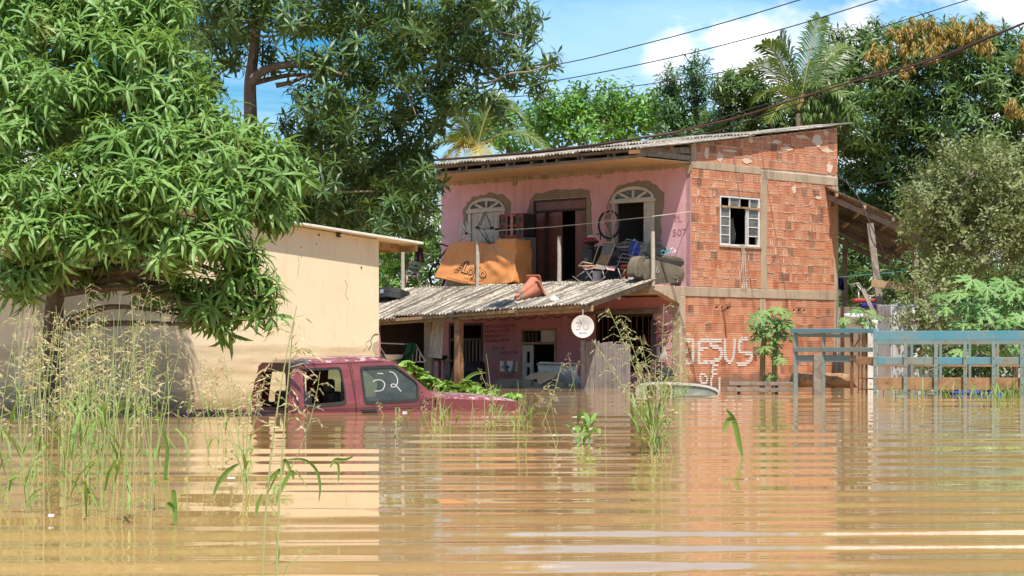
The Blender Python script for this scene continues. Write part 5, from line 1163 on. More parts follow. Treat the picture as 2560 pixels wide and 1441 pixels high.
bl = px_blobs([b for b in far_b if b[:2] not in dropb], Yb, 1.8, g, 1.15); pos, ax = blob_points(bl, 6.6, g, 0.3, 0.7, 0.3)
sc_ = g.uniform(0.85, 1.3, len(pos)); under(scatter('crown', MANGO_LO, pos, ax, sc_, M['leaf_dark'], None, g=g), t2)
inner = px_blobs([(820, 400, 130, 47.5), (900, 480, 120, 47.5), (780, 500, 120, 47.5), (960, 420, 90, 47.3), (560, 80, 100, 47.6), (850, 560, 100, 47.4), (1000, 520, 90, 47.2), (700, 480, 90, 47.6)], 47, 0.5, g); p2, a2 = blob_points(inner, 4.0, g, 0.6, 0.2)
under(scatter('crown', MANGO_LO, p2, a2, g.uniform(0.9, 1.3, len(p2)), M['leaf_dark'], None, g=g), t2)
root = [tb, P(628, 500, Yb), P(626, 300, Yb), P(625, 210, Yb), P(632, 150, Yb), P(640, 80, Yb), P(655, -20, Yb)]
q = skeleton(root, [b[0] for b in bl[::5] if abs(b[0].x-tb.x) < 2.2], 0.17, g, M['bark'], twigs=False); under(q, t2)
for pts, r in (([(625, 208), (650, 182), (690, 166), (745, 162), (800, 175), (870, 190)], 0.11), ([(690, 214), (730, 205), (790, 180)], 0.06), ([(640, 92), (628, 40), (615, 60)], 0.03), ([(628, 60), (640, 88), (690, 90), (740, 70), (770, 50)], 0.035), ([(1020, 120), (1060, 90), (1090, 60)], 0.03), ([(980, 190), (1020, 240), (1040, 290)], 0.03), ([(1180, 208), (1225, 206), (1270, 185), (1330, 178), (1380, 160)], 0.028), ([(760, 478), (840, 480), (960, 478)], 0.03), ([(1150, 60), (1220, 40), (1290, 20)], 0.025), ([(1180, 75), (1240, 80), (1300, 90)], 0.02)):
    pp = smooth_path([P(x, y, Yb-0.6) for x, y in pts], 5); under(MB().tube(pp, list(np.linspace(r, r*0.45, len(pp))), 7).build('limb', M['bark'] if r > 0.05 else M['bark_pale'], smooth=True), t2)

def tree(name, label, base_px, Y, blobs, temps, mat, dens, seed, group='trees behind the house', sc=(0.9, 1.3), r0=0.16, top_y=None, up=0.6, spread=1.2, barkm='bark', lump=0.25, inner=0.3):
    g = np.random.default_rng(seed); tb = P(base_px, 900, Y); tb.z = -1.7; t = plant(name, label, 'tree', tb, group); bl = px_blobs(blobs, Y, spread, g, 1.1)
    pos, ax = blob_points(bl, dens, g, inner, up, lump); under(scatter('crown', temps, pos, ax, g.uniform(*sc, len(pos)), M[mat], None, g=g), t)
    cx = float(np.mean([b[0] for b in blobs])); cy = float(np.mean([b[1] for b in blobs])); under(skeleton([tb, P(base_px, 700, Y), P((base_px+cx)/2, (700+cy)/2, Y), P(cx, cy, Y)], [b[0] for b in bl[::3]], r0, g, M[barkm], twigs=False), t); return t, pos, ax, g
# big mango at the right, with copper coloured new shoots along its top
cb = [(2130, 150, 75), (2200, 120, 70), (2300, 110, 75), (2390, 110, 70), (2470, 130, 75), (2545, 160, 75), (2110, 230, 80), (2200, 210, 85), (2300, 200, 90), (2400, 210, 90), (2500, 230, 90), (2580, 260, 85), (2150, 310, 85), (2250, 300, 90), (2350, 310, 90), (2450, 320, 90), (2550, 350, 90), (2130, 400, 75), (2200, 400, 85), (2300, 410, 90), (2400, 420, 85), (2500, 430, 85), (2580, 430, 70), (2140, 480, 65), (2220, 490, 75), (2310, 500, 75), (2410, 520, 80), (2510, 540, 80), (2620, 330, 90), (2620, 200, 80), (2050, 300, 55), (2060, 230, 50), (2130, 560, 60), (2230, 580, 70), (2340, 600, 70)]
t3, pos, ax, g = tree('mango_tree', 'wide deep green mango with copper young leaves on top, at right', 2330, 66, cb, MANGO_LO, 'leaf_back', 6.8, 23, 'mango trees', (0.95, 1.4), 0.25, inner=0.4)
fl = [(2190, 140, 30, 63.3), (2250, 100, 38, 63.0), (2300, 85, 42, 63), (2350, 95, 30, 63), (2390, 85, 36, 63), (2440, 85, 36, 63), (2468, 75, 26, 63), (2330, 130, 30, 62.6), (2270, 130, 26, 62.8), (2465, 125, 22, 62.8), (2550, 160, 20, 62.8), (2200, 160, 22, 62.8), (2545, 280, 20, 62.0), (2530, 265, 16, 62), (2265, 180, 18, 62.5), (2560, 120, 18, 63)]
p2, a2 = blob_points(px_blobs(fl, 63, 0.3, g), 17, g, 0.3, 0.8); under(scatter('young_shoots', HANG, p2, np.tile([0., 0, 1.], (len(p2), 1))+g.normal(size=(len(p2), 3))*0.35, g.uniform(0.7, 1.1, len(p2)), M['leaf_flush'], None, g=g), t3)
t4, pos, ax, g = tree('mango_tree', 'mango with pale hanging shoots just above the house roof', 1960, 62.5, [(1830, 230, 45), (1870, 215, 45), (1900, 260, 50), (1840, 290, 45), (1800, 300, 35), (1950, 300, 50), (2000, 280, 40), (2060, 290, 45), (2110, 300, 40), (1880, 320, 40), (1770, 330, 30), (2020, 320, 40), (2090, 340, 35), (1800, 225, 28)], MANGO_LO, 'leaf_back', 10, 24, 'mango trees', (0.95, 1.3), 0.14)
fl2 = [(2030, 235, 24, 61.0), (2060, 225, 26, 61), (2090, 240, 24, 61), (2040, 265, 24, 60.8), (2075, 270, 26, 60.8), (2110, 265, 22, 60.8), (2130, 285, 18, 60.6), (2020, 295, 14, 60.6), (2075, 295, 14, 60.6)]
p2, a2 = blob_points(px_blobs(fl2, 61, 0.2, g), 9, g, 0.3, 0.8); under(scatter('young_shoots', HANG, p2, np.tile([0., 0, 1.], (len(p2), 1))+g.normal(size=(len(p2), 3))*0.15, g.uniform(0.9, 1.3, len(p2)), M['leaf_palm'], None, g=g), t4)
tree('broadleaf_tree', 'round topped bright green tree behind the roof, left of the pointed trees', 1490, 69, [(1360, 290, 30), (1390, 280, 30), (1420, 300, 35), (1370, 330, 38), (1420, 340, 40), (1460, 250, 28), (1462, 280, 36), (1490, 300, 40), (1470, 340, 40), (1530, 260, 26), (1540, 290, 36), (1580, 270, 30), (1590, 300, 38), (1540, 340, 40), (1600, 340, 40), (1630, 270, 28), (1640, 310, 36), (1660, 340, 36), (1350, 345, 26), (1700, 330, 36), (1720, 350, 36)], BROAD, 'leaf_lime', 14, 25, sc=(1.0, 1.5), lump=0.35, inner=0.4)
tree('broadleaf_tree', 'low bright green tree showing between the palm and the roof end', 1330, 72, [(1250, 300, 40), (1290, 330, 40), (1330, 370, 40), (1250, 360, 45), (1200, 330, 40)], BROAD, 'leaf_lime', 7, 26, sc=(1.0, 1.5))
def cone_tree(label, x, ytop, ybase, w, Y, seed):
    bs = []; n = 7
    for k in range(n):
        f_ = k/(n-1); y = ytop+12+(ybase-ytop)*f_; ww = w*(0.15+0.70*f_); bs += [(x-ww*0.55, y+6, 12+ww*0.22), (x+ww*0.55, y, 12+ww*0.22), (x+random.uniform(-4, 4), y-8, 10+ww*0.2)]
    tree('pointed_tree', label, x, Y, bs, LACE, 'leaf_cone', 16, seed, sc=(1.0, 1.5), r0=0.08, up=0.6, spread=0.5)
cone_tree('taller pointed dark tree of the pair behind the roof', 1741, 165, 330, 42, 65, 31); cone_tree('shorter pointed dark tree of the pair behind the roof', 1680, 195, 320, 34, 65, 32)

# palms -------------------------------------------------------------------------
def frond(root, base, tip, arch_, n, L, dry=False, seed=0, twist=0.0, droopL=0.9):
    """one feather leaf: a rib and its leaflets"""
    r = random.Random(seed); b, t = Vector(base), Vector(tip); m = (b+t)/2+Vector((0, 0, arch_)); rib = [b*(1-u)**2+m*2*u*(1-u)+t*u*u for u in [k/20 for k in range(21)]]
    o = MB().tube(rib, list(np.linspace(0.035, 0.006, 21)), 5); ob = o.build('frond', M['leaf_palm_dry']); ob.parent = root; ob.matrix_parent_inverse = Matrix.Translation(root.location).inverted()
    q = MB(); q.a = []
    for k in range(n):
        u = 0.10+0.90*k/n; p = b*(1-u)**2+m*2*u*(1-u)+t*u*u; d = ((m-b)*(1-u)+(t-m)*u).normalized(); s_ = d.cross(Vector((0, 0, 1)))
        if s_.length < 0.05: s_ = Vector((1, 0, 0))
        s_.normalize(); s_ = (s_*cos(twist)+d.cross(s_)*sin(twist)); up = s_.cross(d); l = L*(sin(pi*min(0.97, 0.12+0.82*u))**0.6)*r.uniform(0.85, 1.1)
        for sg in (-1, 1):
            dr = (s_*sg*0.75+d*0.62+up*r.uniform(-0.05, 0.25)).normalized(); w = 0.022*r.uniform(0.8, 1.2)
            p1 = p+dr*l*0.5; p2 = p+dr*l*0.9+Vector((0, 0, -1))*l*0.28*droopL*r.uniform(0.6, 1.3); wv = d*w
            q.add([p-wv*0.6, p+wv*0.6, p1+wv, p1-wv, p2], [(0, 1, 2, 3), (3, 2, 4)]); q.a += [r.random()]*5
    lf_ = q.build('leaflets', M['leaf_palm_dry'] if dry else M['leaf_palm'], ob, kind='stuff', fix=False); lf_.matrix_parent_inverse = Matrix(); ob.matrix_parent_inverse = Matrix.Translation(root.location).inverted()
def palm(label, cx, cy, Y, fr, seed):
    tb = P(cx, 900, Y); tb.z = -1.7; t = plant('coconut_palm', label, 'palm tree', tb, 'coconut palms'); c = P(cx, cy, Y)
    under(MB().tube([tb, (tb+c)/2+Vector((0.2, 0, 0)), c], [0.16, 0.13, 0.12], 10).build('trunk', M['bark_pale']), t)
    for i, (x, y, dy, a, dry, tw) in enumerate(fr): frond(t, c+Vector((0, 0, 0.1)), P(x, y, Y+dy), a, 52, 0.80, dry, seed+i, tw)
palm('coconut palm standing above the roof ridge before the clouds', 1998, 285, 61.5, [(2052, 42, 0.3, 0.5, False, 1.2), (1850, 185, -0.8, 1.25, False, 0.5), (1905, 110, -0.5, 0.9, False, 0.4), (2085, 150, 0.8, 0.9, False, 0.5), (1890, 255, -1.2, 0.9, False, 0.3), (2120, 115, 1.0, 0.8, False, 0.5), (1950, 90, 0.4, 0.6, False, 0.9), (2110, 240, -0.9, 0.9, False, 0.3), (1920, 310, -1.6, 0.7, False, 0.2)], 300)
palm('coconut palm with a yellow drooping frond behind the left roof end', 1190, 392, 62.5, [(1372, 378, -0.6, 1.15, False, 0.3), (1110, 300, -0.3, 1.2, False, 0.5), (1175, 250, 0.3, 0.4, False, 1.0), (1255, 250, 0.2, 1.0, False, 0.8), (1310, 300, 0.3, 1.5, False, 0.6), (1050, 405, -0.8, 1.0, False, 0.3), (1205, 440, -1.2, 1.0, True, 0.2), (1140, 350, 0.8, 1.0, False, 0.5), (1280, 330, 0.6, 1.3, False, 0.6), (1090, 560, -1.6, 1.9, True, 0.3), (1075, 500, -1.2, 1.5, True, 0.5)], 340)

# shrubs ------------------------------------------------------------------------
def shrub(name, label, base_px, Y, blobs, temps, mat, dens, seed, sc=(0.9, 1.3), group='shrubs', spread=0.8, lump=0.3, inner=0.3):
    g = np.random.default_rng(seed); tb = P(base_px, 900, Y); tb.z = -1.7; t = plant(name, label, 'shrub', tb, group); bl = px_blobs(blobs, Y, spread, g, 1.1); pos, ax = blob_points(bl, dens, g, inner, 0.2, lump)
    under(scatter('crown', temps, pos, ax, g.uniform(*sc, len(pos)), M[mat], None, g=g), t)
    c = P(float(np.mean([b[0] for b in blobs])), float(np.mean([b[1] for b in blobs])), Y); under(skeleton([tb, (tb+c)/2, c], [b[0] for b in bl], 0.05, g, M['bark_pale']), t); return t
shrub('olive_shrub', 'large olive green bush with fine leaves at the right edge', 2440, 47.5, [(2330, 470, 40), (2380, 430, 50), (2440, 420, 55), (2510, 430, 60), (2560, 450, 60), (2300, 520, 40), (2350, 500, 55), (2420, 490, 65), (2500, 510, 65), (2570, 530, 60), (2290, 580, 35), (2350, 570, 55), (2420, 570, 65), (2500, 590, 60), (2570, 620, 60), (2330, 640, 35), (2380, 640, 50), (2450, 650, 50), (2520, 670, 50), (2340, 700, 34), (2390, 700, 40), (2620, 500, 70), (2310, 740, 34, 46.4), (2290, 800, 30, 46.2), (2360, 760, 34, 46.2), (2300, 850, 30, 46), (2330, 880, 28, 46), (2400, 850, 30), (2480, 900, 34), (2265, 800, 20, 46), (2330, 810, 26, 46)], SMALL, 'leaf_olive', 34, 41, sc=(1.2, 2.0), inner=0.35)
shrub('leafy_shrub', 'dark leafy bush behind the open shed', 2200, 64, [(2120, 660, 60), (2200, 650, 60), (2280, 680, 60), (2360, 700, 60), (2150, 740, 60), (2240, 760, 60), (2330, 790, 60), (2450, 800, 80), (2560, 820, 80), (2420, 700, 70), (2530, 720, 70)], MANGO_LO, 'leaf_dark', 4, 42, sc=(1.0, 1.4))
shrub('leafy_shrub', 'green bush between the cream house and the balcony', 1030, 59.5, [(960, 620, 40), (1000, 600, 35), (1050, 600, 40), (1085, 640, 35), (970, 680, 40), (1030, 660, 40), (1080, 700, 35), (1090, 570, 25), (1000, 720, 40), (950, 560, 45), (1010, 540, 45), (1070, 530, 35), (930, 640, 45), (940, 710, 45), (1060, 740, 40), (1000, 780, 50), (940, 780, 50)], BROAD, 'leaf_lime', 9, 43, sc=(0.7, 1.1))
shrub('leafy_shrub', 'dark bush at the waterline behind the left grass', 40, 31.5, [(0, 900, 60), (50, 880, 50), (20, 960, 60), (70, 950, 45), (90, 1000, 36), (-60, 900, 70), (30, 1010, 40)], MANGO_LO, 'leaf_dark', 12, 44, sc=(0.7, 1.0), spread=0.3)
shrub('leafy_shrub', 'low dark bush seen through the lorry bed rails', 2440, 45.0, [(2390, 880, 30), (2430, 900, 34), (2480, 890, 30), (2530, 910, 34), (2570, 890, 34), (2410, 940, 30), (2460, 945, 30), (2520, 950, 30), (2370, 930, 24), (2330, 930, 24)], BROAD, 'leaf_dark', 14, 46, sc=(0.7, 1.0), spread=0.4)
far = np.random.default_rng(45); fb = [(x+far.uniform(-40, 40), far.uniform(560, 800)-(150 if x > 2650 or x < -100 else 0)*far.random(), far.uniform(70, 120)) for x in range(-1300, 4000, 75)]
fb += [(x+far.uniform(-30, 30), far.uniform(800, 880), far.uniform(60, 90), 74+far.uniform(0, 5)) for x in range(-1300, 4000, 60)]
fp, fa_ = blob_points(px_blobs(fb, 88, 6, far), 1.6, far, 0.3, 0.3); scatter('far_woodland', MANGO_LO, fp, fa_, far.uniform(2.0, 3.0, len(fp)), M['leaf_dark'], None, g=far)

# papayas -----------------------------------------------------------------------
def papaya_leaf(R_, seed):
    """deeply cut palmate leaf, pale along the ribs"""
    r = random.Random(seed); v = [(0, 0, 0)]; a = [1.0]; f = []; lobes = 7; ring = []
    for k in range(lobes):
        th = (k-(lobes-1)/2)*2*pi/lobes*0.90; ln = R_*(1.0-0.22*abs(k-3)/3)*r.uniform(0.9, 1.08)
        def pt(t, w, z, th=th): return (t*sin(th)+w*cos(th), t*cos(th)-w*sin(th), z)
        prof_ = [(0.30, -0.085), (0.50, -0.19), (0.46, -0.07), (0.74, -0.17), (0.72, -0.06), (1.0, 0.0), (0.72, 0.06), (0.74, 0.17), (0.46, 0.07), (0.50, 0.19), (0.30, 0.085)]
        c1 = len(v); v.append(pt(ln*0.42, 0, -0.02*R_)); a.append(1.0); c2 = len(v); v.append(pt(ln*0.72, 0, -0.09*R_)); a.append(0.95); ids = []
        for t, w in prof_:
            ids.append(len(v)); v.append(pt(ln*t, w*R_, -0.22*R_*t*t+0.06*R_*abs(w)*4*0.5)); a.append(0.9 if w == 0 else 0.1)
        f += [(0, ids[0], c1), (0, c1, ids[-1])]
        for i in range(len(ids)-1): f.append((ids[i], ids[i+1], c1 if (i < 2 or i > 7) else c2))
        f += [(c1, ids[2], c2), (c1, c2, ids[8])]
    return v, f, a
def papaya_mesh(R_, seed):
    v, f, a = papaya_leaf(R_, seed); me = bpy.data.meshes.new('leaf'); me.from_pydata(v, [], f); me.materials.append(M['papaya']); at = me.attributes.new('tint', 'FLOAT', 'POINT'); at.data.foreach_set('value', np.array(a, dtype=np.float32)); return me
PM = [papaya_mesh(0.30, s) for s in range(5)]
def papaya_plant(label, base, tops, leaves, seed, sc=1.0):
    r = random.Random(seed); root = thing('papaya_plant', label, 'papaya', base, 0, 'papaya plants'); b = Vector(base)
    for t in tops:
        path = smooth_path([Vector(p)-b for p in t], 6); MB().tube(path, list(np.linspace(0.075*sc, 0.045*sc, len(path))), 8).build('stem', M['papaya_stem'], root, smooth=True)
    for (p, c, s_) in leaves:
        p = Vector(p)-b; c = Vector(c)-b; d = p-c; m = (p+c)/2+Vector((0, 0, 0.12*d.length)); pp = smooth_path([c, m, p], 4)
        lo = bpy.data.objects.new('leaf', PM[r.randrange(5)]); C.objects.link(lo); lo.parent = root
        out = Vector((d.x, d.y, 0)); out = out.normalized() if out.length > 0.02 else Vector((0, -1, 0)); tilt = r.uniform(0.25, 0.95)
        yv = (out*cos(tilt)-Vector((0, 0, 1))*sin(tilt)).normalized(); zv = (out*sin(tilt)*1.0+Vector((0, -0.45, 0.75))+Vector((r.uniform(-0.3, 0.3), 0, 0))).normalized(); xv = yv.cross(zv).normalized(); zv = xv.cross(yv)
        Rm = Matrix((xv, yv, zv)).transposed().to_4x4(); lo.matrix_local = Matrix.Translation(p) @ Rm @ Matrix.Scale(s_*sc*r.uniform(0.9, 1.15), 4)
        MB().tube([q for q in pp], [0.011*sc]*(len(pp)-1)+[0.007*sc], 5).build('stalk', M['leaf_vine'], root)
Y = 47.3; lv = []
r = random.Random(3)
for (x, y, s_) in ((1915, 778, 0.9), (1945, 772, 0.9), (1965, 785, 0.75), (1900, 795, 1.0), (1930, 800, 1.1), (1960, 805, 0.9), (1890, 815, 0.9), (1915, 822, 1.0), (1950, 825, 0.9), (1895, 835, 0.8), (1885, 850, 0.6), (1930, 845, 1.0), (1965, 840, 0.8), (1912, 868, 0.9), (1940, 862, 0.7), (1945, 885, 0.55), (1955, 900, 0.5), (1940, 905, 0.45), (1925, 942, 0.7), (1908, 880, 0.6), (1975, 815, 0.6)):
    lv.append((P(x+r.uniform(-3, 3), y, Y-r.uniform(0.05, 0.5)), P(1932+r.uniform(-8, 8), min(y+28, 935), Y), s_*1.15))
papaya_plant('two stemmed papaya growing against the brick wall', (P(1920, 960, Y).x, Y, -0.9), [[(P(1905, 960, Y).x, Y, -0.9), P(1907, 900, Y), P(1912, 815, Y)], [(P(1935, 960, Y).x, Y, -0.9), P(1937, 900, Y), P(1942, 800, Y)]], lv, 61)
Y = 43.5; lv = []
for (x, y, s_) in ((2365, 770, 1.1), (2400, 735, 1.2), (2430, 700, 1.2), (2425, 760, 1.25), (2470, 720, 1.2), (2460, 780, 1.3), (2510, 705, 1.2), (2500, 760, 1.2), (2540, 730, 1.3), (2515, 800, 1.2), (2555, 790, 1.1), (2410, 810, 1.1), (2385, 840, 0.9), (2450, 830, 1.0), (2555, 850, 1.0), (2540, 870, 0.8), (2400, 880, 0.9), (2430, 870, 0.8), (2480, 850, 0.9), (2590, 720, 1.2), (2345, 740, 0.7), (2530, 880, 0.8)):
    lv.append((P(x, y, Y-r.uniform(0.0, 0.9)), P(2490+r.uniform(-30, 30), max(770, y+35), Y+0.2), s_*1.2))
papaya_plant('wide leafy papaya behind the blue rail at the right edge', (P(2490, 985, Y).x, Y, -1.2), [[(P(2490, 985, Y).x, Y, -1.2), P(2488, 900, Y), P(2485, 800, Y)], [(P(2540, 985, Y).x, Y+0.2, -1.2), P(2538, 900, Y+0.2), P(2530, 820, Y+0.2)]], lv, 62)
Y = 46.5; lv = [(P(x, y, Y-r.uniform(0, 0.4)), P(2160, 815, Y), s_) for x, y, s_ in ((2112, 800, 0.8), (2140, 775, 0.9), (2170, 778, 0.9), (2190, 790, 0.8), (2105, 815, 0.6), (2172, 808, 0.9), (2150, 800, 0.7))]
papaya_plant('small young papaya before the white bucket behind the lorry bed', (P(2160, 975, Y).x, Y, -1.2), [[(P(2160, 975, Y).x, Y, -1.2), P(2160, 890, Y), P(2160, 810, Y)]], lv, 63, 0.9)
# ------------------------------------------------------------------ things on the balcony
def item(name, label, cat, px, c, z=ZS, group=None, py=650):
    p = HF.x(px, py, c); w = HF.w(c, p.y, z); root = thing(name, label, cat, w, TH-pi/2, group); fr = Fr(w, TH-pi/2)
    return root, (lambda x, y, d=0.0: fr.y(x, y, d))
def z4(f): return lambda zx, zy, d=0.0: f(1080+zx/6.265, 500+zy/6.265, d)
def z3(f): return lambda zx, zy, d=0.0: f(1420+zx/5.544, 470+zy/5.544, d)
# orange tarpaulin thrown over boxes
tp, q0 = item('tarpaulin', 'orange tarpaulin printed Lojão draped over goods on the balcony', 'tarpaulin', 1200, -1.22); q = z4(q0)
topx = [(300, 662), (500, 658), (700, 655), (800, 672), (900, 702), (980, 668), (1060, 620), (1200, 612), (1310, 606)]
botx = [(95, 1215), (300, 1255), (540, 1310), (700, 1330), (900, 1340), (1100, 1330), (1200, 1320), (1280, 1310), (1340, 1300)]
Tt = [q(*p) for p in topx]; Tb = [q(*p) for p in botx]
def lerp_list(L_, u):
    k = u*(len(L_)-1); i = min(int(k), len(L_)-2); return L_[i]+(L_[i+1]-L_[i])*(k-i)
def tarp_fn(u, v):
    a, b = lerp_list(Tt, u), lerp_list(Tb, u); p = a+(b-a)*v
    fold = 0.05*sin(v*5+u*9)*(0.3+u*0.7)+0.045*math.exp(-((u-0.62-0.25*(1-v))*7)**2)*sin(v*pi)+0.03*sin((u*1.6+v)*7)*(1-v)+0.040*sin(15*(v+2.6*(u-0.95)**2))*max(0, min(1, (u-0.38)*4))*max(0, 1-v*1.1)+0.006*sin(23*u+9*v)*sin(17*v-5*u)
    return Vector((p.x, p.y-0.16*v-fold, max(p.z, 0.01)))
MB().slab(tarp_fn, 72, 40, (0, 0.006, 0)).build('front_sheet', M['tarp'], tp, smooth=True)
def tarp_side(u, v):
    a = tarp_fn(1, v); return Vector((a.x+0.035*sin(v*9)*sin(u*3), a.y+u*(0.52+0.15*v), a.z-0.03*u+0.02*sin(u*12)*v))
MB().slab(tarp_side, 16, 20, (0.006, 0, 0)).build('end_fold', M['tarp'], tp, smooth=True)
def tarp_top(u, v):
    a = tarp_fn(u, 0); return Vector((a.x, a.y+0.6*v, a.z-0.02*v-0.03*sin(v*pi)))
MB().slab(tarp_top, 30, 8, (0, 0, 0.006)).build('top_fold', M['tarp'], tp, smooth=True)
MB().slab(lambda u, v: tarp_fn(0, v)+Vector((-0.10*u*v-0.03*sin(v*6)*u, 0.30*u, -0.05*u*v)), 8, 14, (0.006, 0, 0)).build('end_fold', M['tarp'], tp, smooth=True)
MB().b2((Tb[0].x+0.25, 0.05, 0.0), (Tb[-1].x-0.06, 0.5, Tt[2].z-0.12)).build('covered_box', M['card'], tp)
def on_tarp(pts_uv, lift): return [tarp_fn(u, v)+Vector((0, -lift, 0)) for u, v in pts_uv]
def tarp_text(s, u0, v0, u1, v1, h, mat, lift, offset=0.0):
    v, f, w = text_geo(s, offset, res=4); out = []
    for x, y in v:
        uu = u0+(u1-u0)*x; vv = v0+(v1-v0)*x-y*h; out.append(tarp_fn(uu, vv)+Vector((0, -lift, 0)))
    MB().add(out, f).build('lettering', M[mat], tp, fix=False)
tarp_text('Lojão', 0.212, 0.745, 0.518, 0.825, 0.34, 'print_black', 0.010, 0.042); tarp_text('Lojão', 0.220, 0.738, 0.511, 0.817, 0.325, 'print_fill', 0.014, 0.0)
for (u0, v0, u1, v1) in ((0.26, 0.86, 0.50, 0.885), (0.34, 0.905, 0.46, 0.915), (0.12, 0.93, 0.35, 0.955)):
    k = MB()
    for i in range(14):
        a = i/14; b = a+0.045
        pts = on_tarp([(u0+(u1-u0)*a, v0+(v1-v0)*a), (u0+(u1-u0)*b, v0+(v1-v0)*b), (u0+(u1-u0)*b, v0+(v1-v0)*b+0.012), (u0+(u1-u0)*a, v0+(v1-v0)*a+0.012)], 0.008); k.add(pts, [(0, 1, 2, 3)])
    k.build('small_print', M['print_black'], tp, fix=False)
for k in range(5):                                     # the little boxed emblem left of the word
    u0, v0 = 0.15+0.013*k, 0.72-0.055*k; sq = [(u0, v0), (u0+0.032, v0-0.03), (u0+0.042, v0+0.035), (u0+0.010, v0+0.065)]; w = MB()
    for a, b in zip(sq, sq[1:]+sq[:1]):
        A1, B1 = on_tarp([a, b], 0.009); w.beam(A1, B1, 0.012, 0.003, (0, 1, 0))
    w.build('print_emblem', M['print_black'], tp)
# loudspeaker cabinet with four cones
sp, q0 = item('loudspeaker_cabinet', 'red fronted loudspeaker cabinet with four round openings above the tarpaulin', 'loudspeaker', 1280, -0.75, ZS); q = z4(q0)
a, b = q(1045, 600), q(1425, 205); W, H0, H1 = (a.x, b.x), a.z, b.z; dp_ = 0.40
cxs = [W[0]+(W[1]-W[0])*0.17, W[0]+(W[1]-W[0])*0.83]; czs = [H0+(H1-H0)*0.26, H0+(H1-H0)*0.75]; rr = (W[1]-W[0])*0.145
circ = lambda cx, cz, r, n=18, sy=1.25: [(cx+r*cos(2*pi*k/n), cz+r*sy*sin(2*pi*k/n)) for k in range(n)]
m0, m1 = W[0]+(W[1]-W[0])*0.36, W[0]+(W[1]-W[0])*0.49; n0, n1 = W[0]+(W[1]-W[0])*0.61, W[0]+(W[1]-W[0])*0.68
MB().plate(rnd(rect(W[0], H0, W[1], H1), 0.07), [circ(x, z, rr) for x in cxs for z in czs]+[rect(m0, H0+0.06, m1, (H0+H1)/2-0.02), rect(m0, (H0+H1)/2+0.02, m1, H1-0.06), rect(n0, H0+0.06, n1, (H0+H1)/2-0.02), rect(n0, (H0+H1)/2+0.02, n1, H1-0.06)], 0, 0.025, fy).build('front_board', M['red_paint'], sp, bevel=0.004)
MB().plate(rnd(rect(W[0]+0.002, H0+0.002, W[1]-0.002, H1-0.002), 0.07), [], 0.05, dp_, fy).build('case', M['black'], sp)
MB().plate(rnd(rect(W[0], H0, W[1], H1), 0.07), [rnd(rect(W[0]+0.02, H0+0.02, W[1]-0.02, H1-0.02), 0.06)], 0.0252, 0.0498, fy).build('rim', M['black'], sp)
for x in cxs:
    for z in czs: MB().lathe([(rr*0.98, 0.0), (rr*0.80, 0.012), (rr*0.3, -0.03), (0.001, -0.02)], 18, Matrix.Translation((x, 0.03, z)) @ Matrix.Rotation(pi/2, 4, 'X') @ Matrix.Diagonal((1, 1.25, 1, 1)), cap=False).build('cone', M['sofa'], sp, smooth=True)
MB().b2((m1+0.005, -0.012, H0+0.03), (n0-0.005, 0.0, H1-0.03)).build('centre_strip', M['wood_tan'], sp)
cab_ = MB().b2((W[0]+0.05, 0.02, 0.0), (W[1]+0.02, dp_+0.03, H0-0.003)).build('plinth', M['strap_grey'], sp)
def bike_frame(root, q, segs, r, mat, nm='tube'):
    for pts in segs: MB().tube([q(*p) for p in pts], r, 7).build(nm, M[mat], root, smooth=True)
bf, q0 = item('upturned_bicycle', 'dark teal bicycle frame upturned before the left arched window', 'bicycle', 1215, -0.85); q = z4(q0)
bike_frame(bf, q, [[(815, 195), (715, 437)], [(830, 190), (930, 442)], [(715, 440), (1018, 465)], [(715, 437), (905, 700, 0.1)], [(805, 455), (930, 720, 0.1)], [(760, 400), (850, 180)], [(885, 300), (930, 440)]], 0.017, 'teal')
for p in ((715, 437), (1018, 466), (935, 442)): MB().lathe([(0.035, -0.04), (0.035, 0.04)], 10, Matrix.Translation(q(*p)) @ Matrix.Rotation(pi/2, 4, 'X')).build('bearing', M['rubber'], bf)
bf, q0 = item('upturned_bicycle', 'white bicycle frame upturned behind the left end of the tarpaulin', 'bicycle', 1163, -0.95); q = z4(q0)
bike_frame(bf, q, [[(462, 348), (436, 680)], [(462, 352), (566, 530)], [(540, 342), (572, 528)], [(566, 535), (440, 640)], [(575, 530), (545, 700)]], 0.02, 'white_metal'); MB().lathe([(0.03, -0.04), (0.03, 0.04)], 10, Matrix.Translation(q(545, 527, -0.02)) @ Matrix.Rotation(pi/2, 4, 'X')).build('bearing', M['rubber'], bf)
# bicycle standing on end by the right window
bk, q0 = item('bicycle', 'dark pink bicycle on end with one black wheel by the right window', 'bicycle', 1523, -0.35); q = z3(q0)
c = q(575, 510); ex, ez = q(720, 510).x-c.x, q(575, 320).z-c.z
MB().tube([c+Vector((ex*cos(2*pi*k/36), -0.01, ez*sin(2*pi*k/36))) for k in range(37)], 0.028, 8, False).build('tyre', M['rubber'], bk, smooth=True)
wr_ = MB().tube([c+Vector((ex*0.90*cos(2*pi*k/36), -0.01, ez*0.90*sin(2*pi*k/36))) for k in range(37)], 0.009, 6, False).build('rim', M['grey_metal'], bk, smooth=True)
for k in range(14): MB().tube([c, c+Vector((ex*0.9*cos(2*pi*k/14), -0.01, ez*0.9*sin(2*pi*k/14)))], 0.0025, 4).build('spoke', M['grey_metal'], bk)
bike_frame(bk, q, [[(548, 210, -0.05), (488, 450, -0.05), (585, 695, -0.05)], [(602, 208, -0.05), (662, 430, -0.05), (610, 695, -0.05)], [(488, 450, -0.05), (662, 440, -0.05)], [(548, 210, -0.05), (640, 440, -0.05)], [(570, 300, -0.05), (455, 350, -0.05)]], 0.016, 'strap_pink')
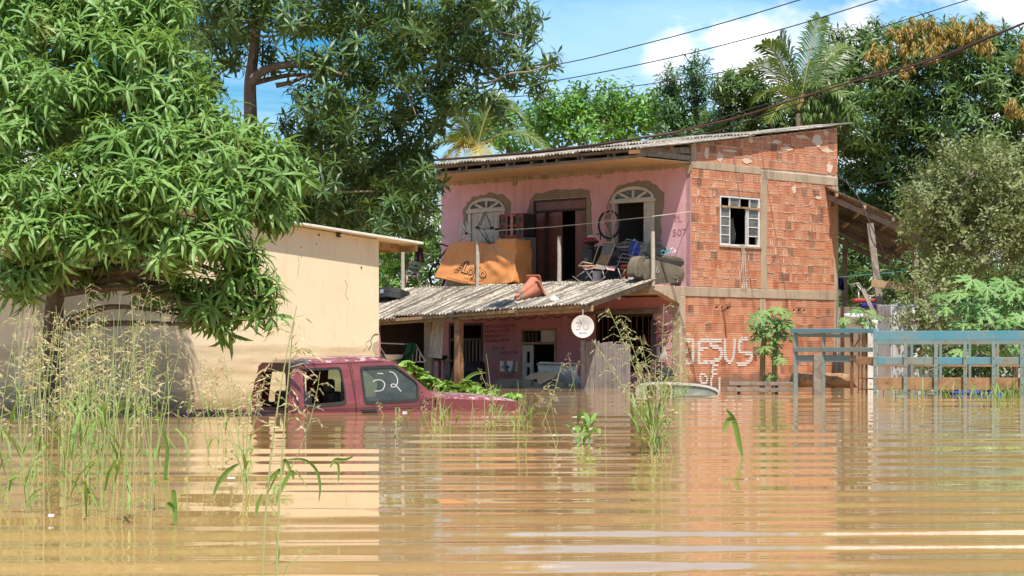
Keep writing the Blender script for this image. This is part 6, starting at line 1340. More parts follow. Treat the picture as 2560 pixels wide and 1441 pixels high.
bike_frame(bk, q, [[(400, 645, -0.1), (448, 630, -0.1), (450, 720, -0.1)]], 0.016, 'rubber', 'handlebar')
# black speaker box with a loose woofer lying on it
bb, q0 = item('speaker_box', 'tall black speaker box right of the brown door', 'loudspeaker', 1468, -0.75); q = z3(q0); a, b = q(188, 1230), q(330, 845)
MB().b2((a.x, 0, 0), (b.x, 0.36, b.z)).build('case', M['black'], bb, bevel=0.012); MB().b2((a.x+0.08, -0.006, b.z*0.55), (a.x+0.20, -0.001, b.z*0.78)).build('label_plate', M['strap_grey'], bb)
wfz = ZS+b.z
wf, q0 = item('woofer', 'loose woofer with red frame lying on the black speaker box', 'woofer', 1477, -0.62, wfz); a = 0.62
MB().lathe([(0.07, 0.0), (0.10, 0.015), (0.11, 0.06), (0.07, 0.07), (0.085, 0.10), (0.19, 0.16), (0.20, 0.175)], 18).build('basket', M['black'], wf, smooth=False)
MB().lathe([(0.20, 0.178), (0.205, 0.19), (0.17, 0.20), (0.10, 0.27), (0.085, 0.275)], 18).build('frame', M['red_paint'], wf); MB().lathe([(0.082, 0.276), (0.09, 0.30), (0.07, 0.325), (0.02, 0.33), (0.001, 0.33)], 16).build('cap', M['white_paint'], wf)
# folding lounge chair on rockers
lc, q0 = item('lounge_chair', 'woven reclining chair with tan tube frame and rockers on the balcony', 'chair', 1500, -1.30); q = z3(q0)
D = 0.46
def strapf(p00, p10, p11, p01, n): return lambda u, v: (p00*(1-u)+p10*u)*(1-v)+(p01*(1-u)+p11*u)*v
def strap(root, nm, mat, c4, d0, d1):
    f_ = strapf(*c4, 8); MB().slab(lambda u, v: f_(u, v)+Vector((0, 0.02*sin(pi*u), -0.012*sin(u*25*1)*0.3)), 10, 16, (0, 0.012, 0)).build(nm, M[mat], root, smooth=True)
strap(lc, 'back_web', 'strap_grey', (q(495, 765, 0.30), q(635, 770, 0.30), q(590, 930, 0.16), q(450, 925, 0.16)), 0, 0); strap(lc, 'back_web', 'cane', (q(450, 926, 0.16), q(590, 931, 0.16), q(545, 1075, 0.05), q(395, 1040, 0.05)), 0, 0); strap(lc, 'seat_web', 'strap_grey', (q(395, 1042, 0.05), q(545, 1076, 0.05), q(500, 1140, -0.1), q(345, 1120, -0.1)), 0, 0)
strap(lc, 'leg_web', 'strap_pink', (q(170, 1082, -0.05), q(380, 1082, -0.05), q(350, 1120, -0.08), q(235, 1140, -0.08)), 0, 0)
bike_frame(lc, q, [[(345, 1050, 0.05), (440, 770, 0.30), (470, 752, 0.31), (630, 760, 0.31), (655, 785, 0.30), (560, 1010, 0.10), (520, 1060, 0.04)], [(145, 1085, -0.05), (205, 1030, 0.0), (345, 1055, 0.04)], [(145, 1085, -0.08), (360, 1080, -0.05)]], 0.016, 'tan_tube')
bike_frame(lc, q, [[(65, 1228, -0.1), (180, 1310, -0.12), (300, 1335, -0.12), (430, 1300, -0.1), (520, 1235, -0.1)], [(240, 1150, -0.05), (105, 1240, -0.1)], [(250, 1150, -0.05), (345, 1290, -0.1)], [(480, 1140, -0.08), (500, 1250, -0.1)], [(350, 1140, -0.05), (240, 1260, -0.1)]], 0.011, 'grey_metal')
bk2, q0 = item('plastic_stool', 'small white plastic stool under the reclining chair', 'stool', 1492, -1.05); q = z3(q0); a, b = q(370, 1250), q(435, 1160)
MB().lathe([(0.09, 0), (0.085, 0.02), (0.11, b.z), (0.12, b.z+0.012), (0.001, b.z+0.02)], 14, Matrix.Translation(((a.x+b.x)/2, 0, 0))).build('body', M['white_plastic'], bk2)
wc2, q0 = item('wire_chair', 'white wire frame chair with pink seat beside the blue water bottle', 'chair', 1535, -1.28); q = z3(q0)
strap(wc2, 'seat_web', 'strap_pink', (q(500, 1085, 0.0), q(680, 1080, 0.1), q(640, 1150, 0.0), q(540, 1135, -0.08)), 0, 0)
bike_frame(wc2, q, [[(500, 1080), (600, 1110), (690, 1075, 0.1), (740, 925, 0.2), (760, 910, 0.2), (900, 945, 0.2), (820, 1080, 0.05)], [(690, 1110), (745, 1270)], [(800, 1130), (720, 1250)], [(560, 1130), (480, 1250)], [(780, 790, 0.3), (810, 710, 0.3), (960, 740, 0.3), (860, 1000, 0.15)], [(440, 1300, -0.1), (540, 1318, -0.1), (680, 1300, -0.1), (790, 1240, -0.1)], [(690, 960, 0.2), (860, 985, 0.2)], [(680, 1020, 0.15), (850, 1035, 0.15)]], 0.010, 'grey_metal')
# black boxes, water bottle, engines, battery
def blackbox(label, zx0, zx1, zy0, c, dep, mat='black', name='equipment_box'):
    r_b, q0 = item(name, label, 'box', 1420+(zx0+zx1)/2/5.544, c); q = z3(q0); a, b = q(zx0, 1230), q(zx1, zy0); MB().b2((a.x, 0, 0), (b.x, dep, b.z)).build('case', M[mat], r_b, bevel=0.012); MB().b2((a.x+0.04, -0.008, b.z*0.3), (b.x-0.04, 0.0, b.z*0.85)).build('front_panel', M['rubber'], r_b, bevel=0.004); return ZS+b.z
zt1 = blackbox('low black box behind the reclining chair', 380, 560, 800, -0.50, 0.3); zt2 = blackbox('black box behind the wire chair', 560, 720, 870, -0.60, 0.3); zt3 = blackbox('dark box carrying the blue water bottle', 800, 1010, 990, -0.80, 0.4, 'black')
jg, q0 = item('water_bottle', 'large blue water cooler bottle under the right window', 'bottle', 1586, -0.62, zt3)
MB().lathe([(0.115, 0), (0.13, 0.012), (0.13, 0.10), (0.124, 0.112), (0.13, 0.124), (0.13, 0.21), (0.124, 0.222), (0.13, 0.234), (0.13, 0.33), (0.115, 0.385), (0.06, 0.425), (0.032, 0.435)], 24).build('body', M['blue_plastic'], jg, smooth=True); MB().lathe([(0.034, 0.4352), (0.036, 0.47), (0.03, 0.485), (0.001, 0.486)], 14).build('cap', M['cyan'], jg)
for lab, zx, zy, c, s_ in (('red engine with a round black fan beside the sofa', 905, 1105, -1.10, 1.0), ('red engine lying behind the wire chair seat', 740, 1180, -1.05, 0.95)):
    en, q0 = item('small_engine', lab, 'engine', 1420+zx/5.544, c); q = z3(q0); k = q(zx, zy); zc = max(0.20, k.z)
    MB().box((k.x, 0.10, zc), (0.20*s_, 0.2, 0.24*s_)).build('cowling', M['orange_red'], en, bevel=0.04); MB().lathe([(0.075*s_, 0), (0.08*s_, 0.03), (0.05*s_, 0.035), (0.02, 0.02), (0.001, 0.02)], 16, Matrix.Translation((k.x, 0.0, zc)) @ Matrix.Rotation(pi/2, 4, 'X')).build('fan', M['rubber'], en)
    MB().box((k.x+0.02, 0.12, zc+0.17*s_), (0.22*s_, 0.16, 0.07)).build('fuel_tank', M['orange_red'], en, bevel=0.03); MB().box((k.x, 0.12, (zc-0.13)/2), (0.16, 0.18, max(0.03, zc-0.13))).build('base', M['black'], en)
ba, q0 = item('car_battery', 'small white topped battery on the balcony edge by the sofa', 'battery', 1578, -1.30); q = z3(q0); a, b = q(832, 1250), q(925, 1190)
MB().b2((a.x, 0, 0), (b.x, 0.12, b.z-0.04)).build('case', M['white_plastic'], ba, bevel=0.006); MB().b2((a.x+0.02, -0.003, b.z*0.3), (b.x-0.02, 0.0, b.z*0.55)).build('label_band', M['print_black'], ba)
for k in (0.25, 0.75): MB().lathe([(0.015, 0), (0.012, 0.025)], 8, Matrix.Translation((a.x+(b.x-a.x)*k, 0.06, b.z-0.04))).build('terminal', M['grey_metal'], ba)
# overturned sofa
def end_item(name, label, cat, t, x=-0.75):
    w = HF.w(x, t, ZS); fr = Fr(w, TH); return thing(name, label, cat, w, TH), z3(lambda px, py, d=0.0: fr.y(px, py, d))
so, q = end_item('overturned_sofa', 'brown grey sofa turned over at the corner of the balcony', 'sofa', 0.06)
def cushion(nm, pts, d0, d1, mat, rnd_=0.09):
    ps = [(q(*p).x, q(*p).z) for p in pts]; o = MB().plate(rnd(ps, 0.10), [], d0, d1, fy).build(nm, M[mat], so, smooth=False); m = o.modifiers.new('bevel', 'BEVEL'); m.width = rnd_; m.segments = 4; m.limit_method = 'ANGLE'; m.angle_limit = rad(50); o.data.polygons.foreach_set('use_smooth', [True]*len(o.data.polygons)); return o
cushion('seat_body', [(1040, 1230), (1060, 1040), (1120, 980), (1250, 1010), (1480, 1070), (1590, 1110), (1625, 1200), (1590, 1310), (1300, 1330), (1080, 1300)], 0.0, 0.30, 'sofa'); cushion('arm', [(935, 1230), (960, 1050), (1010, 950), (1085, 940), (1090, 1000), (1050, 1080), (1040, 1240)], 0.03, 0.28, 'sofa', 0.06)
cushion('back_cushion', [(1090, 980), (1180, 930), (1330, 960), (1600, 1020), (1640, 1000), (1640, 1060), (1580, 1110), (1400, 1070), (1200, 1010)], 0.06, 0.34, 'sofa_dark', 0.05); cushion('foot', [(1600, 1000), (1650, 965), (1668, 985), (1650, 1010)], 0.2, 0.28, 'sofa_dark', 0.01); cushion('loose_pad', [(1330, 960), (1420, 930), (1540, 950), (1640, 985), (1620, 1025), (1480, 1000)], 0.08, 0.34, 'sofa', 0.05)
for st in ([(1225, 1020), (1240, 1090), (1225, 1160), (1250, 1175), (1265, 1130)], [(1470, 1235), (1520, 1260), (1510, 1310)]): MB().tube(smooth_path([q(x, y, -0.012) for x, y in st], 5), 0.005, 4).build('loose_thread', M['wire_pale'], so)
cr, q = end_item('black_crate', 'black angular crate lying on top of the overturned sofa', 'crate', 0.2)
ps = [(q(*p).x, q(*p).z) for p in ((1040, 950), (1105, 765), (1130, 750), (1275, 755), (1375, 850), (1370, 900), (1265, 945))]; MB().plate(ps, [], 0.0, 0.16, fy).build('body', M['black'], cr, bevel=0.012)
ps2 = [(q(*p).x, q(*p).z) for p in ((1150, 780), (1270, 775), (1300, 810), (1200, 815))]; MB().plate(ps2, [], -0.008, 0.001, fy).build('opening', M['rubber'], cr)
ho, q = end_item('coiled_hose', 'turquoise hose coiled on the overturned sofa', 'hose', 0.16)
for k in range(3):
    c = q(1320+k*60, 895-k*10, 0.02*k); MB().tube([c+Vector((0.085*cos(a)+0.01*k, 0.03*sin(a*2), 0.05*sin(a)+0.01*k)) for a in np.linspace(0, 2*pi, 20)], 0.010, 6, False).build('coil', M['cyan'] if k < 2 else M['white_plastic'], ho, smooth=True)
# left end of the balcony: lounger, hanging cloth, black bicycle
le, q0 = item('beach_chair', 'folded blue strapped beach chair at the far left of the balcony', 'chair', 1035, -1.2); q = q0
bike_frame(le, q, [[(1015, 690), (1030, 650, 0.1), (1052, 655, 0.1), (1043, 698)], [(1010, 690), (1050, 690)], [(1020, 690), (1012, 722)], [(1045, 690), (1052, 722)], [(1026, 676, 0.05), (1034, 670, 0.05), (1046, 672, 0.05)]], 0.014, 'strap_pink')
for k in range(6): MB().tube([q(1018+k*2.2, 684-k*5.5, 0.02), q(1042+k*1.6, 688-k*5.5, 0.02)], 0.018, 5).build('strap', M['teal'] if k % 2 else M['black'], le)
hc = item('hanging_cloth', 'dark maroon cloth hanging from the cream roof corner', 'cloth', 1046, -1.35)[0]; fr_ = Fr(hc.location, TH-pi/2); A1 = [fr_.y(1038, 607, 0), fr_.y(1060, 610, 0)]; B1 = [fr_.y(1036, 652, 0), fr_.y(1056, 657, 0)]
MB().slab(lambda u, v: (A1[0]*(1-u)+A1[1]*u)*(1-v)+(B1[0]*(1-u)+B1[1]*u)*v+Vector((0.02*sin(v*7), 0.05*sin(u*11+v*3), 0)), 16, 12, (0, 0.01, 0)).build('cloth', M['maroon_cloth'], hc, smooth=True)
bk3, q0 = item('bicycle', 'black bicycle leaning at the left end of the tarpaulin', 'bicycle', 1098, -1.05)
bike_frame(bk3, q0, [[(1086, 610), (1108, 612), (1122, 617)], [(1122, 617), (1100, 645), (1088, 668)], [(1122, 617), (1118, 650), (1095, 672)], [(1088, 668), (1112, 690)]], 0.02, 'rubber'); c = q0(1092, 690); MB().tube([c+Vector((0.28*cos(a), 0.02, 0.30*sin(a))) for a in np.linspace(0, 2*pi, 30)], 0.03, 7, False).build('tyre', M['rubber'], bk3, smooth=True)
# clothes line across the front
def cable(name, label, pts, r, mat, group, n=8, cat='cable'):
    pp = smooth_path(pts, n); b = Vector(pp[0]); o = MB().tube([Vector(p)-b for p in pp], r, 6).build(name, M[mat], smooth=True); o.location = b; return tag(o, label, cat, group)
hw = lambda px, py, c: HF.w(*HF.x(px, py, c))
cable('clothes_line', 'pale cord strung across the balcony before the brown door', [hw(1104, 588, -0.7), hw(1243, 577, -1.2), hw(1400, 566, -1.2), hw(1600, 545, -1.0), hw(1726, 530, -0.05)], 0.010, 'wire_pale', 'cords')

# ------------------------------------------------------------------ on and under the porch roof
def roof_pt(px, py):
    """where a sight line meets the porch roof"""
    c = -2.5
    for _ in range(30):
        p = HF.x(px, py, c); c += max(-0.4, min(0.4, (p.z-pz(c, p.y))*1.2))
    return p
def cone_obj(label, tip, base, lift):
    a = roof_pt(*tip); b = HF.x(*base, roof_pt(base[0], base[1]+19).x); a, b = HF.w(*a), HF.w(*b); a.z += 0.05+lift; d = (a-b); L = d.length; ro = d.to_track_quat('Z', 'Y').to_matrix().to_4x4(); root = thing('traffic_cone', label, 'traffic cone', b, 0, 'traffic cones on the porch roof')
    MB().lathe([(0.165, 0.02), (0.155, 0.03), (0.055+0.0*L, L*0.80), (0.04, L*0.97), (0.03, L)], 20, ro, cap=True).build('body', M['cone'], root, smooth=True); MB().lathe([(0.078, L*0.68), (0.063, L*0.80)], 20, ro @ Matrix.Scale(1.03, 4), cap=False).build('band', M['strap_grey'], root, smooth=True)
    o = MB().plate(rnd(rect(-0.20, -0.20, 0.20, 0.20), 0.05), [], -0.012, 0.02, lambda x, y, d: ro @ Vector((x, y, d))).build('foot', M['cone'], root, bevel=0.006)
cone_obj('faded orange traffic cone lying nearest on the porch roof', (1291, 757), (1352, 722), 0.0); cone_obj('faded orange traffic cone lying behind the other on the porch roof', (1288, 752), (1336, 708), 0.03)
ca = roof_pt(975, 752); w = HF.w(*ca); cs_ = thing('hard_case', 'black hard plastic case lying on the left end of the porch roof', 'case', w+Vector((0, 0, 0.02)), TH-pi/2); cs_.rotation_euler = (rad(-14), 0, TH-pi/2)
MB().plate(rnd([(-0.42, -0.3), (0.25, -0.3), (0.48, -0.12), (0.48, 0.22), (0.3, 0.34), (-0.42, 0.34)], 0.06), [], 0.0, 0.12, lambda x, y, d: (x, y, d)).build('base', M['black'], cs_, bevel=0.02); MB().plate(rnd([(-0.42, -0.29), (0.24, -0.29), (0.46, -0.11), (0.46, 0.21), (0.29, 0.33), (-0.42, 0.33)], 0.06), [], 0.13, 0.24, lambda x, y, d: (x*(1-0.25*(d-0.13)), y, d)).build('lid', M['black'], cs_, bevel=0.03); MB().b2((-0.05, -0.33, 0.08), (0.06, -0.30, 0.18)).build('latch', M['grey_metal'], cs_)
w = HF.w(*roof_pt(1386, 756)); o = MB().lathe([(0.001, 0), (0.09, 0.01), (0.11, 0.05), (0.08, 0.11), (0.03, 0.14), (0.001, 0.145)], 9).build('white_bag', M['white_plastic'], smooth=True); o.location = w; o.scale = (1.1, 0.8, 0.9); tag(o, 'small knotted white bag lying near the porch eave', 'bag')
dz = ZB-0.02
lbp = HF.x(1547, 744, -1.6); lr_ = thing('lamp_bulb', 'round white bulb hanging under the porch roof', 'lamp', HF.w(*lbp)); MB().lathe([(0.001, -0.05), (0.035, -0.037), (0.05, 0), (0.04, 0.03), (0.018, 0.055)], 14).build('bulb', M['white_plastic'], lr_, smooth=True); MB().lathe([(0.02, 0.056), (0.02, 0.10), (0.004, 0.11), (0.004, 0.30)], 8).build('socket', M['black'], lr_)
# satellite dish
dc = P(1457, 817, 46.6); ds = thing('satellite_dish', 'round white satellite dish hanging at the porch corner', 'satellite dish', dc, rad(-4)); DR = 28.5*46.6/F
Rm = Matrix.Rotation(pi/2, 4, 'X')
MB().lathe([(DR, 0.0), (DR*1.0, 0.012), (DR*0.97, 0.012), (DR*0.6, -0.022), (0.001, -0.034)], 40, Rm, cap=False).build('reflector', M['dish'], ds, smooth=True)
def dish_print(s, x0, x1, z0, h, mat, off=0.0):
    v, f, wd = text_geo(s, off); MB().add([(x0+(x1-x0)*x, float(np.interp(math.hypot(x0+(x1-x0)*x, z0+y*h)/DR, [0, 0.6, 0.97], [0.034, 0.022, -0.012]))-0.006, z0+y*h) for x, y in v], f).build('lettering', M[mat], ds, fix=False)
dish_print('30', -DR*0.62, DR*0.55, -DR*0.28, DR*1.05, 'dish_print', 0.01); dish_print('aquila', -DR*0.36, DR*0.34, -DR*0.62, DR*0.26, 'print_black')
MB().plate([(-DR*0.34, DR*0.86), (DR*0.10, DR*0.86), (-DR*0.12, DR*0.30)], [], 0.000, 0.010, fy).build('print_wedge', M['dish_print'], ds); MB().beam((0, 0.06, 0), (0.0, 0.10, DR*1.5), 0.03, 0.03).build('bracket', M['grey_metal'], ds)
# porch clutter standing in the water
def pitem(name, label, cat, px, c, group=None): return item(name, label, cat, px, c, 0.0, group, 960)
fe, q = pitem('board_fence_panel', 'upright panel of grey weathered boards standing under the dish', 'fence panel', 1512, -2.9)
for k in range(11):
    x0, x1 = 1452+k*11.2, 1452+k*11.2+10.2; a, b = q(x0, 852+3*sin(k*1.9)+k*0.9), q(x1, 852); MB().b2((a.x, 0.012*sin(k*2.3), -1.0), (b.x, 0.03+0.012*sin(k*2.3), a.z)).build('board', M['wood_fence'], fe, bevel=0.004)
for y in (875, 945): a, b = q(1450, y, 0.05), q(1575, y, 0.05); MB().beam(a, b, 0.03, 0.07).build('batten', M['wood_grey'], fe)
oc, q = pitem('orange_chair', 'orange framed folding chair with printed white back under the porch', 'chair', 1272, -1.9)
for x in (1249, 1295): MB().tube([q(x, 900), q(x+1, 968), Vector((q(x, 960).x, 0, -0.5))], 0.018, 6).build('leg', M['wood_orange'], oc)
for y in (901, 931): MB().tube([q(1249, y), q(1295, y+1)], 0.016, 6).build('crossbar', M['wood_orange'], oc)
a, b = q(1251, 929), q(1293, 903); MB().b2((a.x, -0.012, a.z), (b.x, 0.004, b.z)).build('back_panel', M['white_paint'], oc); 
for k, (m_, x) in enumerate((('teal', 1257), ('blue_plastic', 1270), ('red_paint', 1284))): c = q(x, 918, -0.016); MB().box(c, (0.10, 0.004, 0.07)).build('back_print', M[m_], oc)
MB().tube(smooth_path([q(1262, 903, -0.03), q(1264, 925, -0.05), q(1272, 936, -0.05), q(1282, 925, -0.05), q(1286, 903, -0.03)], 6), 0.035, 8).build('hose_loop', M['strap_grey'], oc, smooth=True)
MB().beam(q(1245, 951, -0.03), q(1335, 955, -0.03), 0.05, 0.03).build('seat_bar', M['wood_grey'], oc)
jk, q = pitem('scrap_panel', 'bent grey metal panel standing by the shop door', 'scrap', 1390, -2.2)
MB().plate([(q(*p).x, q(*p).z) for p in ((1344, 908), (1350, 905), (1440, 908), (1440, 930), (1450, 958), (1430, 966), (1346, 940))], [], 0, 0.03, fy).build('sheet', M['lavender'], jk, bevel=0.006); a, b = q(1343, 911, -0.02), q(1438, 913, -0.02); MB().beam(a, b, 0.05, 0.04).build('edge_rail', M['wood_grey'], jk)
for lab, pts, dd in (('tan plywood sheet folded over the scrap pile', ((1325, 947), (1340, 934), (1375, 928), (1405, 936), (1380, 944), (1345, 950)), -0.25), ('pale cardboard flap slumped in the scrap pile', ((1362, 944), (1385, 932), (1416, 930), (1406, 946), (1378, 962)), -0.35)):
    pl, q = pitem('cardboard_sheet', lab, 'sheet', 1370, -2.4); ps = [q(*p) for p in pts]; n = len(ps)
    MB().plate([(p.x, p.z) for p in ps], [], 0, 0.02, lambda a, b, d, dd=dd: (a, dd+d+0.5*(b-0.15), b)).build('sheet', M['card'], pl)
for lab, x0, y0, x1, y1, c, w, m in (('charred board floating along the porch edge', 1240, 962, 1330, 957, -2.6, 0.10, 'wood_grey'), ('dark board floating before the scrap pile', 1335, 963, 1445, 966, -2.7, 0.09, 'wood_grey'), ('thin board floating under the orange chair', 1248, 955, 1300, 957, -2.0, 0.06, 'wood_tan')):
    plank('floating_board', lab, 'board', hw(x0, y0, c), hw(x1, y1, c), 0.16, w*0.5, m, 'boards floating at the porch')
# leaning shutter, bed frame, cloth, drum, planks at the left of the porch
ss, q = pitem('leaning_shutter', 'pale wooden shutter leaning askew under the left porch roof', 'shutter', 1090, -2.3)
c4 = [q(1083, 797), q(1111, 799), q(1103, 897, -0.05), q(1070, 893, -0.05)]; sf = strapf(c4[3], c4[2], c4[1], c4[0], 1)
MB().slab(lambda u, v: sf(u, v), 2, 2, (0, 0.04, 0)).build('board', M['white_paint'], ss)
for v0, v1 in ((0.08, 0.46), (0.54, 0.92)):
    w = MB()
    for (ua, va), (ub, vb) in (((0.2, v0), (0.8, v0)), ((0.8, v0), (0.8, v1)), ((0.8, v1), (0.2, v1)), ((0.2, v1), (0.2, v0))): w.beam(sf(ua, va)+Vector((0, -0.008, 0)), sf(ub, vb)+Vector((0, -0.008, 0)), 0.03, 0.016, (0, 1, 0))
    w.slab(lambda u, v: sf(0.32+0.36*u, v0+(v1-v0)*(0.15+0.7*v))+Vector((0, -0.012, 0)), 1, 1, (0, 0.02, 0)); w.build('raised_panel', M['white_paint'], ss)
MB().b2((q(1060, 800, 0.1).x, 0.1, -1.2), (q(1078, 800, 0.1).x, 0.2, q(1060, 796, 0.1).z)).build('side_post', M['pole'], ss)
be, q = pitem('bed_frame', 'white slatted bed frame propped at the left of the porch', 'bed frame', 1000, -2.6)
for x0, y0, x1, y1 in ((952, 858, 1040, 862), (952, 905, 1062, 905), (1040, 862, 1064, 905), (1035, 866, 1030, 905), (1043, 870, 1040, 905), (1050, 880, 1050, 905), (952, 870, 975, 905), (952, 885, 965, 905)): MB().tube([q(x0, y0), q(x1, y1)], 0.017, 6).build('bar', M['white_metal'], be)
cl, q = pitem('green_cloth', 'dark green cloth hung over the white bed frame', 'cloth', 1020, -2.75)
MB().slab(lambda u, v: q(1012+26*u-10*v+4*sin(v*6), 858+52*v+3*sin(u*6), -0.05+0.04*sin(u*9+v*2)), 14, 14, (0, 0.012, 0)).build('cloth', M['green_cloth'], cl, smooth=True)
bs_, q = pitem('enamel_basin', 'white enamel basin edge showing over the pickup roof', 'basin', 985, -3.0); c = q(985, 892); MB().lathe([(0.12, 0), (0.2, 0.06), (0.24, 0.14), (0.25, 0.145), (0.24, 0.15), (0.19, 0.07), (0.001, 0.02)], 22, Matrix.Translation((c.x, 0, c.z-0.1))).build('bowl', M['white_plastic'], bs_, smooth=True); MB().b2((c.x-0.2, -0.1, -1), (c.x+0.2, 0.2, c.z-0.1)).build('stand', M['wood_grey'], bs_)
dr, q = pitem('black_drum', 'dark plastic drum standing beside the porch post', 'drum', 1186, -1.5); a = q(1166, 950); b = q(1206, 905); R0 = (b.x-a.x)/2
MB().lathe([(R0*0.95, -0.8), (R0, -0.2), (R0*0.98, 0.0), (R0*1.03, 0.02), (R0, 0.05), (R0, b.z*0.6), (R0*1.03, b.z*0.62), (R0, b.z*0.66), (R0*0.9, b.z), (0.001, b.z+0.01)], 22, Matrix.Translation(((a.x+b.x)/2, 0, 0))).build('body', M['black'], dr, smooth=True)
for i, (x0, y0, x1, y1, lab) in enumerate(((1116, 965, 1119, 898, 'thin upright board under the porch left of the post'), (1128, 966, 1142, 900, 'slanting tan board under the porch left of the post'), (1136, 968, 1150, 915, 'short slanting board beside the porch post'))):
    p0, p1 = hw(x0, y0, -2.1), hw(x1, y1, -2.1); plank('propped_board', lab, 'board', p0+(p0-p1)*0.6, p1, 0.11, 0.03, 'wood_tan' if i else 'wood_grey')
tb_, q = pitem('small_table', 'low brown table with pots in the shade left of the porch post', 'table', 1088, -1.9); a, b = q(1062, 905), q(1112, 900)
MB().b2((a.x, 0, b.z-0.04), (b.x, 0.5, b.z)).build('table_top', M['wood_mud'], tb_); 
for x in (a.x+0.03, b.x-0.03):
    for y in (0.03, 0.47): MB().b2((x-0.025, y-0.025, -1.0), (x+0.025, y+0.025, b.z-0.041)).build('leg', M['wood_mud'], tb_)
for k in range(3): MB().lathe([(0.05, 0), (0.09, 0.05), (0.08, 0.1), (0.06, 0.11)], 12, Matrix.Translation((a.x+0.12+0.18*k, 0.2, b.z))).build('pot', M['black'], tb_)
# poster and rubbish at the street corner
po_, q = pitem('poster', 'small white election poster with a portrait by the street corner column', 'poster', 1654, LX-0.06); P4 = [(1643, 868), (1662, 866), (1669, 900), (1660, 906), (1643, 905), (1641, 890)]
MB().plate(rnd([(q(*p).x, q(*p).z) for p in P4], 0.03), [], 0, 0.006, fy).build('sheet', M['white_plastic'], po_)
c = q(1654, 877); MB().plate([(c.x+0.05*cos(a), c.z+0.075*sin(a)) for a in np.linspace(0, 2*pi, 16)[:-1]], [], -0.004, 0.0, fy).build('print_face', M['skin_print'], po_); MB().plate([(c.x+0.055*cos(a), c.z+0.02+0.07*sin(a)) for a in np.linspace(0.1, pi-0.1, 10)], [], -0.007, -0.0045, fy).build('print_hair', M['print_black'], po_)
v, f, wd = text_geo('2555', 0.01); a, b = q(1645, 903), q(1666, 903); MB().add([(a.x+(b.x-a.x)*x, -0.006, a.z+y*0.11) for x, y in v], f).build('lettering', M['wall_red'], po_, fix=False)
rb, q = pitem('rubbish_sack', 'black rubbish sack slumped below the poster', 'sack', 1663, LX-0.35)
def sack(u, v):
    th, ph = 2*pi*u, pi*v; r = 1+0.18*noise.noise((3*cos(th), 3*sin(th), 4*v)); return Vector((0.24*r*sin(ph)*cos(th), 0.2*r*sin(ph)*sin(th), 0.15+0.36*r*cos(ph)))
MB().grid(sack, 26, 16).build('body', M['rubber'], rb, smooth=True)
fn_, q = pitem('plastic_bag', 'yellow bag hanging on the dark window at the lower right', 'bag', 1610, LX-0.25); MB().lathe([(0.012, 0.24), (0.03, 0.16), (0.075, 0.05), (0.07, 0.0), (0.001, -0.01)], 12, Matrix.Translation(q(1610, 862))).build('body', M['tan_tube'], fn_, smooth=True)
plank('dark_jamb', 'dark upright timber beside the lower right window', 'timber', hw(1630, 975, LX-0.3)-Vector((0, 0, 0.6)), hw(1633, 800, LX-0.1), 0.12, 0.08, 'dark_frame')
shp = P(1715, 958, 45.5); sp2 = thing('tin_scrap', 'rusty bent tin sheet lying against the brick wall foot', 'scrap', (shp.x, shp.y, 0.0), 0.3)
MB().slab(lambda u, v: (-0.55+1.3*u, 0.5*v, 0.02+0.16*math.exp(-((u-0.25)*4)**2)+0.10*math.exp(-((u-0.75)*6)**2)+0.02*sin(u*40)), 60, 3, (0, 0, 0.006)).build('sheet', M['rust'], sp2)

# ------------------------------------------------------------------ goods under and before the shed
def goods(name, label, cat, px, py0, py1, w_px, Y, dep, mat, rz=0.1, bev=0.02):
    a, b = P(px, py1, Y), P(px, py0, Y); W2 = w_px*Y/F; root = thing(name, label, cat, (a.x, Y, min(a.z, -0.3) if py1 > 960 else a.z), rz); z0 = root.location.z; o = MB().b2((-W2/2, 0, 0), (W2/2, dep, b.z-z0)).build('case', M[mat], root, bevel=bev); return root, W2, b.z-z0
r1, w_, h_ = goods('old_fridge', 'old pale fridge lying behind the lorry bed', 'fridge', 2258, 762, 990, 66, 48, 0.7, 'lavender', 0.25); MB().b2((-w_/2+0.03, -0.03, 0.4), (w_/2-0.03, -0.001, h_-0.05)).build('door', M['lavender'], r1, bevel=0.02); MB().b2((w_/2-0.12, -0.05, h_*0.75), (w_/2-0.08, -0.03, h_*0.9)).build('handle', M['grey_metal'], r1)
r1, w_, h_ = goods('washing_machine', 'white washing machine half hidden behind the olive bush', 'washing machine', 2312, 768, 990, 66, 47.5, 0.6, 'white_metal', -0.15); MB().b2((-w_/2+0.02, -0.02, h_-0.16), (w_/2-0.02, -0.001, h_-0.03)).build('control_panel', M['white_plastic'], r1); MB().lathe([(0.17, 0), (0.18, 0.02), (0.13, 0.03), (0.001, 0.01)], 20, Matrix.Translation((0, -0.001, h_*0.7)) @ Matrix.Rotation(pi/2, 4, 'X')).build('porthole', M['glass_pane'], r1)
r1, w_, h_ = goods('plastic_bucket', 'tall white plastic drum behind the young papaya', 'drum', 2137, 783, 990, 4, 48.2, 0.05, 'white_plastic'); MB().lathe([(0.18, 0), (0.20, h_-0.12), (0.215, h_-0.11), (0.21, h_-0.01), (0.001, h_)], 20, Matrix.Translation((0, 0.1, 0))).build('body', M['white_plastic'], r1, smooth=True); MB().lathe([(0.207, h_*0.82), (0.208, h_*0.83)], 20, Matrix.Translation((0, 0.1, 0))).build('hoop', M['grey_metal'], r1)
r1, w_, h_ = goods('white_cabinet', 'plain white cabinet between the drum and the leaning pole', 'cabinet', 2178, 800, 990, 44, 48.6, 0.5, 'white_metal', 0.1); MB().b2((-w_/2+0.02, -0.02, 0.2), (w_/2-0.02, -0.001, h_-0.04)).build('door', M['white_metal'], r1, bevel=0.006)
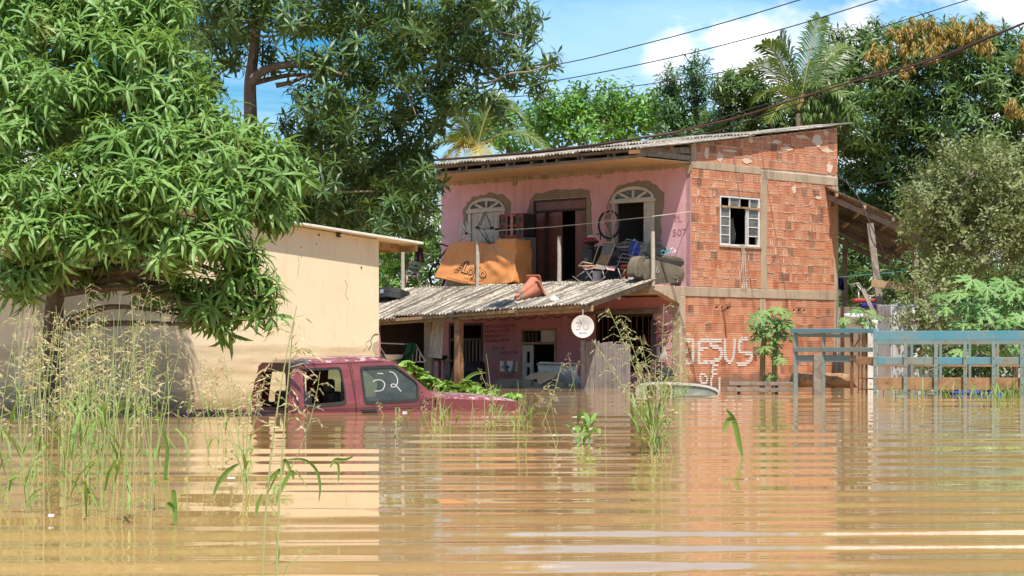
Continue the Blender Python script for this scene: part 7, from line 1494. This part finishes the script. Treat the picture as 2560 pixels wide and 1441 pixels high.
def drape(name, label, pts, Y, mat, th=0.02):
    b = P(*pts[0], Y); root = thing(name, label, 'sheet', (b.x, Y, 0), 0); c = [P(*p, Y)-Vector((b.x, Y, 0)) for p in pts]; f_ = strapf(*c, 1); MB().slab(lambda u, v: f_(u, v)+Vector((0, 0.08*sin(u*8+v*3)+0.05*sin(v*9), 0)), 18, 18, (0, th, 0)).build('cloth', M[mat], root, smooth=True)
drape('white_sheet', 'crumpled white plastic sheet behind the lorry bed rails', [(2290, 815), (2345, 818), (2352, 950), (2300, 948)], 46.8, 'white_plastic')
drape('blue_plastic_sheet', 'blue plastic sheet floating behind the lorry bed stakes', [(2390, 968), (2500, 968), (2520, 1003), (2370, 992)], 40.9, 'blue_cloth'); drape('blue_shirt', 'blue shirt hanging at the corner of the brick house', [(2092, 690), (2108, 690), (2110, 726), (2094, 724)], 54.5, 'blue_cloth')
r1 = thing('metal_chair', 'tipped metal tube chair in the shed behind the house corner', 'chair', (P(2150, 740, 52.5).x, 52.5, 0.0)); b = r1.location
for pts in ([(2131, 712), (2146, 708), (2156, 722), (2142, 730)], [(2142, 712), (2160, 735), (2180, 742), (2200, 730)], [(2160, 735), (2185, 712)], [(2146, 730), (2150, 770)], [(2175, 742), (2178, 775)]): MB().tube([P(x, y, 52.5)-b for x, y in pts], 0.02, 6).build('tube', M['grey_metal'], r1, smooth=True)
MB().box(P(2158, 752, 52.6)-b, (0.5, 0.4, 0.10)).build('seat', M['red_paint'], r1, bevel=0.03); MB().box(P(2172, 764, 52.5)-b, (0.4, 0.3, 0.10)).build('seat_pad', M['blue_cloth'], r1, bevel=0.03); MB().b2((-0.4, -0.1, -1.5), (0.5, 0.5, P(2158, 768, 52.6).z)).build('stand', M['wood_grey'], r1)

# ------------------------------------------------------------------ power lines and cables
G = 'overhead cables'
cable('power_line', 'topmost thin power line across the blue sky', [P(1080, 205, 58), P(1390, 162, 54), P(1600, 113, 52), P(1800, 60, 50), P(2000, 0, 48), P(2200, -62, 46), P(2800, -240, 42), P(3900, -560, 36)], 0.013, 'wire', G); cable('power_line', 'middle thin power line across the sky', [P(1100, 245, 59), P(1390, 202, 55), P(1680, 144, 52), P(1960, 72, 50), P(2200, -2, 48), P(2400, -64, 46), P(2900, -215, 42), P(4000, -540, 36)], 0.013, 'wire', G); cable('power_line', 'lowest thin power line passing behind the coconut palm', [P(1060, 255, 64), P(1300, 241, 63), P(1480, 228, 62.5), P(1680, 202, 62.3), P(1880, 165, 62.2), P(2120, 95, 62), P(2420, 0, 60), P(3000, -180, 54), P(4000, -480, 45)], 0.015, 'wire', G)
for k, (dy, rr_, m_, lab) in enumerate(((0, 0.020, 'wire_red', 'thick reddish cable swooping over the roof from the right'), (7, 0.013, 'wire', 'black cable sagging just below the thick reddish one'), (-5, 0.010, 'wire', 'thin black cable twisted above the thick reddish one'))):
    w = (0, 1, 0.5)[k]; cable('service_cable', lab, [P(3900, -430+dy*0.3, 30), P(3000, -105+dy*0.3, 37), P(2640, 28+dy*0.3, 40), P(2560, 58+dy*0.2, 41), P(2470, 95+dy*0.4, 42), P(2330, 150+dy, 43.5), P(2130, 205+dy*1.3, 45), P(1960, 258+dy*2, 46), P(1850, 292+dy*2.4, 46.8), P(1770, 312+dy*(3 if k == 1 else 1), 47.2), P(1690, 331+dy*0.6, 47.5), P(1600, 345+dy*0.3, 47.4), P(1500, 361+dy*0.4, 48), P(1360, 378+dy*0.5, 49.5), P(1200, 392+dy*0.3, 51), P(1060, 402+dy*0.3, 52.5)], rr_, m_, G)
cable('service_cable', 'thin cable running right from the brick corner over the shed', [P(2090, 432, 53.4), P(2140, 466, 52.8), P(2250, 448, 52), P(2380, 425, 51), P(2480, 410, 50)], 0.012, 'wire', G); cable('service_cable', 'dark wire dropping from the shed roof past the leaning pole', [P(2110, 450, 51), P(2150, 500, 50.5), P(2180, 570, 49.8), P(2215, 640, 49.8), P(2255, 705, 49.8)], 0.012, 'wire', G); cable('clothes_line', 'thin green line strung from the house corner to the bush', [P(2094, 694, 53.6), P(2180, 686, 51), P(2340, 672, 48.5)], 0.010, 'cyan', 'cords')
# ------------------------------------------------------------------ grasses and weeds in the water
class Grass:
    def __init__(s, seed): s.stem, s.blade, s.seed_ = MB(), MB(), MB(); s.stem.a, s.blade.a, s.seed_.a = [], [], []; s.r = random.Random(seed)
    def _c(s, m, n): m.a += [s.r.random()]*n
    def leafblade(s, p, az, el, L, W, droop):
        v, f = leaf_strip(p, az, el, L, W, droop, 0.3, 3); s.blade.add(v, f); s._c(s.blade, len(v))
        # a long blade gets a second, drooping half
    def stalk(s, base, top, bend, r0=0.0042, blades=2, head=True, heavy=1.0):
        r = s.r; b, t = Vector(base), Vector(top); m = (b+t)/2+Vector(bend); n = 14; path = [b*(1-u)**2+m*2*u*(1-u)+t*u*u for u in [k/n for k in range(n+1)]]; L = (t-b).length
        c0 = len(s.stem.v); s.stem.tube(path, list(np.linspace(r0, r0*0.35, n+1)), 4, False); s._c(s.stem, len(s.stem.v)-c0)
        for k in range(blades):
            i = r.randrange(2, int(n*0.7)); s.leafblade(path[i], r.uniform(0, 6.28), r.uniform(0.7, 1.3), r.uniform(0.16, 0.38)*L*0.8, r.uniform(0.010, 0.020), r.uniform(1.2, 2.6))
        if head:
            nb = int(r.uniform(12, 19)*heavy)
            for k in range(nb):
                u = 0.66+0.34*k/nb; i = u*n; i0 = min(int(i), n-1); p = path[i0]+(path[i0+1]-path[i0])*(i-i0); az = r.uniform(0, 6.28); bl_ = L*r.uniform(0.07, 0.17)*(1.25-u*0.6)
                d = Vector((cos(az), sin(az), r.uniform(0.1, 0.9))).normalized(); e1 = p+d*bl_*0.5; e2 = e1+(d+Vector((0, 0, -0.9))).normalized()*bl_*0.55
                c0 = len(s.stem.v); s.stem.tube([p, e1, e2], [0.0013, 0.001, 0.0006], 3, False); s._c(s.stem, len(s.stem.v)-c0)
                ns = r.randrange(5, 10)
                for j in range(ns):
                    w = (j+0.7)/ns; q = (p+(e1-p)*w*2) if w < 0.5 else (e1+(e2-e1)*(w*2-1)); dd = ((e1-p) if w < 0.5 else (e2-e1)).normalized(); dd = (dd+Vector((r.uniform(-0.5, 0.5), r.uniform(-0.5, 0.5), r.uniform(-0.5, 0.3)))).normalized(); l = r.uniform(0.018, 0.040); sd = dd.cross(Vector((r.uniform(-1, 1), r.uniform(-1, 1), r.uniform(-1, 1)))).normalized()*0.0030
                    s.seed_.add([q, q+dd*l*0.5+sd, q+dd*l, q+dd*l*0.5-sd], [(0, 1, 2, 3)]); s._c(s.seed_, 4)
    def finish(s, name, label, base, group=None, stuff=False):
        root = thing(name, label, 'grass', base, 0, group)
        if stuff: root['kind'] = 'stuff'
        for m, nm, mt_ in ((s.stem, 'stem', 'grass_stem'), (s.blade, 'blade', 'grass_blade'), (s.seed_, 'seed_head', 'seed')):
            if m.v: under(m.build(nm, M[mt_], fix=False, kind='stuff', smooth=(nm == 'blade')), root)
        return root
def gp(px, py): Y = WY(py); p = P(px, py, Y); p.z = 0; return p
def stalk_px(g_, bx, by, tx, ty, bend=(0, 0), blades=2, head=True, heavy=1.0, r0=0.0042, dY=0.0):
    b = gp(bx, by); Y = b.y; t = P(tx, ty, Y+dY); k = Y/F; g_.stalk(b-Vector((0, 0, 0.12)), t, (bend[0]*k, 0.0, -bend[1]*k), r0, blades, head, heavy)
# the wide stand at the left, in three banks
for lab, n, xr0, xr1, yr, tr, seed in (('dense bank of pale seeding grass rising at the left edge', 46, -30, 250, (1035, 1300), (760, 1000), 71), ('tall bank of pale seeding grass before the near mango trunk', 58, 150, 420, (1030, 1310), (715, 960), 72), ('thin seeding grass between the left bank and the pickup', 16, 430, 640, (1060, 1215), (880, 1010), 73)):
    G_ = Grass(seed); r = G_.r
    for k in range(n):
        by = yr[0]+(yr[1]-yr[0])*r.random()**1.3; bx = r.uniform(xr0, xr1); tx = bx+r.gauss(15, 45); ty = r.uniform(*tr)+(by-1150)*0.10
        stalk_px(G_, bx, by, tx, ty, (r.gauss(0, 14)-(tx-bx)*0.25, r.uniform(0, 20)), r.randrange(1, 4), r.random() < 0.72, r.uniform(0.5, 1.2), 0.0042*(WY(by)/16)**0.5)
    for k in range(int(n*0.9)):
        by = r.uniform(*yr); p = gp(r.uniform(xr0, xr1), by); G_.leafblade(p+Vector((0, 0, r.uniform(-0.02, 0.25))), r.uniform(0, 6.28), r.uniform(0.9, 1.45), r.uniform(0.22, 0.5), r.uniform(0.012, 0.024), r.uniform(0.7, 2.4))
    G_.finish('seeding_grass', lab, gp((xr0+xr1)/2, 1150), None)
# the nearest two stalks, with broad leaves
G_ = Grass(74)
stalk_px(G_, 655, 1500, 742, 765, (-50, 0), 1, True, 0.8, 0.0045); stalk_px(G_, 688, 1510, 735, 800, (-20, 0), 1, True, 1.1, 0.0045); stalk_px(G_, 640, 1235, 560, 890, (-10, 0), 2, True, 1.0); stalk_px(G_, 625, 1255, 800, 930, (60, 40), 1, True, 0.9); stalk_px(G_, 618, 1225, 520, 930, (40, 30), 1, True, 1.2)
def blade_px(g_, pts, Y, W):
    """a broad leaf along a path of sight lines at one distance"""
    ps = smooth_path([P(x, y, Y) for x, y in pts], 5); n = len(ps); v, f = [], []
    for i, p in enumerate(ps):
        d = (ps[min(i+1, n-1)]-ps[max(i-1, 0)]).normalized(); sd = d.cross(Vector((0.25, 1, 0.2))).normalized(); w = 0.8*W*max(0.03, sin(pi*min(1, (i+0.6)/n))**0.7)/2; v += [p-sd*w, p+Vector((0, w*0.6, 0)), p+sd*w]
    for i in range(n-1): b = 3*i; f += [(b, b+1, b+4, b+3), (b+1, b+2, b+5, b+4)]
    g_.blade.add(v, f); g_._c(g_.blade, len(v))
for pts, Y, W in (([(596, 1160), (570, 1178), (548, 1205), (533, 1240)], 8.2, 0.022), ([(664, 1220), (678, 1195), (700, 1175), (690, 1190)], 8.1, 0.017), ([(716, 1150), (760, 1150), (790, 1175), (800, 1215), (797, 1255)], 8.6, 0.016), ([(705, 1190), (712, 1150), (735, 1200)], 8.2, 0.02), ([(690, 1441), (694, 1400), (696, 1380), (690, 1345)], 7.8, 0.014), ([(640, 1290), (645, 1260), (655, 1235)], 8.4, 0.018), ([(825, 1170), (838, 1150), (862, 1150), (883, 1142)], 10.5, 0.02), ([(835, 1155), (846, 1165), (846, 1205)], 10.5, 0.016), ([(690, 1260), (700, 1230), (728, 1180), (735, 1195)], 8.2, 0.02)): blade_px(G_, pts, Y, W)
G_.finish('seeding_grass', 'nearest tall grass stalks crossing the pickup reflection', gp(690, 1430))
# lone blades
for lab, pts, Y in (('lone broad green blade standing out of the left water', [(438, 1316), (437, 1280), (434, 1235), (434, 1225)], WY(1312)), ('lone broad blade with a bent tip in the water at right', [(1856, 1144), (1846, 1100), (1834, 1050), (1816, 1024)], WY(1143)), ('slender blade arching from the water beside the left bank', [(410, 1240), (414, 1180), (418, 1120), (405, 1070)], WY(1200))):
    G_ = Grass(75+int(Y)); blade_px(G_, pts, Y, 0.055 if Y > 14 else 0.035); 
    if Y > 14 and 'bent' in lab: blade_px(G_, [(1838, 1050), (1822, 1052), (1808, 1080)], Y, 0.06)
    if 'left water' in lab: blade_px(G_, [(436, 1275), (425, 1262), (418, 1258)], Y, 0.03)
    G_.finish('broad_grass_blade', lab, gp(*pts[0]) if pts[0][1] > 900 else gp(pts[0][0], 1200), 'lone blades in the water')
# weeds in the middle of the water
G_ = Grass(81); r = G_.r
for tx, ty, bend, hv in ((1520, 770, (60, 60), 1.5), (1555, 800, (50, 40), 1.4), (1700, 790, (-30, 60), 1.3), (1745, 815, (-60, 60), 1.2), (1600, 840, (0, 30), 1.2), (1660, 760, (-10, 20), 0.7), (1480, 850, (60, 60), 1.3), (1640, 900, (0, 20), 1.2), (1690, 930, (-20, 20), 1.2), (1590, 930, (10, 20), 1.1), (1720, 920, (-40, 40), 1.1), (1560, 960, (30, 20), 1.0)): stalk_px(G_, 1628+r.uniform(-25, 55), 1130+r.uniform(-14, 6), tx, ty, bend, 3, True, hv, 0.0055)
for k in range(34): p = gp(1632+r.gauss(0, 22), 1128+r.uniform(-8, 6)); G_.leafblade(p+Vector((0, 0, r.uniform(-0.03, 0.3))), r.uniform(0, 6.28), r.uniform(0.8, 1.5), r.uniform(0.18, 0.42), r.uniform(0.014, 0.03), r.uniform(0.8, 2.6))
G_.finish('seeding_grass', 'tall arching clump of seeding grass before the fence panel', gp(1630, 1130))
G_ = Grass(82); r = G_.r
for k in range(34): p = gp(1463+r.gauss(0, 11), 1108+r.uniform(-6, 5)); G_.leafblade(p+Vector((0, 0, r.uniform(-0.03, 0.16))), r.uniform(0, 6.28), r.uniform(0.5, 1.45), r.uniform(0.10, 0.24), r.uniform(0.03, 0.055), r.uniform(0.8, 2.0))
G_.finish('leafy_weed', 'small bushy green weed standing alone in mid water', gp(1463, 1108))
G_ = Grass(83); r = G_.r
for (bx, by, tx, ty, hd) in ((1400, 1100, 1370, 960, True), (1405, 1130, 1360, 1030, False), (1345, 1060, 1405, 905, True), (1510, 1080, 1515, 960, False), (1545, 1050, 1500, 1075, False), (1690, 1150, 1670, 1010, True), (1955, 1085, 1960, 1060, False), (1290, 1120, 1300, 1040, False), (1315, 1130, 1320, 1050, False), (1390, 1000, 1340, 985, True), (1440, 980, 1420, 880, True), (1415, 985, 1450, 900, True)): stalk_px(G_, bx, by, tx, ty, (r.uniform(-15, 15), 10), 2, hd, 0.8, 0.0045)
G_.finish('seeding_grass', 'sparse thin grass stalks scattered in mid water', gp(1400, 1080))
G_ = Grass(84); r = G_.r
for k in range(26):
    bx = r.uniform(960, 1330); by = 1040+r.random()**2*55; stalk_px(G_, bx, by, bx+r.gauss(0, 20), by-r.uniform(30, 95), (r.uniform(-12, 12), 6), 2, r.random() < 0.35, 0.5, 0.005)
for k in range(50): p = gp(r.uniform(980, 1330), 1036+r.random()**2*40); G_.leafblade(p, r.uniform(0, 6.28), r.uniform(0.7, 1.5), r.uniform(0.12, 0.35), r.uniform(0.012, 0.026), r.uniform(0.8, 2.4))
G_.finish('water_weed', 'low green weeds poking up before the pickup bonnet', gp(1150, 1050))
G_ = Grass(85); r = G_.r
for k in range(150): p = gp(r.choice((r.uniform(2390, 2600), r.uniform(2180, 2600))), r.uniform(985, 1012)); G_.leafblade(p, r.uniform(0, 6.28), r.uniform(0.8, 1.5), r.uniform(0.2, 0.5), r.uniform(0.014, 0.028), r.uniform(0.5, 2.2))
for k in range(14): bx = r.uniform(2390, 2590); stalk_px(G_, bx, r.uniform(995, 1010), bx+r.gauss(0, 15), r.uniform(935, 975), (5, 5), 2, False)
G_.finish('water_weed', 'green grass tufts along the lorry bed stakes', gp(2490, 1000))
G_ = Grass(86); r = G_.r
for k in range(40): p = gp(r.uniform(1600, 1720), r.uniform(990, 1004)); G_.leafblade(p, r.uniform(0, 6.28), r.uniform(0.8, 1.5), r.uniform(0.2, 0.55), r.uniform(0.014, 0.03), r.uniform(0.8, 2.2))
for k in range(10): bx = r.uniform(1590, 1700); stalk_px(G_, bx, r.uniform(990, 1002), bx+r.gauss(0, 30), r.uniform(880, 950), (10, 15), 2, True, 1.0, 0.006)
G_.finish('water_weed', 'yellowish grass growing over the sunken white car', gp(1660, 998))
# creeper over the bonnet of the pickup
vg = np.random.default_rng(91); vb = TF.w(1.9, 0.9, 0.0); vr = thing('creeper', 'bright green creeper heaped over the pickup windscreen and bonnet', 'creeper', vb)
HEART = []
for s_ in range(4):
    rr_ = random.Random(s_); V, Fc = [], []
    for k in range(5):
        az = k*1.3+rr_.uniform(-0.3, 0.3); v, f = leaf_strip((0, 0, 0), az, rr_.uniform(0.2, 0.9), 0.12*rr_.uniform(0.8, 1.2), 0.10, 0.9, 0.2, 3); b = len(V); V += v; Fc += [tuple(i+b for i in q) for q in f]
    HEART.append((np.array([tuple(p) for p in V]), Fc))
cp = [(1015, 925, 31.0, 16), (1035, 938, 31.0, 18), (1060, 950, 31.0, 18), (1085, 962, 31.0, 16), (1110, 972, 30.8, 16), (1140, 980, 30.7, 14), (1170, 984, 30.6, 12), (1200, 988, 30.6, 10), (1230, 992, 30.6, 10), (1270, 996, 30.7, 10), (1295, 1000, 30.7, 9), (1050, 975, 31.2, 16), (1165, 970, 32.0, 14), (1185, 975, 32, 12), (1240, 985, 32, 9)]
pos, ax = blob_points(px_blobs([(x, y, rr_, Y) for x, y, Y, rr_ in cp], 31, 0.2, vg, 2.0), 75, vg, 0.4, 0.9); under(scatter('foliage', HEART, pos, ax, vg.uniform(0.55, 1.0, len(pos)), M['leaf_vine'], None, g=vg), vr)
st_ = MB().tube(smooth_path([P(x, y, Y) for x, y, Y, _ in cp[:11]], 4), 0.012, 5).build('vine', M['papaya_stem']); under(st_, vr)
G_ = Grass(92)
for pts in ([(1150, 985), (1160, 955), (1185, 935), (1215, 932)], [(1168, 985), (1172, 965), (1160, 950)], [(1180, 985), (1190, 960), (1200, 965)], [(1160, 990), (1150, 968), (1140, 960)], [(1195, 988), (1200, 970), (1198, 958)]): blade_px(G_, pts, 33, 0.07)
stalk_px(G_, 1225, 1020, 1215, 885, (10, 10), 3, False, r0=0.006); stalk_px(G_, 1235, 1020, 1195, 920, (15, 10), 2, True, 0.6, r0=0.006); G_.finish('broad_leaf_weed', 'broad leaved weed beside the porch post', gp(1180, 1015))
# scraps afloat
for lab, px, py, w, d, m_ in (('white foam scrap floating against the pickup door', 1000, 1030, 0.08, 0.04, 'white_plastic'), ('white bottle floating beside the foam scrap at the pickup', 1012, 1031, 0.07, 0.05, 'white_plastic'), ('white scrap floating in the reflection of the cream wall', 578, 1196, 0.05, 0.04, 'white_plastic'), ('curled white leaf floating in the left water', 128, 1290, 0.03, 0.03, 'dish')):
    p = gp(px, py); o = MB().slab(lambda u, v, w=w, d=d: ((u-0.5)*w, (v-0.5)*d, 0.003+0.007*sin(pi*u)*sin(pi*v)+0.003*sin(u*9)), 8, 6, (0, 0, -0.006)).build('floating_scrap', M[m_], smooth=True); o.location = p; tag(o, lab, 'scrap', 'scraps afloat')
